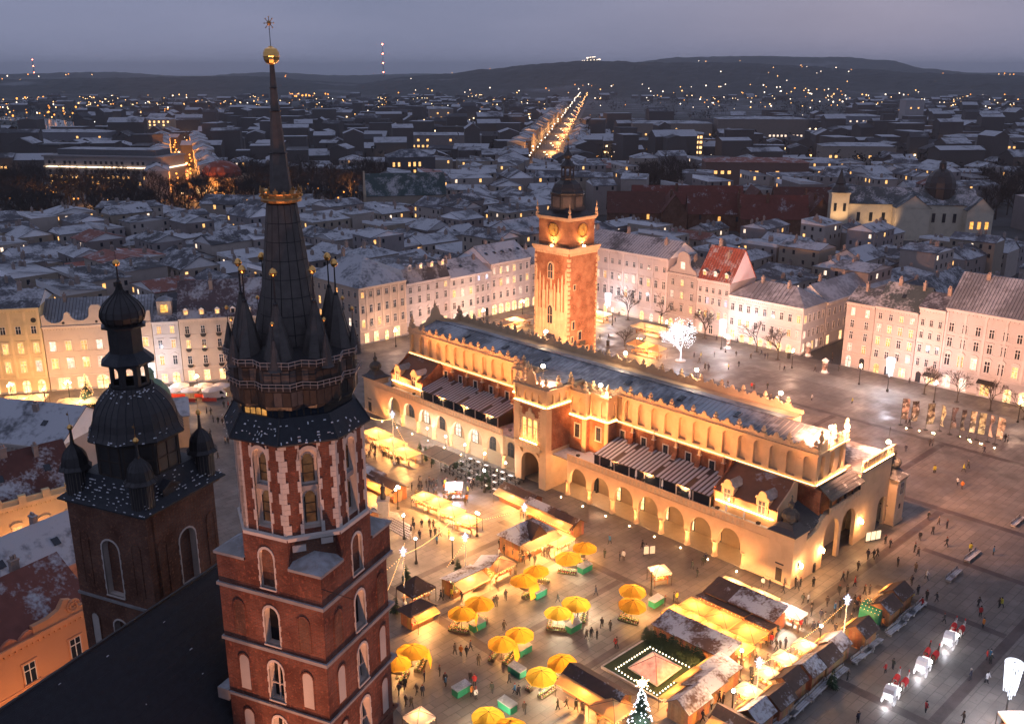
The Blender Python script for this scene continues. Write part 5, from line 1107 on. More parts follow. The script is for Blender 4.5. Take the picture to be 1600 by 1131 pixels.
A8 = house('broad pale palace with pilasters and grey metal roof at the right edge', rowA(26.7), RA, 40, 21.6, 18, GY, [(6.6,3.0,1.45,12,.5,'arch'),(11.6,2.4,1.3,12,.06,'hood'),(15.6,2.3,1.3,12,.05,'plain')], [(2.2,2.0,3.3,'p','r'),(6.3,1.9,3.3,'p','r'),(12.0,2.6,3.6,'w','aw')]+[(17.5+i*3.6,1.8,3.4,'s','a') for i in range(6)], ('gable',8,METALR,(1,1,1)), pilasters=9, seam=.8, chim=3, shop_h=5.2, cornice=.7)
B0 = house('large pale corner house with hipped slate roof behind the spire turrets', rowB(33), RB, 18, 17.8, 26, CR, [(5.4,2.4,1.15,6,.35,'plain'),(9.8,2.4,1.15,6,.2,'plain'),(14.6,1.7,1.1,6,.2,'plain')], [(2.5,1.6,3,'s','r'),(6,1.7,3,'s','r'),(10,1.2,3,'s','a'),(14,2.4,3.2,'s','r')], ('hip',7.5,SNOWR,(.9,.95,1)), pilasters=7, seam=1.2, chim=4, side=[('l',[(5.4,2.4,1.15,8,.3,'plain'),(9.8,2.4,1.15,8,.2,'plain'),(14.6,1.7,1.1,8,.1,'plain'),(.9,2.6,1.4,8,.6,'plain')])])
B1 = house('lilac house with dark mansard attic left of the hall roof gable', rowB(51), RB, 18, 16.4, 18, GY, [(5.2,2.4,1.15,5,.1,'ped'),(9.7,2.3,1.1,5,.05,'plain'),(13.2,1.8,1.1,5,.1,'plain')], reg(18,4,1.6,2.9,'s'), ('mansard',4.2,SNOWD,(1,.95,.9)), chim=3, dorm=4)
B2 = house('white three window house with two roof lights', rowB(69), RB, 11, 15.6, 16, WH, [(5.0,2.2,1.2,3,.1,'plain'),(9.0,2.4,1.25,3,.95,'hood'),(13.0,1.6,1.1,3,.2,'plain')], [(2,1.6,2.8,'p','r'),(6,3,2.6,'p','r'),(9.3,1.2,2.8,'s','r')], ('gable',4.2,SNOWR,(1,1,1)), chim=2, skyl=2)
B3 = house('narrow grey lilac house with paired arched windows', rowB(80), RB, 7.2, 15.6, 16, GY, [(5.0,2.3,1.1,3,.05,'arch'),(9.2,2.2,1.1,3,.1,'arch'),(13.0,1.7,1.0,2,'b','plain')], [(2,1.5,2.6,'w','r'),(5.3,1.3,3,'d','a')], ('gable',4,SNOWR,(1,1,1)), chim=1)
B4 = house('pale pink house with glowing arcade of cafe arches left of the clock tower', rowB(87.2), RB, 19, 17.8, 17, PK, [(5.4,2.3,1.15,6,.3,'ped'),(9.8,2.3,1.15,6,.4,'hood'),(14.0,2.2,1.15,6,.6,'plain')], reg(19,6,1.9,3.3,'s','a'), ('gable',4.8,SNOWR,(1,.97,1)), chim=2, skyl=5)
B5 = house('low pale house half hidden by the clock tower', rowB(106.3), RB, 16, 15, 16, RS, [(5,2.2,1.1,5,.2,'plain'),(9.4,2.2,1.1,5,.2,'plain')], reg(16,4,1.7,3,'s','a'), ('gable',4,SNOWR,(1,1,1)))
RC = radians(12.2); C0 = Vector((-131,232.6)); dC = Vector((cos(RC),sin(RC)))
def rowC(t): p = C0+dC*t; return (p.x,p.y)
Cc = house('golden palace with rows of lit arched windows at the left edge', rowC(-11.5), RC, 22, 22.6, 15, YL, [(5.6,3.0,1.45,6,.98,'arch'),(10.6,2.8,1.4,6,.95,'hood'),(15.8,2.0,1.3,6,.15,'plain')], reg(22,6,1.8,3.2,'s','a'), ('gable',3.2,SNOWD,(1,1,1)), pilasters=7, cornice=.8)
for x in (1.6,20.4): MB().tube((x,-.12,19.3),(x,.05,19.3),.65,.65,16).o('round_window', FIN, Cc)
for i in range(3): MB().ext([(-1.4,0),(1.4,0),(1.6,.6),(.6,1.2),(0,.8),(-.6,1.2),(-1.6,.6)],-.1,.05).o('stucco_relief', TRIM, Cc, (6+i*4.6,0,18.7), col=YL)
C2_ = house('cream house with swan neck gables and grey metal roof behind the onion dome', rowC(10.7), RC, 26.5, 17.4, 15, CR, [(6.0,2.8,1.7,7,.75,'plain'),(10.8,2.5,1.5,7,.85,'plain')], [(3.5,3,3,'s','r'),(8,2.6,3,'s','r'),(13,2.8,3.6,'s','a'),(18,2.8,3,'s','r'),(23,2.6,3,'p','r')], ('gable',5.5,METALR,(1,1,1)), seam=.8, chim=2)
sw = [(-13.2,0),(13.2,0),(13.2,3.2),(12.4,3.2)]+[(10.0+2.4*cos(pi*q/8+0),3.2-2.2*sin(pi*q/8)) for q in range(1,8)]+[(7.6,3.4),(6.9,3.9),(6.3,3.4)]+[(3.9+2.4*cos(pi*q/8),3.4-2.0*sin(pi*q/8)) for q in range(1,8)]+[(1.5,4.6),(.9,5.4),(-.9,5.4),(-1.5,4.6)]+[(-3.9+2.4*cos(pi*q/8),3.4-2.0*sin(pi*q/8)) for q in range(1,8)]+[(-6.3,3.4),(-6.9,3.9),(-7.6,3.4)]+[(-10+2.4*cos(pi*q/8),3.2-2.2*sin(pi*q/8)) for q in range(1,8)]+[(-12.4,3.2),(-13.2,3.2)]
MB().ext(sw,-.25,.35).o('swan_neck_gable', WALL, C2_, (13.25,0,17.2), col=CR)
for i in (-8,0,8): MB().tube((13.25+i,-.3,18.2),(13.25+i,-.2,18.2),.35,.35,10).o('round_window', FIN, C2_)
C3 = house('slim pale house with attic tower window, two windows wide', rowC(37.3), RC, 6.6, 17.2, 15, WH, [(5.4,2.5,1.15,2,.5,'ped'),(10.0,2.2,1.1,2,.5,'hood'),(14.0,1.9,1.1,2,.6,'plain')], [(1.8,1.5,2.4,'s','r'),(4.8,1.7,3,'s','a')], ('gable',4,SNOWD,(.9,1,1.05)), chim=1)
o = MB().box(1.4,5.0,2,5,17.4,22.2).hip(1.4,5,2,5,22.2,1.2,.3,1).o('roof_turret',[WALL,METALR],C3,col=CR); MB().box(2.3,4.1,1.9,1.98,19.2,21.2).o('pane', P_WARM, o, col=(1,.9,.6))
C4 = house('cream house with steep dark roof and round dormers behind the turrets', rowC(44), RC, 24, 17.6, 16, CR, [(5.2,2.3,1.1,6,.6,'plain'),(9.6,2.2,1.1,6,.2,'plain'),(13.6,2.0,1.1,6,.2,'plain')], reg(24,6,1.6,2.9,'s'), ('steep',8.5,SNOWD,(1.3,.9,.85)), dorm=6, chim=2)
for i in range(6):
    for z in (5.0,9.4,13.4): MB().ext([(-.75,0),(.75,0),(.65,-.5),(.3,-.85),(-.3,-.85),(-.65,-.5)],-.35,0).o('flower_basket', FIN, C4, (24*(i+.5)/6,0,z))
# --- houses beside the church, lower left
lw = dict(group='houses beside the church', name='old_house')
D1 = house('orange rendered house with scroll gable and ragged snow roof beside the church', (-64.4,83), radians(59), 24, 17.0, 13, (.62,.30,.16), [(5,2.2,1.3,5,.1,'plain'),(11.2,2.6,1.5,4,'d','plain')], reg(24,4,1.6,2.8,'w','a'), ('gable',5.0,SNOWT,(.7,.7,.75)), chim=3, **lw)
MB().ext([(0,0),(8,0),(7.8,.5),(6.0,.9),(5.2,2.2),(4.2,2.6),(3.4,1.6),(2.0,1.2),(0,1.2)],-.3,.4).o('scroll_gable', WALL, D1, (16,0,16.9), col=(.62,.30,.16))
b = MB(); pts = scroll(0,0,.9,0,4*pi,24,0,0)
for p,q in zip(pts,pts[1:]): b.tube((p[0],-.35,p[1]),(q[0],-.35,q[1]),.15,.15,5,cap=False)
b.o('volute', TRIM, D1, (21.2,0,18.2), col=(.62,.30,.16))
for i in range(7): MB().ext([(-1.3,0),(1.3,0),(.9,.5),(.3,.9),(-.3,.8),(-.9,.4)],-.2,.15).o('ragged_coping', TRIM, D1, (1.5+i*2.3,0,17.0), col=(.5,.2,.12))
D2 = house('salmon house with grey snow roof behind the orange house', (-73.3,103), radians(57), 24, 13.4, 12, (.60,.28,.17), [(5,2.2,1.3,5,.1,'plain'),(9.4,2.0,1.3,5,.2,'plain')], reg(24,4,1.6,2.8,'w','a'), ('gable',5.0,SNOWR,(.8,.8,.85)), chim=3, skyl=3, **lw)
D3 = house('yellow house with stepped parapet and dark red roof left of the lower tower', (-91,122.4), radians(42), 28, 15.6, 14, YL, [(5,2.2,1.3,7,.4,'plain'),(9.6,2.2,1.3,7,.3,'arch')], reg(28,6,1.6,2.8,'s','a'), ('gable',6.0,SNOWT,(.42,.45,.5)), chim=4, skyl=4, **lw)
for i in range(8): MB().box(-.55,.55,-.5,.2,0,1.3).o('parapet_block', TRIM, D3, (1.8+i*3.5,0,15.6), col=YL)
MB().box(0,28,-.3,.1,15.6,16.4).o('parapet', TRIM, D3, col=YL)
D4 = house('long grey house with snowy roof and hatches at the left edge', (-116,167.4), radians(-13.8), 35, 15.0, 17, (.42,.38,.36), [(5,2.2,1.3,6,.3,'plain'),(10,2.2,1.3,6,.2,'plain')], reg(35,5,1.6,2.8,'s'), ('gable',5.0,SNOWR,(1,1,1.02)), chim=2, skyl=3, **lw)
S1 = house('long pale house running back along the left side of the side street', HW(66.9,133.8), RB, 44, 13.8, 12, WH, [(5.0,2.1,1.15,13,.3,'hood'),(9.4,2.1,1.15,13,.2,'plain')], reg(44,11,1.6,2.8,'s','r',2), ('gable',4.4,METALR,(1,1,1)), chim=3)
S2 = house('taupe house row along the right side of the side street', HW(53.9,180), radians(224), 46, 16.5, 12, TP, [(5.0,2.1,1.15,12,.25,'plain'),(9.0,2.1,1.15,12,.2,'plain'),(13.0,2.0,1.1,12,.1,'plain')], reg(46,10,1.6,2.8,'s','a',2), ('gable',4.6,SNOWD,(.9,1,1)), chim=4)
# ================================================================== the old town roofs, park belt and the city beyond
def px_of(x, y, z):
    p = radians(CAM_PITCH); d = y*cos(p)-(z-CAM_H)*sin(p); v = y*sin(p)+(z-CAM_H)*cos(p)
    return 800+1480*x/d, 565.5-1480*v/d
def hall_uv(x, y):
    dx, dy = x-HALL_A[0], y-HALL_A[1]; return (-dx*sin(HALL_RZ)+dy*cos(HALL_RZ), dx*cos(HALL_RZ)+dy*sin(HALL_RZ))
SPECIAL = []                                            # (x, y, radius) kept free of ordinary houses
def free(x, y, r=0): return all((x-a)**2+(y-b)**2 > (c+r)**2 for a,b,c in SPECIAL)
def seg_d(p, a, b):
    p,a,b = Vector(p),Vector(a),Vector(b); t = max(0,min(1,(p-a).dot(b-a)/(b-a).length_squared)); return (p-a-(b-a)*t).length
lit_me = {k: MB().box(-.5,.5,-.05,.03,0,1).mesh('window',[m]) for k,m in (('w',P_WARM),('p',P_PALE),('d',P_DARK),('s',P_SHOP))}
CITYW = [(.34,.29,.27),(.40,.34,.29),(.30,.27,.27),(.42,.37,.34),(.26,.22,.21),(.36,.30,.24),(.46,.40,.36)]
WN = ['brown grey','cream','grey','pale','dark brown','ochre','off-white']
RF = [(SNOWR,'snow covered'),(SNOWR,'snow dusted'),(SNOWD,'patchy snow'),(SNOWD,'dark'),(SNOWT,'red tiled')]
def zone_of(x, y):
    px, py = px_of(x, y, 15)
    return ('behind the left house row' if px < 420 else 'behind the great spire' if px < 560 else 'behind the hall' if px < 835 else 'right of the clock tower' if px < 1080 else 'above the white corner house' if px < 1330 else 'above the right palaces')
def roof_house(x, y, rz, W_, D, H, rng, far=False, label=None, wi=None, rk=None, nm='roof_house', rh=None, rt=None, win=None):
    wi = rng.randrange(7) if wi is None else wi; ri = rng.choices(range(5),(3.5,3,3.5,3,1))[0] if rk is None else rk
    rm, rn = RF[ri]; ty = rt or rng.choices(('gx','gy','hip','mono'),(4,2.5,1,4))[0]; rh = rh or rng.uniform(.12,.30)*min(W_,D)*.9
    tint = rng.uniform(.55,1.25)
    sh = {'gx':'gabled','gy':'gable fronted','hip':'hip roofed','mono':'lean-to roofed'}[ty]
    b = MB().box(-W_/2,W_/2,-D/2,D/2,0,H)
    o = b.o(nm, WALL, None, (x,y,0), rz, CITYW[wi])
    tag(o, label or f'{rn} {sh} {WN[wi]} house {zone_of(x,y)}', 'house', 'old town houses' if not far else 'houses beyond the park')
    b = MB()
    if ty == 'gx': b.gable(-W_/2,W_/2,-D/2,D/2,H,rh,'x',.35,0,1)
    elif ty == 'gy': b.gable(-W_/2,W_/2,-D/2,D/2,H,rh,'y',.35,0,1)
    elif ty == 'hip': b.hip(-W_/2,W_/2,-D/2,D/2,H,rh,.4)
    else:
        b.face([(-W_/2-.3,-D/2-.3,H+.05),(W_/2+.3,-D/2-.3,H+.05),(W_/2+.3,D/2,H+rh*.7),(-W_/2-.3,D/2,H+rh*.7)])
        b.face([(-W_/2,D/2,H),(-W_/2,D/2,H+rh*.7),(W_/2,D/2,H+rh*.7),(W_/2,D/2,H)],1)
        for s in (-1,1): b.face([(s*W_/2,-D/2,H),(s*W_/2,D/2,H),(s*W_/2,D/2,H+rh*.68)],1)
    r_ = b.o('roof',[rm,WALL],o,col=(tint,tint,tint*1.03)); r_.color = (tint,tint,tint*1.03,1)
    def hz_(xx, yy):
        if ty == 'gx': return H+rh*(1-abs(yy)/(D/2))
        if ty == 'gy': return H+rh*(1-abs(xx)/(W_/2))
        if ty == 'hip': return H+rh*min(1,(min(W_,D)/2-max(abs(xx)-max(0,(W_-D)/2),abs(yy)-max(0,(D-W_)/2)))/(min(W_,D)/2))
        return H+rh*.7*(yy+D/2)/D
    for _ in range(rng.choice((2,2,3,4)) if not far else rng.choice((0,1,2))):
        xx, yy = rng.uniform(-.38,.38)*W_, rng.uniform(-.3,.3)*D; put(chim_me,'chimney',r_,(xx,yy,hz_(xx,yy)-.5),rng.choice((0,pi/2)),sc=(rng.uniform(.7,1.5),1,rng.uniform(1.3,2.4)))
    if not far and rng.random() < .45:
        for _ in range(rng.choice((1,2,3))):
            xx = rng.uniform(-.36,.36)*W_; yy = -D*.28
            if ty in ('gx','hip','mono'): q = put(sky_me,'roof_window',r_,(xx,yy,hz_(xx,yy)+.22)); q.rotation_euler = (atan2(rh,D/2 if ty != 'mono' else D),0,0)
    if win != 0:
        sides = ((0,-1,0,W_,D/2),(1,0,pi/2,D,W_/2),(0,1,pi,W_,D/2),(-1,0,-pi/2,D,W_/2))
        for nx_, ny_, ra_, ln, off in sides:
            wx, wy = nx_*cos(rz)-ny_*sin(rz), nx_*sin(rz)+ny_*cos(rz)
            if -(wx*x+wy*y)/sqrt(x*x+y*y) < .3 or rng.random() < .15: continue
            n_ = max(2,int(ln/(3.3 if not far else 4.6))); sz = 1.0 if not far else 1.3
            for row in range(2 if not far else 1):
                z = H-2.5-row*3.3
                if z < 2: break
                for i in range(n_):
                    if rng.random() < .22: continue
                    t_ = -ln/2+ln*(i+.5)/n_; k = 'w' if rng.random() < (.10 if not far else .22) else ('p' if rng.random() < .04 else 'd')
                    q = put(lit_me[k],'window',o,(nx_*off-ny_*t_,ny_*off+nx_*t_,z),ra_,sc=(sz,1,1.55*sz)); q.color = (1,1,1,1)
    return o
# ---- landmark buildings of the middle distance
def wrow(o, x0, x1, n, z, w, h, k, y, rz=0, col=(1,1,1), pl=1.0):
    for i in range(n):
        if R.random() < pl: put(lit_me[k],'window',o,(x0+(x1-x0)*(i+.5)/n,y,z),rz,sc=(w,1,h),col=col)
def keep(p, r): SPECIAL.append((p[0],p[1],r)); return p
P = keep((197.9, 473.6),70); an = E('baroque_church', 'pale baroque church with floodlit bell tower and dark dome at the right', 'church', P, radians(-8))
IV = mat('ivory_plaster', (.62,.54,.42), .85, var=.12, vs=.3, dirt=.2)
MB().box(-30,32,0,18,0,17).o('nave_wall', IV, an); MB().gable(-30,32,0,18,17,7,'x',.6,0,1).o('nave_roof',[SNOWD,IV],an,col=(.8,1,.95))
MB().box(-8,8,-8,0,0,16).o('transept', IV, an); MB().gable(-8,8,-8.2,4,16,6,'y',.4,0,1).o('transept_roof',[SNOWD,IV],an,col=(.8,1,.95))
MB().box(26,38,-6,10,0,15).o('chapel', IV, an); MB().gable(26,38,-6.2,10,15,6,'y',.4,0,1).o('chapel_roof',[SNOWD,IV],an,col=(.8,1,.95))
MB().lathe([(7,17),(7,24),(7.6,24.2),(7.4,24.8),(7.2,27),(6.2,30),(4.2,32.4),(1.8,33.6),(1.6,36),(1.9,36.2),(.8,37.6),(.1,39.5)],12,(16,9)).o('dome', DARKCU, an)
MB().box(-38,-29.5,-2,6.5,0,22).box(-38.4,-29.1,-2.4,6.9,21.4,22.2).o('bell_tower', IV, an); MB().lathe([(6,22.2),(4.4,23),(3.8,24.6),(2.4,26),(2.6,26.6),(1.9,28.6),(1.2,30),(.1,34)],8,(-33.7,2.2),0,pi/8).o('tower_cap', DARKCU, an)
for x in (-36,-31.5): put(lit_me['d'],'window',an,(x,-2.02,13),sc=(1.4,1,4))
for x in (-24,-18,-12,12,17,22): put(lit_me['d'],'window',an,(x,-.02,8),sc=(1.6,1,4.5))
for x in (28.5,32,35.5): put(lit_me['w'],'window',an,(x,-6.05,6),sc=(1.5,1,3.5),col=(1,.8,.5))
light('SPOT',(-34,-16,3),9000,(1,.6,.28),an,.5,70,(0,.6,.8)); light('SPOT',(-14,-16,3),4500,(1,.6,.28),an,.5,80,(0,.8,.6))
P = keep((112.1, 493.6),78); cm = E('brick_college', 'long dark red roofed college with stepped gables and turret', 'college', P, radians(-4))
for i,(x,y,w,d,h,rh,ax) in enumerate(((-62,4,30,14,9,10,'x'),(-34,-3,13,26,10,9,'y'),(-20,2,26,14,9,10,'x'),(6,-7,34,14,8,11,'x'),(12,12,12,28,11,9,'y'),(40,-4,14,30,9,9,'y'),(54,2,24,14,8,9,'x'),(-48,24,60,15,11,9,'x'),(30,30,40,14,10,9,'x'))):
    MB().box(x,x+w,y,y+d,0,h).o('wall', BRICK2, cm); MB().gable(x,x+w,y,y+d,h,rh,ax,.4,0,1).o('roof',[mat('dark_red_tiles%d'%i,(.10+.012*(i%4),.032,.024),.8,var=.4,vs=.5,snow=.2+.05*(i%3)),BRICK2],cm)
    if i%2: MB().box(-.7,.7,-.5,.5,h+rh*.4,h+rh+1.5).o('chimney_stack', BRICK2, cm, (x+w*.4,y+d*.35,0))
for x in (6,40,78):
    for j in range(7): MB().box(-.35,.35,-1.0,1.0,0,22-abs(j-3)*2.6).o('gable_step', BRICK2, cm, (x,-4+16*(j+.5)/7,0))
for x in range(-50,70,9): put(lit_me['w' if x%2 else 'd'],'window',cm,(x,-6.1 if -6<x<38 else -.1,6),sc=(1.3,1,2.6),col=(.8,.7,.5))
P = keep((-67.5, 531.4),30); fc = E('friary_church', 'church with pale stepped gable and long dark green roof', 'church', P, radians(12))
MB().box(-14,30,-6,8,0,15).o('wall', WALL, fc, col=(.36,.30,.24)); MB().gable(-14,30,-6,8,15,11,'x',.4,0,1).o('roof',[SNOWD,WALL],fc,col=(.5,.9,.8)); MB().ext([(-8,0),(6.6+2,0),(8,15.5),(5.5,18),(3.5,22),(1,27.5),(-1,27.5),(-3.5,22),(-5.5,18),(-8,15.5)],-.6,.2).o('gable', WALL, fc, (-14.1,1,0), -pi/2, col=(.45,.36,.26))
P = keep((-277.4, 679.4),62); of = E('office_block', 'long flat roofed office block with glowing eaves band at the park', 'office block', P, radians(-10))
MB().box(-58,34,0,30,0,22).box(-59,35,-1,31,22,23).o('wall', WALL, of, col=(.30,.28,.28)); MB().box(-50,26,5,26,23,27).o('roof_storey', SNOWR, of, col=(1,1,1)); MB().box(-58,35.2,-1.3,-1.05,14.8,15.6).box(35.05,35.3,0,30,14.8,15.6).o('lit_band', emit('band_light',(1,.7,.45),1.6,False), of)
for z in (3,7,11,17): wrow(of,-56,33,22,z,1.8,2.2,'w' if z < 8 else 'd',-.04,pl=.8)
P = keep((-193.3, 623.1),26); th = E('theatre', 'floodlit theatre with domed red roof beside the orange street', 'theatre', P, radians(-6))
MB().box(-16,16,0,30,0,14).o('wall', WALL, th, col=(.55,.40,.26)); MB().lathe([(13,14),(12.6,17),(10.5,20.5),(6,23),(.5,24)],12,(0,13)).o('roof', SNOWT, th, col=(1,.7,.6)); wrow(th,-14,14,6,3,2.2,5,'s',-.05)
light('SPOT',(0,-14,2),16000,(1,.40,.09),th,.6,110,(0,.7,.7))
P = keep((-72.1, 695.0),34); db = E('dark_tenement', 'dark tenement with bright window grid below the avenue', 'tenement', P, radians(14))
MB().box(-17,17,0,22,0,21).o('wall', WALL, db, col=(.10,.10,.11)); MB().hip(-17,17,0,22,21,5,.5).o('roof', SNOWD, db, col=(.7,.8,.9))
for z in (3,9,14.5): wrow(db,-15,15,8,z,1.6,3,'w',-.05,pl=.62)
def block(label, P, rz, W_, D, H, col, rows, roofm=SNOWR, name='city_block', n=None, k='w', pl=.5, rh=2.5, grp='large blocks beyond the park', r=None):
    keep(P, r or max(W_,D)*.55); o = E(name, label, 'block', P, rz, grp)
    MB().box(-W_/2,W_/2,0,D,0,H).o('wall', WALL, o, col=col); MB().hip(-W_/2,W_/2,0,D,H,rh,.6).o('roof', roofm, o, col=(1,1,1))
    for z in rows: wrow(o,-W_/2,W_/2,n or int(W_/4.5),z,2.2,2.2,k,-.06,pl=pl)
    return o
block('bright yellow lit office block above the tower helmet', (158.0, 881.2), radians(-12), 30, 20, 26, (.4,.3,.2), (4,8.5,13,17.5,22), pl=.95, k='s', n=9)
block('long museum block with glowing end beyond the meadow', (193.7, 1174.7), radians(-3), 95, 40, 20, (.30,.24,.20), (6,12), pl=.12)
o = block('long library block with a lit ground row', (296.7, 1152.9), radians(-4), 105, 40, 26, (.26,.21,.18), (6,), pl=.75, k='p')
block('pale modern hall with a lit flank, left of the avenue', (-37.7, 1270.7), radians(-4), 66, 44, 15, (.45,.40,.36), (5,), pl=.15, rh=1)
block('tall tenement with scattered lit windows left of the modern hall', (-99.0, 1368.1), radians(8), 34, 20, 30, (.34,.28,.24), (5,11,17,23), pl=.35)
block('long grey block with two lit window rows below the avenue', (-71.9, 987.3), radians(-2), 80, 18, 18, (.32,.27,.25), (6,12), pl=.45)
block('white lit riverside hotel near the river', (-454.9, 1232.9), radians(-5), 48, 25, 22, (.6,.45,.32), (4,9,14,18), pl=.9, k='s', n=8)
block('low riverside block left of the hotel', (-458.2, 1003.4), radians(-3), 80, 24, 20, (.24,.23,.25), (8,14), pl=.25)
block('hospital block with lit strips at the far right', (487.0, 987.3), radians(-8), 80, 24, 16, (.3,.27,.26), (5,), pl=.9)
block('school with an arched lit gable row at the right', (301.2, 838.9), radians(-6), 62, 26, 18, (.34,.29,.25), (8,), pl=.4)
block('brick gothic school with lit stair windows', (169.1, 664.4), radians(-5), 70, 26, 20, (.20,.12,.10), (6,12), pl=.3, roofm=SNOWT)
block('grey block with lit floors near the meadow', (476.8, 1368.1), radians(-3), 90, 40, 20, (.26,.26,.29), (6,12), pl=.4, k='p')
block('pale tower block beyond the library', (562.3, 1368.1), radians(0), 26, 22, 42, (.45,.42,.42), (30,), pl=.2)
# ---- ordinary roofs
rg = random.Random(23); ncount = 0
def blocked(x, y, r):
    u, v = hall_uv(x, y)
    if u < 190 and v < 142: return True
    if x < -40 and y < 262+(x+131)*.3: return True
    if 52 < u < 69 and v < 330: return True
    if not free(x, y, r*.6): return True
    if seg_d((x,y),AVE0,AVE1) < 27 or seg_d((x,y),ST0,ST1) < 17: return True
    return False
def in_park(x, y):
    px, py = px_of(x, y, 0)
    return (px < 150 and 292 < py < 392) or (150 <= px < 330 and 292 < py < 366) or (330 <= px < 600 and 288 < py < 344) or (985 < px < 1075 and 284 < py < 318) or (px > 1525 and 300 < py < 352)
for gu in range(-26,46):
    for gv in range(-12,46):
        u, v = gu*18.5+rg.uniform(-2,2), gv*15.5+rg.uniform(-2,2); x, y = HW(u, v); d = sqrt(x*x+y*y)
        if not (255 < y and d < 500) or abs(x/y) > .60: continue
        if blocked(x, y, 12) or in_park(x, y): continue
        roof_house(x, y, HALL_RZ+rg.choice((0,pi/2))+rg.uniform(-.05,.05), rg.uniform(13,21), rg.uniform(10,16), rg.choice((9,11,12.5,14,15.5,17,18.5)), rg); ncount += 1
n2 = 0
for gu in range(-34,60):
    for gv in range(-34,60):
        x, y = gu*25+rg.uniform(-4,4), 300+gv*22+rg.uniform(-4,4); d = sqrt(x*x+y*y)
        if not (500 <= d < 760) or y < 0 or abs(x/y) > .64: continue
        if blocked(x, y, 14) or in_park(x, y): continue
        z_ = zone_of(x, y)
        roof_house(x, y, rg.choice((.25,-.2,.1))+rg.choice((0,pi/2)), rg.uniform(18,30), rg.uniform(12,17), rg.uniform(11,19), rg, True, f'{WN[rg.randrange(7)]} {rg.choice(("house","tenement","long house","corner house"))} beyond the park {z_}'); n2 += 1
# ---- far city as one mass
def far_city():
    b = MB(); r = random.Random(4); L = [MB() for _ in range(3)]
    cells = 0
    for gi in range(-90,91):
        for gj in range(0,60):
            x, y = gi*34+r.uniform(-8,8), 760+gj*34*(1+gj*.012)+r.uniform(-8,8); d = sqrt(x*x+y*y)
            if d < 770 or d > 3300 or abs(x/y) > .85 or not free(x,y,8) or seg_d((x,y),AVE0,AVE1) < 30 or seg_d((x,y),ST0,ST1) < 18: continue
            px, py = px_of(x,y,0)
            if 905 < px < 1330 and py < 200 and py > 160: continue          # the dark meadow
            if px < 130 and 176 < py < 226: continue                       # river
            dens = .9 if py > 185 else .5 if py > 160 else .2
            if px < 480 and py < 190: dens *= .55
            if r.random() > dens: continue
            w, dd, h = r.uniform(16,38), r.uniform(12,20), r.choice((7,9,12,14,16,18,22,28) if d < 1800 else (6,8,9,12,14)); ang = r.choice((.2,-.15,.1))+r.choice((0,pi/2)); k = len(b.v)
            b.box(-w/2,w/2,-dd/2,dd/2,0,h,0)
            if r.random() < .6: b.gable(-w/2,w/2,-dd/2,dd/2,h,r.uniform(2,5),'x',.4,r.choice((1,1,2)),0)
            else: b.box(-w/2-.3,w/2+.3,-dd/2-.3,dd/2+.3,h,h+.6,r.choice((1,1,2)))
            b.rot(k,ang); b.v[k:] = [(px_+x,py_+y,pz) for px_,py_,pz in b.v[k:]]
            if r.random() < .62:                                             # a few lit windows towards us
                for _ in range(r.choice((1,2,3,5))):
                    m = L[r.choices((0,1,2),(3,4,1))[0]]; xx = r.uniform(-.45,.45)*w; zz = r.choice((2.5,5.5,8.5))
                    if zz+1.8 < h: kk = len(m.v); m.box(x+xx-.9,x+xx+.9,y-max(w,dd)/2-.6,y-max(w,dd)/2-.4,zz,zz+1.5)
    WL = mat('far_wall', (.10,.088,.085), .9, var=.5, vs=.012)
    o = b.o('far_city', [WL, mat('far_snow_roof',(.10,.10,.11),.8,var=.3,vs=.03,snow=.85,snows=.1), mat('far_dark_roof',(.06,.058,.065),.8,var=.3,vs=.03,snow=.35,snows=.1)]); o['kind'] = 'stuff'; o['label'] = 'dense snowy roofs of the far city districts'; o['category'] = 'city'
    FW = [emit('far_window_%d'%i, c_, 2.4, False) for i,c_ in enumerate(((1,.5,.16),(1,.68,.36),(1,.9,.78)))]
    bb = MB()
    for i,m in enumerate(L):
        k = len(bb.v); bb.v += m.v; bb.f += [tuple(q+k for q in f) for f in m.f]; bb.m += [i]*len(m.f)
    o2 = bb.o('far_windows', FW); o2['kind'] = 'stuff'; o2['label'] = 'tiny lit windows scattered over the far city'; o2['category'] = 'windows'
far_city()
def far_trees():
    r = random.Random(15); b = MB()
    for _ in range(320):
        d = r.uniform(620,2600); t = radians(r.uniform(-36,36)); x, y = d*sin(t), d*cos(t)
        if seg_d((x,y),AVE0,AVE1) < 30 or seg_d((x,y),ST0,ST1) < 25 or not free(x,y,-6): continue
        for _ in range(r.choice((2,3,5,8))):
            cx, cy_, h = x+r.gauss(0,16), y+r.gauss(0,9), r.uniform(12,22); rad = h*.33
            for _ in range(16):
                a, e = r.uniform(0,6.28), r.uniform(-1,1); q = Vector((cx+rad*cos(a)*sqrt(1-e*e),cy_+rad*sin(a)*sqrt(1-e*e),h*.62+rad*1.1*e)); u_ = Vector((r.gauss(0,1),r.gauss(0,1),r.gauss(0,1))).normalized()*r.uniform(1.2,2.6); v_ = Vector((r.gauss(0,1),r.gauss(0,1),r.gauss(0,1))).normalized()*r.uniform(1.2,2.6)
                b.face([q-u_,q+v_,q+u_])
            b.tube((cx,cy_,0),(cx,cy_,h*.6),.35,.2,3,cap=False)
    o = b.o('far_trees', TWIGF); o['kind'] = 'stuff'; o['label'] = 'dark bare tree clumps among the far houses'; o['category'] = 'trees'
TWIGF = mat('far_twigs', (.022,.022,.022), .95, var=.4, vs=.05)
far_trees()
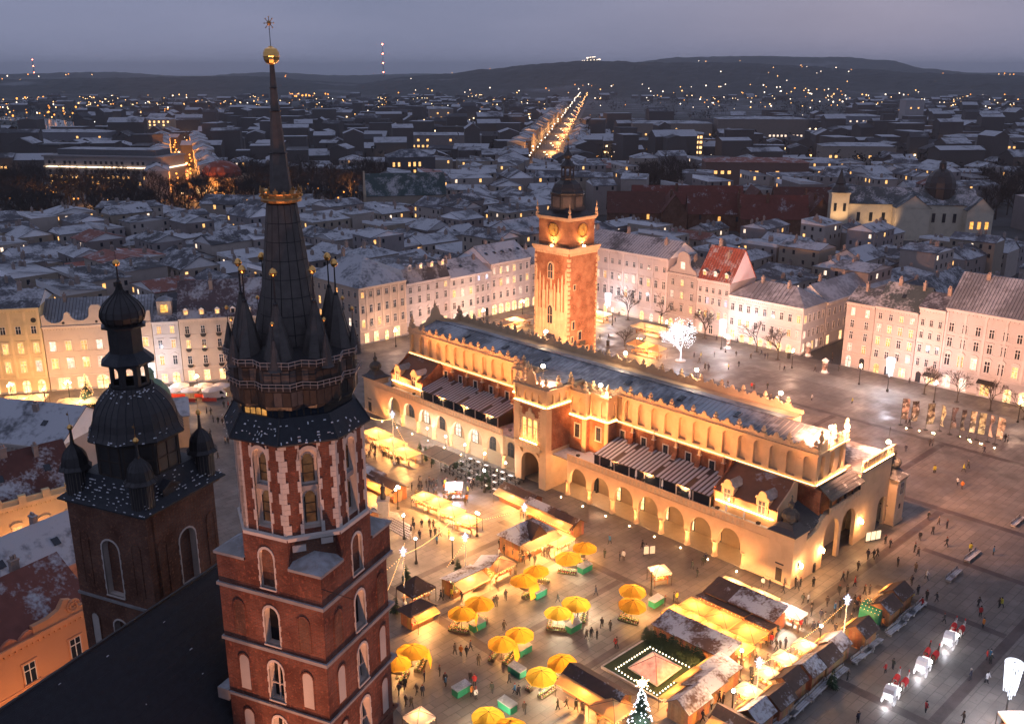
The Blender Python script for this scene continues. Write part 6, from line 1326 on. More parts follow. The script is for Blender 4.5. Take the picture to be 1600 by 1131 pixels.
# ---- lamps of the far city: nearest as lamp posts, the rest as one scatter
lamp_me = MB().tube((0,0,0),(0,0,8.6),.14,.09,5).tube((0,0,8.5),(1.2,0,9.0),.07,.06,4).mesh('lamp_post',[FIN])
def head_me(m): return MB().lathe([(.1,8.4),(.5,8.7),(.62,9.0),(.5,9.3),(.1,9.6)],6,(1.0,0)).mesh('lamp_head',[m])
HEAD = [head_me(m) for m in FARL]
def far_lamp(x, y, k, label, s=1.0):
    o = put(lamp_me,'street_lamp',None,(x,y,0),R.uniform(0,6),sc=(s,s,s)); tag(o, label, 'lamp', 'street lamps of the city'); put(HEAD[k],'lamp_head',o)
def far_lights():
    r = random.Random(31); b = MB()
    def oct_(x,y,z,s,m): b.lathe([(.02*s,z-s),(.8*s,z-.5*s),(.8*s,z+.5*s),(.02*s,z+s)],5,(x,y),m,cap=False)
    def scatter(n, x0, x1, y0, y1, s0, s1, w, z=9):
        for _ in range(n):
            px, py = r.uniform(x0,x1), r.uniform(y0,y1); p = radians(CAM_PITCH); u, v = (px-800)/1480, -(py-565.5)/1480
            dx, dy, dz = u, cos(p)+v*sin(p), -sin(p)+v*cos(p)
            if dz > -.004: continue
            t = -(CAM_H-z)/dz; x, y = dx*t, dy*t; s = r.uniform(s0,s1)*t/1900
            oct_(x,y,z,s,r.choices((0,1,2),w)[0])
    scatter(70,0,420,152,186,.8,2.0,(5,3,.6)); scatter(26,0,140,150,182,1.4,2.4,(5,2,0)); scatter(60,200,560,145,200,.6,1.5,(3,3,2)); scatter(30,560,860,150,200,.6,1.3,(2,3,2))
    scatter(46,980,1330,145,168,.7,1.5,(1,4,4)); scatter(70,1250,1600,150,215,.7,1.7,(1,4,4)); scatter(80,0,1600,150,260,.4,.9,(2,3,2)); scatter(18,450,515,146,151,1.2,2.0,(6,1,0)); scatter(30,1300,1600,140,150,.7,1.6,(3,3,2)); scatter(40,930,1330,200,262,.4,.9,(1,3,3))
    scatter(26,150,330,205,250,.5,1.2,(4,2,1))
    # lights on the hill slopes
    for _ in range(84):
        px = r.choice((r.uniform(620,960),r.uniform(1000,1450),r.uniform(1000,1330))); t = math.atan((px-800)/1548); rr = r.choice((r.uniform(3150,3600),r.uniform(3150,3600),r.uniform(3300,4500)))
        top = CAM_H+4700*(112-interp(CREST,px))*.000618; z = -6+(top+6)*math.exp(-((rr-4700)/900)**2)+14; oct_(rr*sin(t),rr*cos(t),z,r.uniform(1.2,2.6),r.choices((0,1,2),(1,3,3))[0])
    for _ in range(60):
        px = r.choice((r.uniform(0,130),r.uniform(100,560),r.uniform(1430,1600),r.uniform(1450,1600))); t = math.atan((px-800)/1548); rr = r.uniform(6000,6500); oct_(rr*sin(t),rr*cos(t),r.uniform(14,70),r.uniform(2,4.2),r.choices((0,1,2),(4,3,1))[0])
    o = b.o('city_lights', FARL); o['kind'] = 'stuff'; o['label'] = 'countless orange and white lamps of the far districts'; o['category'] = 'lights'
far_lights()
# ---- avenue and street: lamp posts, cars, lit house rows
CARM = [mat('car_dark',(.05,.05,.06),.3,.2), mat('car_silver',(.4,.4,.42),.3,.4), mat('car_red',(.25,.03,.03),.3,.1)]
HEADL = emit('headlamp', (1,.66,.32), 4, False); TAILL = emit('tail_lamp', (1,.12,.04), 3, False)
car_me = [MB().box(-.85,.85,-2.1,2.1,.35,.9).ext([(-1.0,.9),(1.5,.9),(1.0,1.45),(-.6,1.45)],-.75,.75).mesh('car',[m]) for m in CARM]
for i, me in enumerate(car_me):
    b = MB().box(-.87,.87,-2.15,2.15,.32,.92); k = len(b.v); b.ext([(-1.7,.92),(1.2,.92),(.6,1.48),(-1.2,1.48)],-.76,.76); b.v[k:] = [(y_,x_,z_) for x_,y_,z_ in b.v[k:]]
    car_me[i] = b.mesh('car',[CARM[i]])
wheel_me = MB().tube((-.92,0,.33),(-.68,0,.33),.33,.33,10).mesh('wheel',[FIN]); hl_me = MB().box(-.3,.3,-.12,.12,.55,.85).mesh('headlight',[HEADL]); tl_me = MB().box(-.3,.3,-.1,.1,.55,.85).mesh('tail_light',[TAILL])
def car(x, y, rz, ci, label, grp, big=1.0):
    o = put(car_me[ci],'car',None,(x,y,.04),rz); tag(o, label, 'car', grp)
    for sx in (-1,1):
        for sy in (-1.3,1.3): put(wheel_me,'wheel',o,(1.6 if sx > 0 else 0,sy,0))
        put(hl_me,'headlight',o,(sx*.55,-2.12,0),sc=(big,1,big)); put(tl_me,'tail_light',o,(sx*.55,2.12,0),sc=(big,1,big))
    return o
a0, a1 = Vector(AVE0), Vector(AVE1); ad = (a1-a0); an_ = Vector((-ad.y,ad.x)).normalized(); arz = atan2(ad.y,ad.x)-pi/2
for i in range(34):
    t = (i/33)**1.4; p = a0+ad*t
    for s in (-1,1): q = p+an_*s*11; far_lamp(q.x,q.y,1 if s < 0 else 2,'lamp post on the %s kerb of the traffic avenue' % ('right' if s < 0 else 'left'),1.0+t*1.3)
for i in range(48):
    t = (i/47)**1.3*.9; ln = i%4; p = a0+ad*t+an_*(-6+ln*4)+ad.normalized()*R.uniform(-4,4); car(p.x,p.y,arz if ln >= 2 else arz+pi,i%3,'%s car in the traffic of the long avenue' % ('dark','silver','red')[i%3],'cars on the avenue',1.6)
rr = random.Random(8)
for s in (-1,1):
    t = 0.0; i = 0
    while t < .62:
        w = rr.uniform(18,30); p = a0+ad.normalized()*(ad.length*t+w/2)+an_*s*27; wi = rr.randrange(7)
        if s > 0 or t < .16:
            o = roof_house(p.x,p.y,arz+pi/2,w,16,rr.uniform(13,19),rr,True,f'{WN[wi]} tenement lining the {"left" if s>0 else "right"} side of the traffic avenue',wi,None,'tenement',None,'gx',0)
            for j in range(5): put(lit_me['w'],'window',o,(rr.uniform(-.4,.4)*w,-s*-8.1 if s < 0 else -8.1,rr.choice((3,6,9))),0 if s > 0 else pi,sc=(1.6,1,2.2),col=(1,1,1))
        t += w/ad.length; i += 1
for i in range(7):
    p = a0+ad*(.02+.07*i); light('POINT',(p.x,p.y,9),22000,(1,.42,.12),None,1.0,name='avenue_lamp_light')
s0, s1 = Vector(ST0), Vector(ST1); sd = s1-s0; sn_ = Vector((-sd.y,sd.x)).normalized(); srz = atan2(sd.y,sd.x)-pi/2
for i in range(14):
    p = s0+sd*(i/13)
    for s in (-1,1): q = p+sn_*s*5.5; far_lamp(q.x,q.y,0,'orange lamp post on the %s kerb of the orange street' % ('right' if s < 0 else 'left'),1.2)
for i in range(5): p = s0+sd*(.04+.22*i); light('POINT',(p.x,p.y,9),30000,(1,.34,.06),None,1.0,name='street_lamp_light')
for i in range(14): p = s0+sd*(i/14)+sn_*(2.2 if i%2 else -2.2); car(p.x,p.y,srz+(0 if i%2 else pi),i%3,'%s car in the orange street by the park' % ('dark','silver','red')[i%3],'cars in the orange street',1.5)
for s in (-1,1):
    t = 0.02
    while t < .95:
        w = rr.uniform(22,34); p = s0+sd.normalized()*(sd.length*t+w/2)+sn_*s*17; wi = rr.choice((1,3,6))
        o = roof_house(p.x,p.y,srz+pi/2,w,15,rr.uniform(16,21),rr,True,f'{WN[wi]} tenement on the {"left" if s>0 else "right"} side of the orange street',wi,1,'tenement',None,'gx',0)
        for j in range(5): put(lit_me['w'],'window',o,(rr.uniform(-.4,.4)*w,-7.6 if s > 0 else 7.6,rr.choice((3,6,9,12))),0 if s > 0 else pi,sc=(1.4,1,2),col=(1,1,1))
        t += w/sd.length
# ---- masts and the lit mound
def mast(label, px, base, r, top, n):
    t = math.atan((px-800)/1548); x, y = r*sin(t), r*cos(t); o = E('radio_mast', label, 'mast', (x,y,base)); b = MB(); h = top-base
    for k in range(3):
        a = 2*pi*k/3; b.tube((3*cos(a),3*sin(a),0),(.8*cos(a),.8*sin(a),h),.5,.3,4)
    for j in range(14):
        z = h*j/14; z2 = h*(j+1)/14; ra, rb = 3-2.2*j/14, 3-2.2*(j+1)/14
        for k in range(3): a, d = 2*pi*k/3, 2*pi*(k+1)/3; b.tube((ra*cos(a),ra*sin(a),z),(rb*cos(d),rb*sin(d),z2),.22,.22,4)
    b.o('lattice', FIN, o)
    for j in range(n): MB().lathe([(.2,-3),(2.6,-1.4),(2.6,1.4),(.2,3)],6).o('red_beacon', REDL, o, (0,0,h*(.16+.84*j/(n-1))))
mast('tall red lit radio mast on the hill left of centre', 599, 55, 4300, 190, 4)
mast('faint red lit mast at the far left horizon', 53, 60, 6400, 145, 3)
t = math.atan((925-800)/1548); mo = E('memorial_mound', 'floodlit memorial mound on the hill crest', 'mound', (4700*sin(t),4700*cos(t),112))
MB().lathe([(75,-8),(60,6),(34,18),(12,30),(5,32)],20).o('mound', mat('mound_grass',(.10,.11,.09),.9,snow=.5,snows=.02), mo)
b = MB()
for k in range(40): a = k*.38+pi; r_ = 70-k*1.35; b.lathe([(.2,0),(2.2,1.2),(2.2,3),(.2,4.2)],5,(r_*cos(a),r_*sin(a))); b.v[-20:] = [(x_,y_,z_+k*.8) for x_,y_,z_ in b.v[-20:]]
b.o('path_lights', FARL[2], mo)
# ---- bare winter trees
def bare_tree(seed, h, depth=5, spread=.55, thin=1.0, r0=.28):
    r = random.Random(seed); T = MB(); C = MB()
    def grow(p, d, l, rad, n):
        q = p+d*l; b = T if n >= depth-1 else C; b.tube(p,q,rad,rad*.68,5 if n > 2 else 3,cap=False)
        if n == 0: return
        for k in range(r.choice((2,3,3)) if n > 1 else 4):
            ax = Vector((r.gauss(0,1),r.gauss(0,1),r.gauss(0,.5))).normalized(); nd = (d+ax*spread*(.75 if k == 0 else 1.25)).normalized(); nd.z = max(nd.z,-.1)+.06; nd.normalize()
            grow(q-d*l*(0 if k == 0 else r.uniform(0,.4)), nd, l*r.uniform(.66,.86), rad*(.66 if k else .7)*thin, n-1)
    grow(Vector((0,0,0)),Vector((0,0,1)),h*.27,r0,depth); return T, C
BARK = mat('bark', (.055,.045,.038), .9, var=.35, vs=3); TWIG = mat('bare_twigs', (.045,.035,.03), .9, var=.3, vs=1)
TREES = []
for i in range(5):
    T, C = bare_tree(40+i, 15, 6, .55, 1, .32); TREES.append((T.mesh('trunk',[BARK]),C.mesh('crown',[TWIG])))
def tree(x, y, s, label, grp, i=None, z=0):
    tm, cm_ = TREES[R.randrange(5) if i is None else i]; o = E('bare_tree', label, 'tree', (x,y,z), R.uniform(0,6.28), grp); o.scale = (s*R.uniform(.9,1.15),s*R.uniform(.9,1.15),s)
    put(tm,'trunk',o); put(cm_,'crown',o); return o
rt = random.Random(77); cnt = 0
for gi in range(-60,60):
    for gj in range(0,60):
        x, y = gi*13+rt.uniform(-4,4), 400+gj*12+rt.uniform(-4,4)
        if abs(x/y) > .58 or not in_park(x,y) or not free(x,y,-18) or seg_d((x,y),ST0,ST1) < 12: continue
        px,_ = px_of(x,y,0); far_ = 'in the park belt at the far left' if px < 200 else 'in the park belt below the orange street' if px < 360 else 'in the park belt behind the spire' if px < 600 else 'in the courtyard right of the clock tower' if px < 1100 else 'in the garden at the right edge'
        if rt.random() < .72: tree(x,y,rt.uniform(1.15,1.7),'dark bare tree '+far_,'bare park trees'); cnt += 1
for i in range(54):
    px, py = rt.uniform(0,590), rt.uniform(300,345); p = radians(CAM_PITCH); u, v = (px-800)/1480, -(py-565.5)/1480; dz = -sin(p)+v*cos(p); t = -CAM_H/dz
    far_lamp(u*t,(cos(p)+v*sin(p))*t,i%2 if i%3 else 0,'small lamp glowing among the dark park trees',.8)
for px, py in ((150,322),(300,318),(60,330),(440,318),(545,318)):
    p = radians(CAM_PITCH); u, v = (px-800)/1480, -(py-565.5)/1480; dz = -sin(p)+v*cos(p); t = -CAM_H/dz; light('POINT',(u*t,(cos(p)+v*sin(p))*t,8),5000,(1,.40,.10),None,.8,name='park_lamp_light')
print('houses', ncount, n2, 'trees', cnt)
# ================================================================== market: stalls, parasols, kiosks
def fabric(name, col, tr=.55):
    m, n, bs, nd, L = nodes(name); c = mixc(n, noise(n,.9,5), tuple(x*.75 for x in col), tuple(min(1,x*1.15) for x in col))
    L.new(c, bs.inputs['Base Color']); bs.inputs['Roughness'].default_value = .8; t = N(n,'ShaderNodeBsdfTranslucent'); L.new(c, t.inputs['Color'])
    mx_ = N(n,'ShaderNodeMixShader'); mx_.inputs[0].default_value = tr; L.new(bs.outputs[0],mx_.inputs[1]); L.new(t.outputs[0],mx_.inputs[2]); L.new(mx_.outputs[0],nd['Material Output'].inputs['Surface']); return m
YEL = fabric('yellow_canvas', (.72,.40,.035), .5); ORA = fabric('orange_tent_cloth', (.80,.50,.22), .5); CRM = fabric('cream_tent_cloth', (.72,.58,.42), .58); WHT = fabric('white_tent_cloth', (.78,.74,.72), .35)
PLANK = mat('stall_planks', (.26,.12,.055), .75, var=.4, vs=3, bp=.04, ocol=True); HUTR = mat('stall_roof', (.10,.055,.04), .75, var=.4, vs=1.2, snow=.70, snows=.9); HUTD = mat('stall_dark_roof', (.075,.045,.035), .75, var=.4, vs=1.2, snow=.28, snows=.9)
GOODS = [mat('goods_%d'%i, c_, .6, var=.5, vs=6) for i,c_ in enumerate(((.5,.06,.04),(.55,.35,.10),(.12,.25,.07),(.55,.5,.45),(.3,.12,.05)))]
GREENK = mat('green_kiosk_paint', (.015,.15,.09), .5, var=.25, vs=2); TARP = mat('grey_lid', (.25,.25,.26), .6, var=.3, vs=2, snow=.4, snows=1.5)
FLOW = [mat('flower_%d'%i, c_, .7, var=.4, vs=9) for i,c_ in enumerate(((.6,.5,.45),(.55,.08,.10),(.6,.30,.40),(.6,.45,.06),(.08,.20,.06)))]
goods_me = []
for k in range(4):
    b = MB(); r = random.Random(k)
    for i in range(14): x = -1+2*i/13; s = r.uniform(.07,.13); b.box(x-s,x+s,-.2,.15,0,r.uniform(.12,.4),r.randrange(5))
    goods_me.append(b.mesh('goods',GOODS))
def hut(P, rz, w, d, label, roof='gable', h=2.5, rm=None, col=(1,1,1), pw=170, awn=1.6, lc=(1,.44,.12), awm=None, rh=.9, back=None):
    """wooden market hut, open front on local -y with counter, goods, lamp row and cloth awning"""
    o = E('market_stall', label, 'stall', P, rz, 'market stalls'); hw, hd = w/2, d/2; rm = rm or HUTR
    n = max(3,int(w/.45)); pl = MB().box(-.5,.5,-.03,.03,0,1).mesh('plank',[PLANK])
    for i in range(n): put(pl,'plank',o,(-hw+w*(i+.5)/n,hd-R.uniform(0,.03),0),0,tuple(c*R.uniform(.75,1.2) for c in (back or col)),(w/n*.96,1,h))
    nd_ = max(2,int(d/.5))
    for s in (-1,1):
        for i in range(nd_): put(pl,'plank',o,(s*hw+R.uniform(-.015,.015),-hd+d*(i+.5)/nd_,0),pi/2,tuple(c*R.uniform(.75,1.2) for c in col),(d/nd_*.96,1,h))
    MB().box(-hw,hw,-hd-.25,-hd+.15,.8,.92).box(-hw,hw,-hd-.05,-hd+.03,0,.8).o('counter', PLANK, o, col=col)
    for k in range(max(1,int(w/2.1))): put(R.choice(goods_me),'goods',o,(-hw+w*(k+.5)/max(1,int(w/2.1)),-hd+.0,.92))
    if roof == 'gable': r_ = MB().gable(-hw,hw,-hd,hd,h,rh,'x',.35,0,1,.1).o('roof',[rm,PLANK],o); zz = lambda y: h+rh*(1-abs(y)/hd)+.12
    elif roof == 'mono': r_ = MB().face([(-hw-.3,-hd-.5,h+rh*.8),(hw+.3,-hd-.5,h+rh*.8),(hw+.3,hd+.3,h),(-hw-.3,hd+.3,h)]).face([(-hw-.3,-hd-.5,h+rh*.8-.1),(hw+.3,-hd-.5,h+rh*.8-.1),(hw+.3,-hd-.5,h+rh*.8),(-hw-.3,-hd-.5,h+rh*.8)]).face([(-hw-.3,hd+.3,h),(hw+.3,hd+.3,h),(hw+.3,hd+.3,h-.1),(-hw-.3,hd+.3,h-.1)]).o('roof',rm,o); zz = None
    else: r_ = MB().hip(-hw,hw,-hd,hd,h,rh*1.4,.5).o('roof',rm,o); zz = None
    for s in (-.33,.33): MB().tube((s*w,-hd-.36,h+(-.28 if roof=='gable' else rh*.6 if roof=='mono' else .02)),(s*w,0,h+(rh+.12 if roof=='gable' else rh*.5 if roof=='mono' else rh*1.35)),.035,.035,4).o('roof_batten', PLANK, r_, col=(.6,.5,.5))
    if awn:
        a = MB(); m_ = max(2,int(w/1.5))
        for i in range(m_): x0,x1 = -hw+w*i/m_,-hw+w*(i+1)/m_; a.face([(x0,-hd-awn,h-.35),(x1,-hd-awn,h-.35),(x1,-hd-.06,h+.25),(x0,-hd-.06,h+.25)]).face([(x0,-hd-awn,h-.6),(x1,-hd-awn,h-.6),(x1,-hd-awn-.02,h-.35),(x0,-hd-awn-.02,h-.35)])
        a.o('awning', awm or ORA, o)
        for s in (-1,1): MB().tube((s*hw*.97,-hd-awn+.05,0),(s*hw*.97,-hd-awn+.05,h-.35),.035,.035,5).o('awning_post', WOODK, o)
    b = MB()
    for i in range(int(w/.7)): b.lathe([(.01,-.07),(.06,0),(.01,.07)],5,(-hw+.35+i*.7,-hd-.1)); b.v[-15:] = [(x,y,z+h-.25) for x,y,z in b.v[-15:]]
    o2 = b.o('bulb_row', BULB, o); o2['kind'] = 'stuff'
    MB().box(-hw*.8,hw*.8,-.12,.12,h-.3,h-.22).o('lamp_bar', emit_bar, o)
    light('POINT',(0,-hd-.35,h-.45),pw*7,lc,o,.2)
    return o
emit_bar = emit('stall_lamp_bar', (1,.60,.28), 10)
def tent(P, rz, w, d, label, m=None, h=2.4, rh=.9, pw=150, lc=(1,.44,.12), tables=True, name='market_tent', cat='tent', grp='market tents', n=1, fringe=True):
    o = E(name, label, cat, P, rz, grp); hw, hd = w/2, d/2; m = m or ORA
    for k in range(n):
        x0, x1 = -hw+w*k/n, -hw+w*(k+1)/n; xm = (x0+x1)/2; A = (xm,0,h+rh); q = [(x0,-hd,h),(x1,-hd,h),(x1,hd,h),(x0,hd,h)]; b = MB()
        for i in range(4):
            a_, c_ = Vector(q[i]), Vector(q[(i+1)%4]); mid1 = (a_+Vector(A))/2-Vector((0,0,.1)); mid2 = (c_+Vector(A))/2-Vector((0,0,.1)); b.face([a_,c_,mid2,mid1]); b.face([mid1,mid2,A]); b.face([a_-Vector((0,0,.3)),c_-Vector((0,0,.3)),c_,a_])
        b.o('canopy', m, o)
        for i in range(4): MB().tube(q[i],A,.03,.03,4).o('canopy_rib', WOODK, o)
    for k in range(n+1):
        for s in (-1,1): MB().tube((-hw+w*k/n,s*hd*.98,0),(-hw+w*k/n,s*hd*.98,h),.05,.05,5).o('tent_pole', WOODK, o)
    if tables:
        for s in (-1,1): MB().box(-hw*.85,hw*.85,s*hd*.45-.35,s*hd*.45+.35,.95,1.02).box(-hw*.8,-hw*.75,s*hd*.45-.1,s*hd*.45+.1,0,.95).box(hw*.75,hw*.8,s*hd*.45-.1,s*hd*.45+.1,0,.95).o('table', PLANK, o, col=(1,1,1)); 
        for s in (-1,1): put(R.choice(goods_me),'goods',o,(0,s*hd*.45,1.02))
    if fringe:
        b = MB()
        for s in (-1,1):
            for i in range(int(w/.5)): b.lathe([(.01,-.08),(.07,0),(.01,.08)],5,(-hw+.25+i*.5,s*hd)); b.v[-15:] = [(x,y,z+h-.38-.1*sin(i*1.3)) for x,y,z in b.v[-15:]]
        b.o('bulb_row', BULB, o)['kind'] = 'stuff'
    light('POINT',(0,0,h-.15),pw*6,lc,o,.3); return o
# --- yellow parasols of the flower sellers
ub = MB()
for k in range(8):
    a, c_ = 2*pi*k/8, 2*pi*(k+1)/8; P3 = lambda t,r_,z: (r_*cos(t),r_*sin(t),z); m_ = (a+c_)/2
    ring_ = lambda r_,z,sg: [P3(a,r_,z),P3(m_,r_*.965,z-sg),P3(c_,r_,z)]
    R3 = [ring_(2.17,2.10,-.04),ring_(2.15,2.35,.03),ring_(1.6,2.72,.10),ring_(1.0,3.0,.07),ring_(.35,3.2,.02)]
    for q0,q1 in zip(R3,R3[1:]):
        for j in (0,1): ub.face([q0[j],q0[j+1],q1[j+1],q1[j]])
    ub.face([R3[-1][0],R3[-1][1],R3[-1][2],(0,0,3.28)])
can_me = ub.mesh('canopy',[YEL]); rib_me = MB()
for k in range(8):
    a = 2*pi*k/8
    for (ra_,za_),(rb_2,zb_) in (((0,3.3),(1.0,3.02)),((1.0,3.02),(2.15,2.36))): rib_me.tube((ra_*cos(a),ra_*sin(a),za_),(rb_2*cos(a),rb_2*sin(a),zb_),.022,.022,4)
rib_me = rib_me.mesh('parasol_ribs',[FIN]); upole_me = MB().tube((0,0,0),(0,0,3.4),.04,.03,6).lathe([(.35,0),(.35,.08),(.08,.12)],8).mesh('pole',[FIN])
bucket_me = []
for k in range(4):
    b = MB(); r = random.Random(90+k)
    for i in range(16):
        x, y, z = -1.3+2.6*(i%8)/7, -.35+.5*(i//8), .25+.3*(i//8); b.lathe([(.09,z-.25),(.13,z)],6,(x,y),4)
        for _ in range(6): fx,fy,fz = x+r.gauss(0,.09),y+r.gauss(0,.09),z+.12+r.random()*.25; b.lathe([(.01,fz-.06),(.07,fz),(.01,fz+.06)],4,(fx,fy),r.choice((0,1,2,3,k,4)))
    bucket_me.append(b.mesh('flower_buckets',FLOW))
stand_me = MB().box(-1.5,1.5,-.55,-.05,.0,.22).box(-1.5,1.5,-.05,.4,0,.52).mesh('flower_stand',[WOODK])
def parasol(P, label, pw=150, tarp=None, lit=True):
    o = E('yellow_parasol', label, 'parasol', P, R.uniform(0,.7), 'flower market parasols'); sc3 = R.uniform(.92,1.06); o.scale = (sc3,sc3,R.uniform(.94,1.05)); o.rotation_euler = (R.uniform(-.07,.07),R.uniform(-.07,.07),R.uniform(0,.7)); put(can_me,'canopy',o); put(rib_me,'parasol_ribs',o); put(upole_me,'pole',o)
    for a in (R.choice((-.8,.7)),R.choice((2.2,3.9))):
        s = put(stand_me,'flower_stand',o,(1.1*sin(a),-1.1*cos(a),0),a); put(R.choice(bucket_me),'flower_buckets',s)['kind'] = 'stuff'
    if tarp is not None: MB().face([(-1,-2.1,2.3),(1,-2.1,2.3),(1.2,-2.6,.3),(-1.2,-2.6,.3)]).face([(1,-2.1,2.3),(1.2,-2.6,.3),(1.2,-1.5,.3)]).o('side_curtain', YEL, o, (0,0,0), tarp)
    if lit:
        MB().lathe([(.03,2.1),(.1,2.0),(.1,1.9),(.03,1.85)],6,(.25,0)).o('bulb', emit_bar, o); light('POINT',(.4,.1,1.95),pw*4.4,(1,.48,.15) if pw < 260 else (1,.78,.50),o,.12)
    return o
UMB = [((12.4, 145.2),150,None,'nearest the big chalet'),((9.5, 142.0),260,1.2,'beside the green crate under the chalet'),((4.1, 137.1),120,None,'behind the pair in the middle'),((1.9, 134.3),170,.6,'with a hanging curtain in the middle'),((-5.1, 127.4),120,None,'right of the orange tent pair'),((-7.6, 124.6),130,.9,'with a curtain, near the tower'),((9.7, 127.6),420,None,'lit bright white, upper of the pair'),((6.9, 124.9),420,.7,'lit bright white, lower of the pair'),((1.1, 119.3),120,None,'upper of the pair at the centre'),((-1.5, 116.8),150,.8,'lower of the pair at the centre'),((7.0, 112.5),230,None,'upper of the pair near the lawn'),((3.9, 109.6),300,None,'lower of the pair near the lawn'),((-14.1, 115.1),150,.9,'beside the tower with a yellow tent'),((-15.9, 112.3),170,None,'half hidden by the tower'),((-3.1, 101.1),420,None,'glowing white at the bottom edge'),((-0.3, 98.7),160,None,'cut by the bottom edge'),((18.8, 131.4),140,None,'upper of the right hand pair'),((18.2, 127.3),240,None,'lower of the right hand pair')]
for P, pw, tp, wh in UMB: parasol(P, 'yellow flower seller parasol '+wh, pw, tp)
def kiosk(P, rz, label):
    o = E('flower_crate', label, 'crate', P, rz, 'green flower crates'); MB().box(-1.2,1.2,-.6,.6,.06,1.1).o('body', GREENK, o); MB().box(-1.26,1.26,-.66,.66,1.1,1.2).face([(-1.26,-.66,1.2),(1.26,-.66,1.2),(1.26,.66,1.38),(-1.26,.66,1.38)]).face([(-1.26,.66,1.2),(-1.26,.66,1.38),(1.26,.66,1.38),(1.26,.66,1.2)]).o('lid', TARP, o)
    for x in (-1.2,-.4,.4,1.15): MB().box(x,x+.06,-.63,-.6,.1,1.06).o('batten', GREENK, o)
    for s in (-1,1): MB().tube((s*.9,-.4,.0),(s*.9,-.4,.12),.12,.12,8).o('wheel', FIN, o)
for i,(P,a) in enumerate((((12.2, 141.5),44),((4.3, 133.6),44),((-5.2, 124.4),44),((9.2, 124.0),44),((1.6, 118.1),44),((0.7, 113.1),-46),((-6.8, 108.9),44),((-0.6, 105.5),-46),((22.6, 131.0),44))):
    kiosk(P, radians(a), 'green flower crate with grey lid '+('under the chalet parasols','below the curtained middle parasol','right of the tower side parasol','beside the bright white parasols','beneath the centre pair','left of the lawn side parasols','alone on open paving, largest','beside the glowing bottom parasol','right of the right hand pair')[i])
# --- stalls and tents
A_, B_, F_, K_ = radians(44), radians(-46), radians(134), radians(224)
hut((-14.4, 126.2), A_, 4.2, 2.6, 'wooden stall with orange awning beside the tall tower', 'hip', rm=HUTD, pw=260)
tent((-15.1, 132.0), A_, 4.6, 4.2, 'dark pointed chalet roof tent wound with fairy lights', HUTD, h=2.6, rh=2.0, pw=60)
hut((-8.1, 135.9), A_, 6.0, 2.8, 'stall with cream awning and little firs on its roof', 'mono', pw=420, awn=2.2, awm=CRM)
hut((-4.5, 139.7), radians(70), 4.2, 2.6, 'tilted snow roofed stall left of the big chalet', 'mono', pw=220)
tent((-2.0, 139.7), A_, 4.4, 3.4, 'small cream tent left of the big chalet', CRM, pw=380)
o = hut((2.5, 149.1), A_, 8.0, 5.0, 'big wooden chalet with snowy hipped roof and lit counter', 'hip', h=3.4, pw=600, awn=2.4, awm=CRM, rh=1.6)
MB().ext([(-2.0,0),(2.0,0),(0,2.4)],-.3,2.2).o('front_gable', HUTD, o, (0,-2.9,3.5)); 
tent((8.0, 148.8), A_, 4.6, 4.2, 'round topped cream tent right of the big chalet', CRM, pw=420)
for i,(P,n) in enumerate((((-16.6, 165.6),1),((-14.0, 163.4),1),((-11.2, 159.8),1),((-8.1, 156.2),1))): tent(P, radians(-38), 4.3, 3.4, 'cream tent in the curving lit food row', CRM, pw=420)
hut((1.6, 166.9), B_, 8.5, 3.2, 'long brown roofed stall before the hall porch', 'gable', rm=HUTD, pw=380, awm=CRM)
hut((6.2, 160.2), B_, 7.5, 2.8, 'snow roofed stall below the porch, right of the long brown one', 'gable', pw=300)
hut((10.2, 155.7), B_, 5.0, 2.8, 'red lit stall at the right end of the porch row', 'gable', rm=HUTD, pw=320, lc=(1,.45,.2))
for i,P in enumerate(((-30.2, 199.0),(-26.4, 193.6),(-23.0, 188.4))): tent(P, B_, 6.5, 4.0, 'large cream food tent in the row beside the tower', CRM, pw=620)
hut((-28.8, 177.2), B_, 7, 3.2, 'dark stall with two snowy roof panels behind the tower', 'mono', pw=160, rm=HUTR)
hut((-24.9, 171.9), B_, 9, 3.2, 'long timber stall roof lit orange behind the tower', 'gable', rm=HUTD, pw=420)
hut((-27.7, 159.2), B_, 6, 3, 'small stall squeezed behind the tall tower', 'gable', pw=300)
tent((-11.4, 170.7), 0, 3.4, 3.4, 'little round kiosk with lilac lit canopy in the crowd', WHT, pw=260, lc=(.92,.85,1), name='round_kiosk', cat='kiosk', grp='kiosks')
tent((24.1, 137.8), .3, 3.0, 3.0, 'lone white parasol kiosk on dark paving', WHT, pw=60, name='round_kiosk', cat='kiosk', grp='kiosks')
tent((27.7, 141.3), .3, .01+2.2, 1.6, 'small white board stand near the arcade', WHT, h=1.5, rh=.3, pw=10, tables=False, fringe=False, name='board_stand', cat='stand', grp='kiosks') if False else None
for i,P in enumerate(((23.4, 121.5),(26.3, 118.7),(29.3, 115.7))): hut(P, F_, 3.85, 3.4, ('upper','middle','lower')[i]+' snow roofed stall along the fir hedge', 'mono', rh=1.1, pw=240, awn=0)
for i,P in enumerate(((24.6, 125.3),(26.8, 123.4),(28.6, 121.1),(30.4, 119.0),(32.3, 116.1))): tent(P, B_, 2.85, 3.4, 'orange tent beside the hedge stalls', ORA, pw=160)
for i,P in enumerate(((27.9, 126.6),(31.2, 123.4),(34.3, 120.0))): tent(P, B_, 4.4, 4.0, 'wide orange tent in the middle food lane', ORA, pw=200)
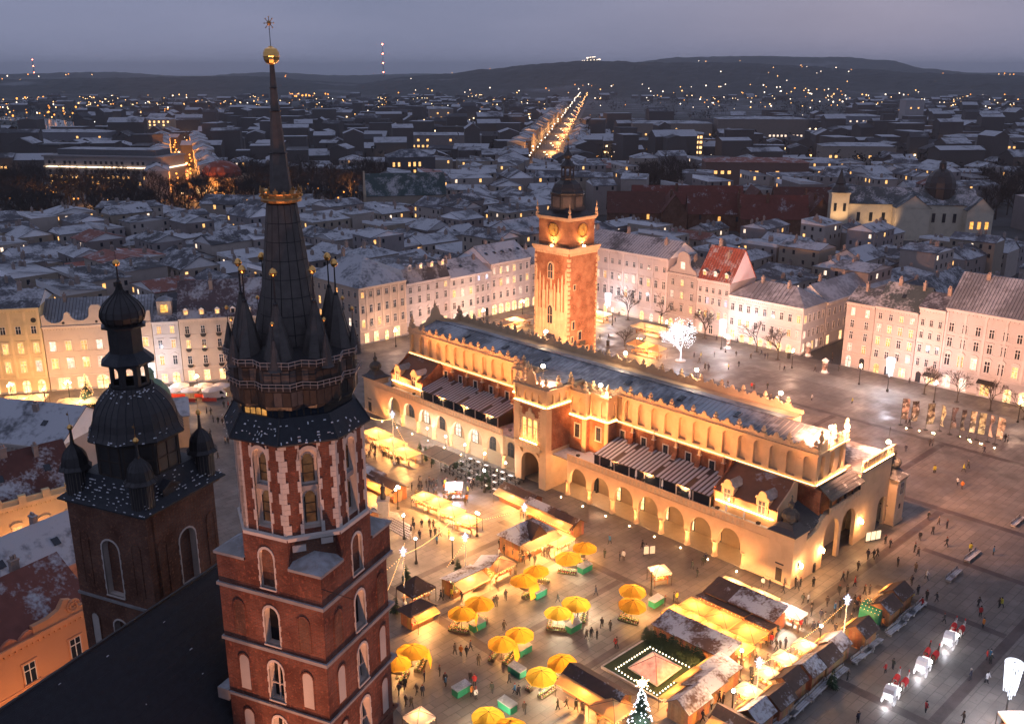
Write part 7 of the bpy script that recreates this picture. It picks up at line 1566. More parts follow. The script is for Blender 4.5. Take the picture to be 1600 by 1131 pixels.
for i,P in enumerate(((32.8, 130.8),(35.8, 128.0),(38.5, 125.1))): hut(P, F_, 3.8, 3.4, ('upper','middle','lower')[i]+' dark stall with patchy snow roof nearest the hall', 'mono', rh=1.2, pw=240, rm=HUTD if i == 0 else HUTR, awn=0)
for i,P in enumerate(((35.2, 133.3),(38.8, 129.8),(41.9, 125.8))): tent(P, B_, 4.8, 2.6, 'cream tent edge facing the hall corner', CRM if i < 2 else WHT, pw=330, lc=(1,.52,.2) if i < 2 else (1,.84,.66))
for i,P in enumerate(((31.0, 129.4),(34.0, 126.4),(37.0, 122.9))): hut(P, B_, 3.8, 1.7, 'low dark lean-to stall in the food lane', 'mono', h=2.0, rh=.4, rm=HUTD, pw=60, awn=0)
SR = [((31.0, 102.0),0),((34.4, 104.8),1),((34.2, 106.3),0),((37.1, 108.7),1),((40.6, 111.6),0),((43.4, 114.1),1),((45.7, 116.9),0),((51.0, 120.8),2),((56.9, 127.1),2),((60.2, 130.8),2)]
for i,(P,k) in enumerate(SR):
    if i in (2,): continue
    hut(P, K_, 3.5, 3.0, 'gabled hut in the row beside the white benches' if k < 2 else 'dark brown hut at the far end of the bench row', 'gable', rm=(HUTR,HUTD,HUTD)[k], pw=200 if k < 2 else 240, back=(.9,1.0,1.15) if k < 2 else None, rh=1.1, awn=.8)  # back planks tinted bluish, cool light put into their colour
o = E('green_booth', 'round roofed green booth between dark huts', 'booth', (55.3, 127.3), K_); b = MB().ext([(-1.6,0),(1.6,0)]+[(1.6*cos(pi*q/8),1.3+1.3*sin(pi*q/8)) for q in range(9)],-1.6,1.6); b.o('shell', GREENK, o); b = MB()
for q in range(1,8):
    for j in range(6): a = pi*q/8; b.lathe([(.01,-.06),(.06,0),(.01,.06)],4,(1.63*cos(a),-1.4+j*.56)); b.v[-12:] = [(x,y,z+1.33+1.33*sin(a)) for x,y,z in b.v[-12:]]
b.o('bulb_net', BULB, o)['kind'] = 'stuff'
for i,P in enumerate(((41.8, 116.4),(38.1, 113.5),(34.9, 109.9),(31.3, 106.3))): tent(P, B_, 3.6, 2.6, 'cream tent inside the bench side row', CRM, pw=130, lc=(1,.62,.30))
hut((28.4, 110.7), K_, 4.6, 3.0, 'snow roofed stall with orange front at the lawn corner', 'mono', pw=300)
hut((25.5, 107.8), K_, 4.8, 3.4, 'tilted snowy gabled stall below the lawn corner', 'gable', pw=280)
hut((22.9, 104.4), K_, 4.6, 3.2, 'wooden hut with snow roof and bright side at the bottom', 'gable', pw=320, rh=1.2)
hut((11.2, 107.4), B_, 9.0, 3.4, 'long brown roofed stall left of the lawn', 'gable', rm=HUTD, pw=420)
tent((12.9, 103.0), A_, 4.4, 4.4, 'orange pyramid tent left of the lit fir', ORA, pw=260)
tent((-11.7, 101.0), A_, 3.0, 3.0, 'small white tent at the bottom by the tower', WHT, pw=40)
hut((28.0, 100.1), B_, 5.0, 3.0, 'green and brown stall at the bottom edge', 'gable', rm=HUTD, pw=280)
# --- lawn square with glass pyramid and ring of lights
LAWN = [(20.1, 121.7), (12.6, 114.6), (19.9, 107.0), (27.2, 114.2)]; PYR = [(20.3, 118.0), (16.3, 114.2), (19.7, 110.1), (23.7, 114.2)]; RING = [(20.0, 119.1), (14.5, 113.9), (19.4, 108.1), (25.2, 113.9)]
fo = E('fountain_lawn', 'square lawn with glowing pink glass pyramid and ring of lights', 'fountain', LAWN[0]); L0 = Vector(LAWN[0])
rel = lambda p, z=0: (p[0]-L0.x,p[1]-L0.y,z)
cen = sum((Vector(p) for p in LAWN),Vector((0,0)))/4
MB().poly([rel(p)[:2] for p in LAWN],.05,.25).o('lawn', mat('dark_lawn',(.018,.035,.012),.9,var=.5,vs=4,bp=.1), fo)
b = MB()
for i in range(4): b.tube(rel(LAWN[i],.12),rel(LAWN[(i+1)%4],.12),.22,.22,4)
b.o('kerb', GSTONE, fo)
pc = sum((Vector(p) for p in PYR),Vector((0,0)))/4; GLP = emit('pink_lit_glass',(1,.36,.22),.42,var=.5); top = (pc.x-L0.x,pc.y-L0.y,2.3)
for i in range(4): MB().face([rel(PYR[i],.3),rel(PYR[(i+1)%4],.3),top]).o('glass_face', GLP, fo); MB().tube(rel(PYR[i],.3),top,.06,.05,4).o('pyramid_rib', FIN, fo)
b = MB()
for i in range(4): b.tube(rel(PYR[i],.3),rel(PYR[(i+1)%4],.3),.12,.12,4)
b.o('pyramid_kerb', STONE, fo)
gbm = MB().lathe([(.03,0),(.09,.06),(.09,.15),(.03,.22)],6).mesh('ring_lamp',[BULBW if False else emit('ring_lamp',(1,.80,.55),4,False)])
for i in range(4):
    a, c_ = Vector(RING[i]),Vector(RING[(i+1)%4])
    for k in range(13): p = a+(c_-a)*(k/13); put(gbm,'ring_lamp',fo,rel(p,.25))
light('POINT',(top[0],top[1],4.0),60,(1,.6,.42),fo,.4)
# --- firs: hedge row and decorated trees
def fir(seed, h, r0, n, dens=26):
    r = random.Random(seed); b = MB()
    for j in range(n):
        z = .4+(h-.5)*j/n; rr_ = r0*(1-j/n)**.9+.08
        for k in range(int(dens*(1-j/n*.7))):
            a = r.uniform(0,2*pi); l = rr_*r.uniform(.7,1.1); d = Vector((cos(a),sin(a),0)); p = Vector((0,0,z+r.uniform(0,.3))); q = p+d*l+Vector((0,0,-.22*l)); w = Vector((-sin(a),cos(a),0))*l*.2; m_ = p+d*l*.55+Vector((0,0,-.05*l))
            b.face([p,m_-w,q,m_+w])
    return b
FIRM = mat('fir_needles',(.03,.055,.03),.85,var=.5,vs=5); fir_me = [fir(i,3.4,1.1,9,22).mesh('foliage',[FIRM]) for i in range(3)]; firt_me = MB().tube((0,0,0),(0,0,1),.09,.07,6).mesh('trunk',[BARK])
def firtree(P, s, label, grp): o = E('fir_tree', label, 'tree', P, R.uniform(0,6), grp); o.scale = (s,s,s*R.uniform(.9,1.15)); put(R.choice(fir_me),'foliage',o); put(firt_me,'trunk',o); return o
f0, f1 = Vector(HW(6.9,-28.3)), Vector(HW(-5.6,-28.3))
for i in range(17): p = f0+(f1-f0)*(i/16); firtree((p.x+R.uniform(-.3,.3),p.y+R.uniform(-.3,.3)), R.uniform(.8,1.0), 'dark fir in the hedge row above the lawn', 'hedge firs')
for P,lab in (((-9.0, 141.1),'small fir on the cream awning stall'),((-17.4, 138.8),'fir beside the dark pointed tent'),((-18.0, 128.6),'fir beside the tower side stall'),((4.4, 138.8),'fir left of the green crate'),((39.3, 123.8),'yellow lit fir at the end of the food lane'),((31.6, 107.6),'fir between the bench row huts'),((-9.7, 134.8),'fir below the cream awning stall'),((43.4, 110.0),'fir behind the bench row huts')): firtree(P, .9, lab, 'market firs')
def lit_fir(P, h, r0, label, bm, col, pw, star=True, sc=1):
    o = E('decorated_fir', label, 'tree', P); fir(5,h,r0,16,34).o('foliage', FIRM, o); MB().tube((0,0,0),(0,0,h*.9),.16,.05,6).o('trunk', BARK, o); r = random.Random(3); b = MB()
    for _ in range(int(120*sc)): t = r.random(); z = .5+(h-.7)*t; rad = r0*(1-t)**.9+.1; a = r.uniform(0,6.28); b.lathe([(.01,z-.09),(.08,z),(.01,z+.09)],4,(rad*cos(a),rad*sin(a)))
    b.o('fairy_lights', bm, o)['kind'] = 'stuff'; light('POINT',(0,-r0-.6,h*.5),pw,col,o,.5)
    if star:
        for k in range(12): a = 2*pi*k/12; l = .95 if k%2 else .6; MB().tube((0,0,0),(l*cos(a),0,l*sin(a)),.09,.02,4).o('star_ray', emit_star, o, (0,0,h+.6))
        MB().lathe([(.02,-.25),(.25,0),(.02,.25)],8).o('star_core', emit_star, o, (0,0,h+.6))
emit_star = emit('star_light',(1,.62,.34),10,False)
lit_fir((16.1, 100.3), 7.2, 1.9, 'fir hung with blue white lights and a glowing star', BULBW, COOL, 500)
lit_fir((-104.6, 220.8), 9.5, 2.4, 'tall fir with golden lights behind the lower tower', BULB, (1,.75,.45), 1200, False, 1.6)
# ================================================================== lamps, lit tree, furniture, vehicles
def star_mast(P, label, h=9.5):
    o = E('star_lamp_mast', label, 'lamp', P, 0, 'star lamp masts'); MB().tube((0,0,0),(0,0,h),.09,.06,6).lathe([(.3,0),(.3,.3),(.12,.5)],8).o('mast', WHITE, o); b = MB()
    for k in range(10): a = 2*pi*k/10; b.tube((0,0,h+.2),(.62*cos(a),.62*sin(a),h+.2+.3*(k%2)),.07,.03,4); b.tube((0,0,h+.2),(.3*cos(a),.3*sin(a),h-.5),.05,.03,4)
    b.lathe([(.05,h-.2),(.3,h),(.3,h+.5),(.05,h+1.1)],8); b.o('star', emit('star_lamp',(.60,.70,1),.9,False), o)
    b = MB(); r = random.Random(1)
    for j in range(int(h/.3)): b.lathe([(.01,-.06),(.07,0),(.01,.06)],4,(.12*cos(j),.12*sin(j))); b.v[-12:] = [(x,y,z+.6+j*.3) for x,y,z in b.v[-12:]]
    b.o('bulb_spiral', BULB, o)['kind'] = 'stuff'; return o
MS = [((31.2, 103.2),8.5,'in the bench row corner'),((47.4, 118.1),8.5,'at the end of the bench row'),((-16.8, 131.2),9,'beside the tall tower'),((-25.1, 186.8),11,'among the food tents by the hall'),((2.2, 152.9),6,'on the big chalet'),((-7.6, 138.8),7.5,'above the cream awning stall')]
for P,h,l in MS: star_mast(P,'slim mast with white star lamp '+l,h)
def festoon(a, b_, label, sag=.9, za=8.5, zb=8.5, gap=.42):
    a = Vector((*a,za)); b_ = Vector((*b_,zb)); o = E('string_lights', label, 'string lights', (a.x,a.y,0), 0, 'festoons of bulbs'); n = max(6,int((b_-a).length/gap)); c_ = MB(); q = MB(); pr = None
    for i in range(n+1):
        t = i/n; p = a+(b_-a)*t-Vector((a.x,a.y,sag*4*t*(1-t)))
        if pr is not None: c_.tube(pr,p,.018,.018,3,cap=False)
        pr = p; q.lathe([(.01,-.16),(.07,-.08),(.01,0)],4,(p.x,p.y)); q.v[-12:] = [(x,y,z+p.z) for x,y,z in q.v[-12:]]
    c_.o('cable', FIN, o); q.o('bulbs', BULB, o)['kind'] = 'stuff'
festoon(MS[0][0],MS[1][0],'bulb string over the bench row huts'); festoon(MS[0][0],(27.8, 100.3),'bulb string running off the bottom edge',.4,8.5,5)
festoon(MS[2][0],(-10.5, 148.2),'bulb string from the tower mast to the white lamp',.8,8.8,6); festoon((-10.5, 148.2),MS[4][0],'bulb string from the white lamp to the big chalet',.8,6,6.2); festoon(MS[2][0],(-22.2, 128.2),'bulb string disappearing behind the tower',.6,8.8,6)
festoon(MS[3][0],(-32.1, 199.6),'left bulb string at the food tents',.6,10.5,6); festoon(MS[3][0],(-21.9, 187.8),'right bulb string at the food tents',.4,10.5,3); festoon(MS[5][0],(-10.6, 138.8),'bulb string down to the cream awning stall',.2,7.2,2.5)
festoon(MS[4][0],(8.2, 151.5),'bulb string from the chalet to the round topped tent',.4,6,3.4); festoon((-19.2, 123.8),(-17.9, 142.0),'bulb string along the tower side stalls',.5,5,5)
def globe_lamp(P, label, n=3, pw=900, col=PINK, h=5.2, gm=None):
    o = E('street_lamp', label, 'lamp', P, R.uniform(0,2), 'globe street lamps'); MB().lathe([(.28,0),(.28,.35),(.12,.6),(.08,h-.4),(.14,h-.3),(.05,h)],8).o('post', FIN, o)
    for k in range(n):
        a = 2*pi*k/max(1,n-1) if k else 0; r_ = .55 if n > 1 and k else 0; z = h+.1 if k == 0 else h-.35
        if r_: MB().tube((0,0,h-.6),(r_*cos(a),r_*sin(a),z-.2),.03,.03,4).o('arm', FIN, o)
        MB().lathe([(.03,-.22),(.17,-.14),(.22,0),(.17,.14),(.03,.22)],8).o('globe', gm or GLOW, o, (r_*cos(a),r_*sin(a),z))
    light('POINT',(0,0,h+.75),pw,col,o,.3); return o
GL = [((-21.8, 165.1),3,1100,'behind the tall tower at the timber stall'),((-19.3, 152.9),1,900,'white one below the timber stall'),((-16.3, 144.1),1,700,'left of the cream awning stall'),((-10.1, 144.1),1,1500,'bright white above the tower side tents'),((-6.3, 153.9),2,900,'by the food row end'),((44.0, 117.8),1,1200,'bright one in the bench row'),((28.2, 103.0),1,900,'white one at the bottom edge'),((31.3, 111.8),1,700,'inside the bench row lane'),((-116.2, 222.7),1,1500,'in front of the golden palace'),((22.2, 133.8),1,700,'white glow by the right hand pair'),((16.8, 172.3),1,500,'small white one at the porch foot'),((-5.5, 172.6),1,700,'cold white one at the cafe tables')]
for i,(P,pw) in enumerate([(HW(u,107),1300) for u in (2,22,42,62,84,106,128)]+[(HW(157,v),1700) for v in (40,58,76,94)]): globe_lamp(P,'added globe street lamp along the far house fronts',3,pw,(1,.60,.44),h=5.4)  # lamps added to throw warm pink light on the far fronts
for P in ((-125.5, 224.6),(-111.9, 226.5),(-97.6, 229.4),(-81.0, 231.4)): globe_lamp(P,'added globe street lamp before the left house row',3,900,(1,.46,.16),h=5.4)  # lamps added for the golden light on the left fronts
for P in ((-50.5,88),(-57,104),(-64,122),(-74,133)): globe_lamp(P,'assumed globe street lamp in the lane beside the church',3,1700,(1,.42,.14),h=5.4)  # unseen lamps assumed here to throw orange light on the lane fronts
for P,n,pw,l in GL: globe_lamp(P,'globe street lamp '+l,n,pw*1.4,(1,.54,.26) if n == 1 else WARM,gm=GLOWW if n == 1 else GLOW,h=4.6)
# candelabra wrapped in white light curtains
def curtain_lamp(P, label, pw=3000):
    o = E('curtain_lamp', label, 'lamp', P, 0, 'white curtain lamps'); MB().lathe([(.35,0),(.35,.6),(.14,.9),(.1,4),(.1,9.2)],8).o('post', FIN, o); b = MB(); r = random.Random(2)
    for k in range(7):
        a = 2*pi*k/7; MB().tube((0,0,8.9),(1.0*cos(a),1.0*sin(a),9.0),.04,.04,4).o('arm', FIN, o)
    for k in range(22):
        a = 2*pi*k/22; rad = 1.05; L_ = r.uniform(3.2,4.8)
        b.tube((rad*cos(a),rad*sin(a),9.0),(rad*.7*cos(a),rad*.7*sin(a),9.0-L_),.06,.04,4)
    b.lathe([(1.1,8.95),(1.15,9.05),(1.1,9.15)],16); b.o('light_curtain', LEDW, o)
    light('POINT',(0,-1.9,6.5),pw*.5,COOL,o,.6); light('POINT',(0,1.9,6.5),pw*.5,COOL,o,.6)
for P,l in (((32.1, 309.3),'near the clock tower'),((63.0, 273.9),'before the pink house with red roof'),((98.1, 234.5),'before the taupe houses'),((63.1, 102.6),'in the bottom right corner'),((-91.7, 229.4),'left of the small church, behind the onion tower')): curtain_lamp(P,'lamp column in white light curtains '+l)
# tall tree wound in white lights
T, C = bare_tree(42, 13.5, 6, .6, .95, .2); lt = E('lit_tree', 'leafless tree wound completely in white fairy lights', 'tree', (48.7, 262.0)); LEDT = emit('tree_led',(.84,.88,1),1.0)
bt = MB(); bt.v = T.v; bt.f = T.f; bt.m = T.m; bt.o('trunk', LEDT, lt)
r = random.Random(6); b = MB()
for _ in range(420):
    a, e, q_ = r.uniform(0,6.28), r.uniform(-1,1), r.random()**.4; rad = 4.4*q_*sqrt(1-e*e*.8); z = 8.4+4.3*e*q_
    b.lathe([(.01,z-.11),(.1,z),(.01,z+.11)],4,(rad*cos(a),rad*sin(a)))
b.o('fairy_lights', emit('tree_bulb',(.86,.9,1),1.6,False), lt)['kind'] = 'stuff'
C.o('crown', LEDT, lt); light('POINT',(0,0,6.5),1500,COOL,lt,2.0)
MB().lathe([(1.6,0),(1.6,.25),(1.4,.3)],14).o('tree_planter', GSTONE, lt)
# bare trees on the far side of the square
for i,(P,s) in enumerate((((39.0, 309.3),.75),((49.3, 304.2),.8),((60.4, 286.1),.75),((34.3, 277.4),.42),((73.0, 271.2),.72),((77.2, 263.3),.75),((106.9, 232.5),.62),((112.7, 226.5),.62),((117.9, 219.9),.62),((123.3, 214.0),.62))):
    t_ = tree(P[0],P[1],s,'bare street tree '+('beside the first curtain lamp','before the long palace','before the pink house','small one by the clock tower','before the white corner house','at the white house corner','left of the banner row','behind the banner row','right of the palace entrance','at the right edge')[i],'street trees of the square'); MB().lathe([(1.1,.0),(1.1,.05),(.3,.07)],14).o('tree_grate', FIN, t_)
# cafe pavilions and white parasols
for P,w,d,l,rz in (((0.8, 300.0),15,5,'lit cafe pavilion left of the clock tower',A_),((44.0, 290.3),12,5.5,'lit cafe pavilion before the long palace',B_),((29.2, 308.6),8,5,'white cafe tent right of the clock tower',B_),((-120.8, 221.6),10,6,'glowing cafe tent before the golden palace',radians(12)),((-106.1, 220.2),11,4.5,'low cafe tent with golden lights left of the onion tower',radians(12))):
    tent(P,rz,w,d,l,CRM,h=2.6,rh=1.0,pw=700,lc=(1,.50,.18),name='cafe_tent',cat='tent',grp='cafe tents',n=max(2,int(w/4.5)))
for i,P in enumerate(((-86.8, 228.6),(-85.8, 232.2),(-82.0, 228.6),(-79.7, 232.2),(-76.8, 229.1),(-75.3, 232.2))):
    o = E('cafe_parasol','white cafe parasol beside the parked van','parasol',P,0,'white cafe parasols'); k = MB().lathe([(2.5,2.3),(2.5,2.5),(1.2,3.0),(.05,3.3)],8); k.o('canopy',WHT,o); put(upole_me,'pole',o); MB().box(-1.8,1.8,-2.2,-2.0,0,.9).o('planter_screen',GOODS[0],o); light('POINT',(0,0,2.0),160,WARM,o,.3)
tent((63.4, 100.4), 0, 3.4, 3.4, 'white parasol tent at the bottom right corner', WHT, pw=60)
tent((34.8, 240.7), B_, 13, 9, 'white roofed pavilion behind the hall', WHT, h=3.2, rh=1.6, pw=300)
tent((43.7, 233.0), B_, 9, 7, 'golden lit stall group behind the hall', ORA, h=3, rh=1.4, pw=900)
tent((39.6, 267.7), B_, 12, 4, 'glowing canopy row left of the white lit tree', ORA, h=3, rh=1.2, pw=900, n=3)
# cafe terrace before the left arcade: awning, tables, shrubs
aw = E('terrace_awning','three panel pale awning over the arcade cafe','awning',(-14.6, 185.1),B_)
for i in range(3): MB().face([(-4.6+i*3.1,-2.0,2.5),(-1.6+i*3.1,-2.0,2.5),(-1.6+i*3.1,2.0,3.2),(-4.6+i*3.1,2.0,3.2)]).face([(-4.6+i*3.1,-2.0,2.3),(-1.6+i*3.1,-2.0,2.3),(-1.6+i*3.1,-2.0,2.5),(-4.6+i*3.1,-2.0,2.5)]).o('awning_panel', CRM, aw)
for x in (-4.5,-1.5,1.6,4.6):
    for y in (-1.9,1.9): MB().tube((x,y,0),(x,y,2.6 if y < 0 else 3.15),.05,.05,5).o('awning_post', FIN, aw)
DARKT = mat('dark_table',(.03,.028,.027),.5); rtb = random.Random(2)
tab_me = MB().box(-.7,.7,-.4,.4,.7,.76).box(-.06,.06,-.06,.06,0,.7).box(-.3,.3,-.3,.3,0,.04).mesh('cafe_table',[DARKT]); bench_me = MB().box(-.7,.7,-.15,.15,.42,.47).box(-.6,-.52,-.12,.12,0,.42).box(.52,.6,-.12,.12,0,.42).mesh('bench_seat',[DARKT]); cl_me = MB().box(-.5,.5,-.3,.3,.765,.775).mesh('table_cloth',[SNOW])
u0 = Vector((-6.3, 180.1)); e1 = Vector((cos(B_),sin(B_))); e2 = Vector((cos(A_),sin(A_)))
for i in range(-3,4):
    for j in range(-1,3):
        p = u0+e1*(i*2.5)+e2*(j*2.3-1); q = put(tab_me,'cafe_table',None,(p.x,p.y,.02),B_); tag(q,'dark cafe table row %s before the arcade cafe'%('one','two','three','four')[j+1],'table','cafe tables')
        for s in (-1,1): put(bench_me,'bench_seat',q,(0,s*.65,0))
        if rtb.random() < .5: put(cl_me,'table_cloth',q)
for i in range(22):
    px, py = rtb.uniform(640,790), 0; t = rtb.random(); p = Vector((-22.8, 195.8))+(Vector((-1.3, 175.4))-Vector((-22.8, 195.8)))*t+e2*rtb.uniform(-3.5,2.0); firtree((p.x,p.y), rtb.uniform(.4,.65), 'potted shrub on the arcade cafe terrace', 'cafe shrubs')
for i in range(5):
    p = Vector((-19.1, 199.6))+(Vector((-1.3, 180.1))-Vector((-19.1, 199.6)))*(i/4); light('POINT',(p.x,p.y,3.4),300,(1,.90,.82),None,.4,name='cafe_lamp_light')
    o = E('cafe_lamp','white globe lamp on the arcade cafe terrace','lamp',(p.x,p.y),0,'cafe lamps'); MB().tube((0,0,0),(0,0,3.0),.04,.03,5).o('post',FIN,o); MB().lathe([(.02,2.95),(.16,3.08),(.16,3.25),(.02,3.38)],7).o('globe',GLOWW,o)
# small domed church behind the lower tower
sc_ = E('small_church','small yellow church with green dome behind the lower tower','church',(-77.9, 199.6),radians(20)); MB().box(-5,5,-5,5,0,7.5).o('wall',PLASTER,sc_); MB().gable(-5,5,-5,5,7.5,2.5,'x',.4,0,1).o('roof',[METALR,PLASTER],sc_); MB().lathe([(3.6,8),(3.6,10.5),(3.9,10.7),(3.6,12.5),(2.4,14.3),(.9,15.2),(.8,16.5),(1,16.7),(.2,17.8)],12,(-2,0)).o('dome',mat('green_copper',(.16,.26,.18),.6,var=.3),sc_)
# stone monument near the food stalls
mo_ = E('monument','dark bronze figure on a stepped stone pedestal','monument',(-23.9, 160.5)); MB().lathe([(3.4,0),(3.4,.3),(2.8,.3),(2.8,.6),(2.2,.6),(2.2,.9)],8).box(-1,1,-1,1,.9,4).box(-1.2,1.2,-1.2,1.2,4,4.3).o('pedestal',GSTONE,mo_); MB().lathe([(.5,4.3),(.55,4.8),(.4,5.6),(.48,6.2),(.5,6.6),(.2,6.9),(.16,7.0),(.22,7.2),(.2,7.45),(.05,7.55)],10).o('figure',DARKCU,mo_)
for k in range(6): MB().box(-6,6,-.3,.3,0,.16*(k+1)).o('step',GSTONE,mo_,(1.5,-3.4-.6*(6-k)+3.6,0),B_)
# --- exhibition banners and their floor lights
bn = random.Random(5); PR = []
for i in range(4):
    m, n, bs, _, L = nodes('banner_print_%d'%i); f = noise(n,.55+.1*i,6); c_ = mixc(n, ramp(n,f,.42,.58), (.05,.035,.03), (.40,.26+.04*i,.22)); c_ = mixc(n, ramp(n,noise(n,1.6,4),.58,.64), c_, (.5,.46,.43)); L.new(c_,bs.inputs['Base Color']); PR.append(m)
for i,(px,py) in enumerate(((1411,659),(1424,661),(1431,662),(1455,667),(1471,671),(1487,675),(1501,679),(1515,682),(1530,687),(1543,690),(1559,694))):
    pass
BN = [(92.8, 210.1),(94.4, 208.4),(97.4, 206.8),(99.6, 205.5),(101.6, 204.3),(103.0, 202.7),(104.7, 201.5),(106.2, 200.3),(107.5, 198.8),(108.9, 197.3)]
for i,P in enumerate(BN):
    o = E('exhibition_banner','tall printed exhibition banner in the row before the right palace','banner',P,radians(-30)+bn.uniform(-1.0,1.0),'exhibition banners'); w = bn.uniform(.9,1.6)
    MB().tube((-w/2-.1,0,0),(-w/2-.1,0,6.6),.05,.05,6).box(-w/2-.5,-w/2+.4,-.4,.4,0,.12).o('pole',FIN,o); b = MB(); n = 8
    for k in range(n): z0,z1 = 1.5+5*k/n,1.5+5*(k+1)/n; y0,y1 = .3*sin(k*.9+i),.3*sin((k+1)*.9+i); b.face([(-w/2-.08,0,z0),(w/2,y0,z0),(w/2,y1,z1),(-w/2-.08,0,z1)]); b.face([(-w/2-.08,.02,z0),(-w/2-.08,.02,z1),(w/2,y1+.02,z1),(w/2,y0+.02,z0)])
    b.o('cloth',PR[i%4],o)
    MB().lathe([(.14,0),(.14,.1),(.1,.12)],8).o('floor_lamp',GLOW,o,(.3,-2.2,0)); light('SPOT',(.3,-2.2,.4),110,(1,.75,.5),o,.15,90,(0,.5,.8))
# --- poster columns, benches, bins
def poster(P,l): o = E('poster_column','round poster column '+l,'poster column',P,0,'poster columns'); MB().lathe([(.85,0),(.85,.4),(.7,.5),(.7,3.2),(.9,3.3),(.95,3.5),(.5,3.9),(.1,4.2)],14).o('column',WHITE,o); MB().lathe([(.72,.8),(.72,2.9)],14,cap=False).o('posters',PR[0],o); MB().lathe([(1.4,0.01),(1.4,.06)],16).o('base_ring',GSTONE,o)
poster((65.3, 275.3),'beside the curtain lamp'); poster((86.9, 251.1),'at the side street mouth'); poster((87.1, 267.2),'by the corner house')
BENCH = mat('snowy_bench',(.16,.14,.13),.8,var=.3,vs=3,snow=.75,snows=2)
bl = [(44.9, 112.3),(41.3, 108.9),(37.9, 105.5),(35.2, 103.2),(50.1, 117.0),(57.6, 124.0),(60.2, 126.8),(63.1, 129.5),(73.2, 139.6),(79.3, 146.1),(93.8, 159.2),(52.3, 119.4)]
for i,P in enumerate(bl):
    o = E('park_bench','long snow dusted bench '+('lowest but two in the hut row' if i == 2 else 'beside the market huts' if i < 5 or i == 11 else 'by the dark brown huts' if i < 8 else 'on the dark open paving'),'bench',P,A_+R.uniform(-.05,.05),'long benches')
    for k in range(3): MB().box(-2.6,2.6,-.42+k*.3,-.16+k*.3,.42,.5).o('slat',BENCH,o)
    for k in range(2): MB().box(-2.6,2.6,.48,.54,.6+k*.2,.75+k*.2).o('slat',BENCH,o)
    for x in (-2.2,0,2.2): MB().box(x-.08,x+.08,-.4,.5,0,.42).o('leg',GSTONE,o); MB().box(x-.05,x+.05,.44,.5,.42,1.0).o('back_post',FIN,o)
for P,l in (((50.3, 141.5),'beside the hall end wall'),((80.7, 264.6),'by the white corner house'),((29.3, 278.1),'round topped one beside the clock tower')): o = E('litter_bin','dark litter bin '+l,'bin',P); MB().lathe([(.5,0),(.55,.1),(.5,1.4),(.6,1.5),(.3,1.7)],10).o('bin',FIN,o)
o = E('info_board','lit folding menu boards before the hall arch','board',(63.8, 151.9),radians(20))
for k in range(3): MB().box(-1.1+k*1.1,-.1+k*1.1,-.04,.04,.3,1.9).o('board_panel',emit('board_light',(1,.72,.42),.7,False),o); MB().box(-1.15+k*1.1,-1.1+k*1.1,-.06,.06,0,2).o('board_frame',FIN,o)
o = E('info_board','white notice boards standing before the arcade','board',(23.7, 146.8),radians(10))
for k in range(2): MB().box(-1.0+k*1.1,-.1+k*1.1,-.04,.04,.4,1.8).o('board_panel',WHITE,o); MB().box(-1.05+k*1.1,-1.0+k*1.1,-.06,.06,0,1.9).o('board_frame',FIN,o)
# --- vehicles
car(*(40.4, 285.3), B_+.4, 1, 'silver blue car parked left of the white lit tree', 'cars in the square')
vn = E('delivery_van','white delivery van parked at the cafe parasols','van',(-76.0, 229.4),radians(14)); VW = mat('van_white',(.62,.60,.60),.35,var=.06); b = MB(); b.ext([(-2.9,.35),(2.6,.35),(2.75,.9),(2.5,1.3),(1.7,2.3),(1.3,2.45),(-2.8,2.5),(-2.95,2.3)],-1.0,1.0); b.o('body',VW,vn); MB().ext([(1.75,2.15),(2.4,1.35),(1.2,1.35),(1.2,2.2)],-1.02,1.02).o('windscreen',P_DARK,vn)
for x in (-1.8,1.7):
    for s in (-1,1): MB().tube((x,s*.85,.36),(x,s*1.06,.36),.36,.36,12).o('wheel',FIN,vn)
for s in (-1,1): MB().box(2.68,2.78,s*.7-.15,s*.7+.15,.75,.95).o('headlight',HEADL,vn); MB().box(-2.98,-2.93,s*.8-.1,s*.8+.1,.7,1.3).o('tail_light',TAILL,vn)
# ================================================================== people, horses and carriages
def skinned(name, V, Eg, rad, sub=1):
    me = bpy.data.meshes.new(name); me.from_pydata(V, Eg, []); ob = bpy.data.objects.new(name, me); COL.objects.link(ob); m = ob.modifiers.new('s','SKIN'); m.use_smooth_shade = True
    for i, sv in enumerate(me.skin_vertices[0].data): sv.radius = rad[i] if isinstance(rad[i],tuple) else (rad[i],rad[i]); sv.use_root = (i == 0)
    if sub: s = ob.modifiers.new('d','SUBSURF'); s.levels = sub; s.render_levels = sub
    dg = bpy.context.evaluated_depsgraph_get(); out_ = bpy.data.meshes.new_from_object(ob.evaluated_get(dg)); bpy.data.objects.remove(ob); out_.name = name; return out_
COAT = mat('coat_cloth',(.9,.9,.9),.9,var=.25,vs=6,bp=0,ocol=True); TROU = mat('dark_trousers',(.022,.022,.028),.9,var=.3,vs=5,bp=0); SKIN = mat('skin',(.50,.30,.22),.6,var=.1,bp=0); HAIR = mat('hair_or_hat',(.9,.9,.9),.85,var=.3,vs=9,bp=0,ocol=True)
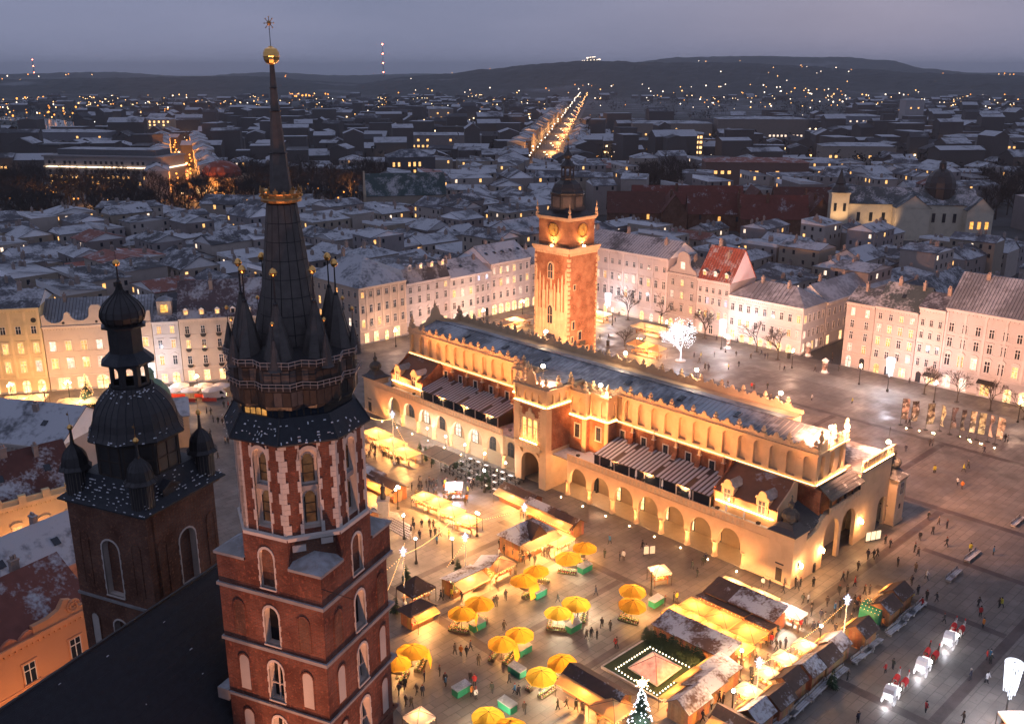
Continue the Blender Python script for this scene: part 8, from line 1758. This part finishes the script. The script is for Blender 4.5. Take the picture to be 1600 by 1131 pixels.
def person_mesh(stride, arm, lean, bend=0):
    s = stride; V = [(0,0,.95),(0,-.02*lean,1.15),(0,-.05*lean,1.38),(0,-.06*lean,1.52),(0,-.09*lean,1.66),
         (.19,-.05*lean,1.42),(.25,-.05*lean+arm*.12,1.16),(.24,-.12+arm*.28,.95),(.23,-.16+arm*.33,.87),(-.19,-.05*lean,1.42),(-.25,-.05*lean-arm*.12,1.16),(-.24,-.12-arm*.28,.95),(-.23,-.16-arm*.33,.87),
         (.1,0,.86),(.11,-s*.2,.48),(.11,-s*.34+.03,.09),(.11,-s*.34-.13,.05),(-.1,0,.86),(-.11,s*.14,.48),(-.11,s*.36+.03,.1),(-.11,s*.36-.12,.05)]
    Eg = [(0,1),(1,2),(2,3),(3,4),(2,5),(5,6),(6,7),(7,8),(2,9),(9,10),(10,11),(11,12),(0,13),(13,14),(14,15),(15,16),(0,17),(17,18),(18,19),(19,20)]
    rad = [(.19,.15),(.18,.14),(.19,.13),.065,(.095,.115),.085,.07,.055,.045,.085,.07,.055,.045,.11,.08,.055,.05,.11,.08,.055,.05]
    me = skinned('person', V, Eg, rad, 1)
    for m in (COAT,TROU,SKIN): me.materials.append(m)
    for p in me.polygons:
        c_ = p.center; p.material_index = 2 if c_.z > 1.53 else (2 if c_.z < .9 and abs(c_.x) > .19 and c_.z > .78 else 1 if c_.z < .76 else 0)
    return me
PM = [person_mesh(.9,.8,.5), person_mesh(-.8,-.7,.4), person_mesh(.12,.15,.1), person_mesh(.2,-.5,.6), person_mesh(.55,.4,.3)]
hair_me = MB().lathe([(.10,1.60),(.118,1.66),(.115,1.72),(.08,1.775),(.02,1.795)],9).mesh('hair',[HAIR],True)
DARKC = [((.02,.022,.03),'black coat'),((.03,.03,.05),'navy coat'),((.05,.04,.035),'dark brown coat'),((.04,.045,.04),'dark green coat'),((.06,.055,.055),'charcoal jacket'),((.10,.08,.07),'brown jacket')]
COLC = [((.35,.03,.03),'red coat'),((.40,.36,.32),'pale coat'),((.05,.16,.30),'blue jacket'),((.45,.15,.03),'orange jacket'),((.45,.40,.05),'yellow vest'),((.5,.5,.52),'white coat')]
rp_ = random.Random(12)
def person(P, where, ci=None, rz=None, pose=None, z=0):
    if ci is None: c_, n_ = rp_.choice(DARKC) if rp_.random() < .84 else rp_.choice(COLC)
    else: c_, n_ = COLC[ci]
    pi_ = rp_.randrange(5) if pose is None else pose; s = rp_.uniform(.98,1.12)
    o = put(PM[pi_],'person',None,(P[0],P[1],.015+z),rp_.uniform(0,6.28) if rz is None else rz,c_,(s,s,s)); tag(o,f'person in {n_} {("walking","walking","standing","standing","strolling")[pi_]} {where}','person','people in the square')
    put(hair_me,'hair',o,(0,-.09*(.5,.4,.1,.6,.3)[pi_],0),0,rp_.choice(((.03,.02,.015),(.05,.03,.02),(.02,.02,.025),(.25,.22,.2),(.2,.05,.04)))); return o
PL = {
 'among the flower parasols': [(-8.2, 117.8),(-7.3, 117.3),(-6.5, 117.3),(-6.0, 118.6),(-4.7, 115.1),(-5.7, 111.4),(-5.1, 110.4),(-1.0, 132.5),(-2.8, 130.4),(-2.4, 130.8),(-1.2, 123.8),(10.0, 126.8),(7.2, 131.7),(0.9, 108.3),(1.6, 104.7),(-0.4, 111.1),(0.5, 140.5),(0.4, 108.7)],
 'on the paving beside the tower': [(-10.0, 112.7),(-9.1, 110.8),(-4.8, 107.8),(-2.7, 108.9),(-15.2, 108.7),(-14.5, 109.8),(-12.8, 108.7),(-12.0, 108.3),(-13.2, 105.8),(-14.0, 106.2),(-11.2, 132.3),(-9.6, 132.9),(-12.0, 111.4)],
 'left of the lawn': [(11.0, 121.5),(11.7, 122.0),(12.5, 121.5),(13.5, 124.5),(14.7, 123.8),(15.0, 119.4),(15.2, 119.4),(6.0, 105.4),(7.2, 105.8),(8.4, 105.1),(9.3, 104.7),(13.4, 133.8),(23.9, 130.6),(25.5, 131.9),(26.0, 131.9)],
 'before the arcade': [(15.9, 145.9),(18.4, 145.0),(19.1, 145.2),(17.3, 151.0),(22.8, 149.1),(23.3, 147.7),(30.3, 142.2),(30.6, 139.4),(32.3, 143.3),(32.9, 144.3)],
 'by the hall corner': [(40.7, 136.4),(41.6, 135.8),(43.5, 134.4),(46.0, 135.4),(48.9, 136.4),(45.7, 131.3),(46.6, 131.5),(44.2, 136.4),(46.0, 136.4),(46.8, 136.4),(54.3, 138.2),(55.2, 138.8),(55.7, 136.6),(58.0, 141.7),(56.4, 134.0),(57.2, 134.0)],
 'in the right market lanes': [(34.4, 115.8),(34.5, 114.2),(35.1, 114.2),(36.0, 115.4),(33.1, 112.7),(32.6, 110.4),(30.7, 109.4),(31.6, 109.0),(38.2, 118.9),(38.8, 118.9),(39.7, 119.4),(27.5, 107.0),(27.9, 106.6),(26.2, 105.7),(23.8, 103.3),(24.5, 103.0),(9.2, 104.9),(11.0, 103.6)],
 'near the dark huts': [(52.4, 134.2),(53.6, 134.0),(53.6, 129.7),(54.4, 130.8),(48.2, 125.6),(42.2, 124.5),(45.6, 123.5),(61.1, 145.7),(62.1, 145.7),(63.0, 146.4),(66.4, 149.6),(66.1, 151.0),(63.2, 132.3),(64.9, 134.0),(64.0, 130.2),(63.0, 132.3),(65.6, 132.3)],
 'on the shadowed open square': [(65.2, 143.0),(67.4, 141.1),(68.3, 138.8),(65.1, 137.0),(72.8, 152.4),(70.0, 147.9),(70.1, 146.6),(76.0, 154.6),(77.7, 160.5),(78.7, 158.4),(79.6, 156.9),(83.3, 147.0),(79.7, 147.9),(76.5, 150.0),(67.0, 131.9),(65.6, 125.9),(72.8, 130.2),(71.8, 127.5),(76.0, 130.2),(76.4, 130.2)],
 'near the carriages': [(70.8, 124.5),(67.5, 116.4),(67.6, 115.5),(63.0, 111.7),(65.0, 111.2),(54.0, 104.9),(44.4, 102.8),(51.9, 113.3),(53.3, 114.2),(46.1, 111.7),(57.9, 102.7)],
 'on the square behind the hall': [(54.0, 253.4),(54.9, 252.2),(60.7, 253.4),(75.1, 253.4),(76.0, 252.2),(84.4, 251.6),(91.4, 258.9),(63.1, 236.6),(63.6, 236.1),(67.3, 236.6),(55.0, 236.6),(57.3, 238.7),(53.5, 239.3),(76.2, 227.5),(85.6, 225.0),(66.5, 219.4),(65.8, 227.5),(53.2, 265.2),(55.1, 264.6),(53.6, 259.5),(64.3, 256.4),(65.8, 266.5),(69.5, 263.9),(73.5, 267.8),(73.6, 263.9),(74.4, 263.9),(54.3, 254.0),(55.1, 254.0),(59.3, 265.9)],
 'near the banner row': [(93.3, 196.9),(94.0, 196.9),(93.6, 211.0),(94.0, 210.1),(88.2, 182.1),(94.4, 182.7),(96.1, 184.4),(90.1, 176.0),(90.2, 174.1),(103.5, 192.8),(111.5, 199.6),(111.1, 200.3),(111.9, 199.2),(86.6, 193.5)],
 'on the far pavement': [(34.5, 306.7),(36.6, 314.5),(69.5, 281.0),(62.8, 292.2),(63.7, 283.9),(26.1, 286.1),(27.4, 284.6),(30.2, 285.3),(104.0, 249.3),(106.3, 240.9),(97.9, 261.4),(101.8, 264.6),(91.2, 252.2),(93.4, 264.6)],
 'left of the lower tower': [(-115.3, 216.7),(-114.2, 216.7),(-113.1, 216.7),(-112.1, 219.9),(-104.2, 201.1),(-103.3, 201.9),(-105.4, 211.8)],
 'between the church towers': [(-74.7, 218.0),(-73.4, 217.1),(-71.2, 211.8),(-69.8, 211.0),(-68.5, 210.1),(-67.6, 210.1),(-64.3, 198.0),(-63.7, 198.0),(-69.3, 203.1),(-63.5, 189.6),(-71.7, 222.2),(-70.6, 222.2),(-69.8, 223.1)],
}
for wh, L_ in PL.items():
    for P in L_: person(P, wh)
for P, ci, wh in (((-5.4, 108.2),3,'in the middle of the open paving'),((-9.0, 110.4),2,'talking beside the tower'),((43.3, 124.2),0,'at the market corner'),((55.8, 124.7),3,'beside the brown huts'),((54.0, 104.9),0,'crossing in front of the carriages'),((67.9, 116.3),2,'near the curtain lamp'),((64.9, 111.1),5,'near the bottom right lamp'),((-4.8, 107.6),5,'beside the largest green crate'),((87.9, 182.1),4,'on the empty paving')): person(P, wh, ci)
def crowd(a, b_, w, n, where):
    a, b_ = Vector(a), Vector(b_); d = b_-a; q = Vector((-d.y,d.x)).normalized()
    for i in range(n): p = a+d*rp_.random()+q*rp_.uniform(-w,w); person((p.x,p.y), where)
crowd((-20.3, 172.3),(-8.2, 170.8),5,52,'at the round kiosk'); crowd((-32.2, 193.9),(-21.9, 187.8),3.0,20,'before the large food tents'); crowd((-3.3, 147.5),(6.6, 145.9),2.6,18,'before the big chalet'); crowd((1.8, 163.7),(12.1, 153.9),1.5,16,'along the porch stalls'); crowd((44.6, 123.8),(54.1, 131.9),3,22,'at the hut row entrance'); crowd((-11.3, 133.8),(-6.1, 133.8),1.5,8,'at the cream awning stall'); crowd((-18.9, 158.4),(-11.3, 151.0),3,12,'on the lit floor by the food row'); crowd((27.8, 123.8),(38.2, 119.7),1.6,12,'in the orange tent lane'); crowd((-12.3, 292.9),(0.0, 300.9),2,12,'by the cafe arches')
# --- horses
def horse_mesh():
    V = [(0,0,1.28),(0,-.45,1.25),(0,-.78,1.30),(0,-1.02,1.58),(0,-1.18,1.88),(0,-1.36,1.82),(0,-1.62,1.58),(0,.42,1.30),(0,.72,1.27),(0,.92,1.15),(0,1.0,.75),
         (.17,-.62,1.0),(.17,-.64,.58),(.17,-.62,.12),(.17,-.70,.04),(-.17,-.62,1.0),(-.17,-.56,.60),(-.17,-.62,.14),(-.17,-.70,.05),
         (.17,.62,1.02),(.18,.60,.78),(.18,.74,.50),(.18,.68,.12),(.18,.60,.04),(-.17,.62,1.02),(-.18,.56,.78),(-.18,.72,.50),(-.18,.62,.12),(-.18,.54,.04),(.07,-1.2,2.04),(-.07,-1.2,2.04)]
    Eg = [(0,1),(1,2),(2,3),(3,4),(4,5),(5,6),(0,7),(7,8),(8,9),(9,10),(2,11),(11,12),(12,13),(13,14),(2,15),(15,16),(16,17),(17,18),(8,19),(19,20),(20,21),(21,22),(22,23),(8,24),(24,25),(25,26),(26,27),(27,28),(4,29),(4,30)]
    rad = [(.29,.31),(.29,.33),(.25,.28),(.15,.2),(.12,.15),(.10,.13),(.07,.08),(.30,.31),(.28,.30),.07,.04,.13,.07,.05,.06,.13,.07,.05,.06,.17,.12,.07,.05,.06,.17,.12,.07,.05,.06,.03,.03]
    return skinned('horse', V, Eg, rad, 1)
HM = horse_mesh(); HORSE = mat('horse_coat',(.9,.9,.9),.6,var=.15,vs=2,bp=0,ocol=True); HM.materials.append(HORSE); REDB = mat('red_blanket',(.42,.02,.02),.85,var=.2,vs=4); WHT2 = mat('carriage_white',(.75,.73,.72),.4,var=.06,bp=0)
bk = MB()
for k in range(10):
    a0_, a1_ = pi*(-.12+1.24*k/10), pi*(-.12+1.24*(k+1)/10)
    for y0,y1,g in ((-.5,0,.0),(0,.5,.0),(.5,.95,.02)): f = lambda a,y: (.36*cos(a),y,1.24+.40*sin(a)-(0 if sin(a) > .1 else .25)); bk.face([f(a0_,y0),f(a0_,y1),f(a1_,y1),f(a1_,y0)])
bk_me = bk.mesh('blanket',[REDB]); mane_me = MB().ext([(-.02,0),(.02,0),(.02,.1),(-.02,.1)],-.1,.1); mane_me = MB()
for k in range(7): t = k/6; y, z = -.85-.36*t, 1.52+.45*t; mane_me.box(-.03,.03,y-.02,y+.14,z-.06,z+.12)
mane_me = mane_me.mesh('mane',[TROU]); plume_me = MB().lathe([(.01,2.0),(.06,2.1),(.09,2.3),(.02,2.45)],6,(0,-1.2)).mesh('plume',[REDB])
def horse(P, rz, label, col): o = put(HM,'horse',None,(P[0],P[1],.02),rz,col); tag(o,label,'horse','carriage horses'); put(bk_me,'blanket',o); put(mane_me,'mane',o); put(plume_me,'plume',o)
def wheel_mesh(r_):
    b = MB(); n = 20
    for k in range(n): a, c_ = 2*pi*k/n, 2*pi*(k+1)/n; b.tube((0,r_*cos(a),r_*sin(a)),(0,r_*cos(c_),r_*sin(c_)),.045,.045,4,cap=False)
    for k in range(10): a = 2*pi*k/10; b.tube((0,0,0),(0,r_*cos(a),r_*sin(a)),.025,.025,4,cap=False)
    return b.tube((-.1,0,0),(.1,0,0),.09,.09,8).mesh('wheel',[WHT2])
wb_, ws_ = wheel_mesh(.62), wheel_mesh(.45)
UPH = mat('cream_upholstery',(.5,.44,.38),.8)
def carriage(P, rz, where, pw=260):
    o = E('horse_carriage','white open carriage with folded hood '+where,'carriage',P,rz,'horse carriages')     # local -y is forward
    prof = [(-1.35,1.0),(-1.2,.72),(-.6,.62),(-.35,.85),(.3,.85),(.6,.6),(1.1,.7),(1.35,1.15),(1.3,1.5),(1.15,1.5),(1.05,1.1),(-1.15,1.15)]
    b = MB().ext(prof,-.62,.62); b.v = [(y,x,z) for x,y,z in b.v]; b.o('body',WHT2,o)
    b = MB(); hd_ = [(1.3,1.45),(1.5,1.9),(1.2,2.35),(.5,2.5),(-.1,2.3)]
    for p,q in zip(hd_,hd_[1:]): b.face([(-.68,p[0],p[1]),(.68,p[0],p[1]),(.68,q[0],q[1]),(-.68,q[0],q[1])])
    for s in (-.68,.68): b.face([(s,*p) for p in hd_]+[(s,.3,1.3)])
    b.o('hood',WHT2,o); MB().box(-.55,.55,.5,1.1,1.0,1.15).box(-.55,.55,-.75,-.3,1.05,1.18).o('seat',UPH,o)
    MB().box(-.5,.5,-1.5,-1.1,1.35,1.5).box(-.5,.5,-1.15,-1.05,1.5,1.9).box(-.45,.45,-1.75,-1.45,.7,.78).o('driver_seat',WHT2,o)
    for s in (-1,1): put(wb_,'wheel',o,(s*.78,.9,.64)); put(ws_,'wheel',o,(s*.74,-1.0,.47)); MB().lathe([(.03,0),(.11,.08),(.13,.3),(.04,.42)],6).o('carriage_lamp',GLOWW,o,(s*.72,-.95,1.3))
    MB().tube((-.78,.9,.64),(.78,.9,.64),.05,.05,5).tube((-.74,-1.0,.47),(.74,-1.0,.47),.05,.05,5).o('axle',FIN,o); MB().tube((0,-1.1,.6),(0,-4.3,.8),.05,.04,5).o('shaft',WHT2,o)
    MB().box(-.5,.5,-.04,.04,.42,.46).o('under_light',LEDW,o); light('POINT',(0,1.9,.5),pw,(.95,.93,1),o,.25); light('POINT',(0,-.3,.35),pw*.6,(.95,.93,1),o,.2)
CZ_ = [((50.4, 107.4),'nearest the bottom edge'),((57.2, 113.6),'in the middle of the three'),((63.8, 120.0),'farthest of the three')]
crz = radians(44-90)+pi                                   # horses point up the square
for i,(P,wh) in enumerate(CZ_):
    d = Vector((cos(radians(50)),sin(radians(50)))); n_ = Vector((-d.y,d.x)); rz = atan2(d.y,d.x)+pi/2; carriage(P,rz,wh,80)
    for s in (-1,1): q = Vector(P)+d*3.6+n_*s*.55; horse((q.x,q.y),rz+s*.04,'%s horse under red blanket, %s of the %s carriage pair'%(('white','brown')[(i+s)%2 if s > 0 else i%2],'left' if s > 0 else 'right',('bottom','middle','farthest')[i]),(.5,.47,.44) if (i+s)%2 else (.10,.055,.035))
    q = Vector(P)+d*1.3; person((q.x,q.y),'driving the %s carriage'%('bottom','middle','farthest')[i],0,rz,2,.55)
finish_labels()
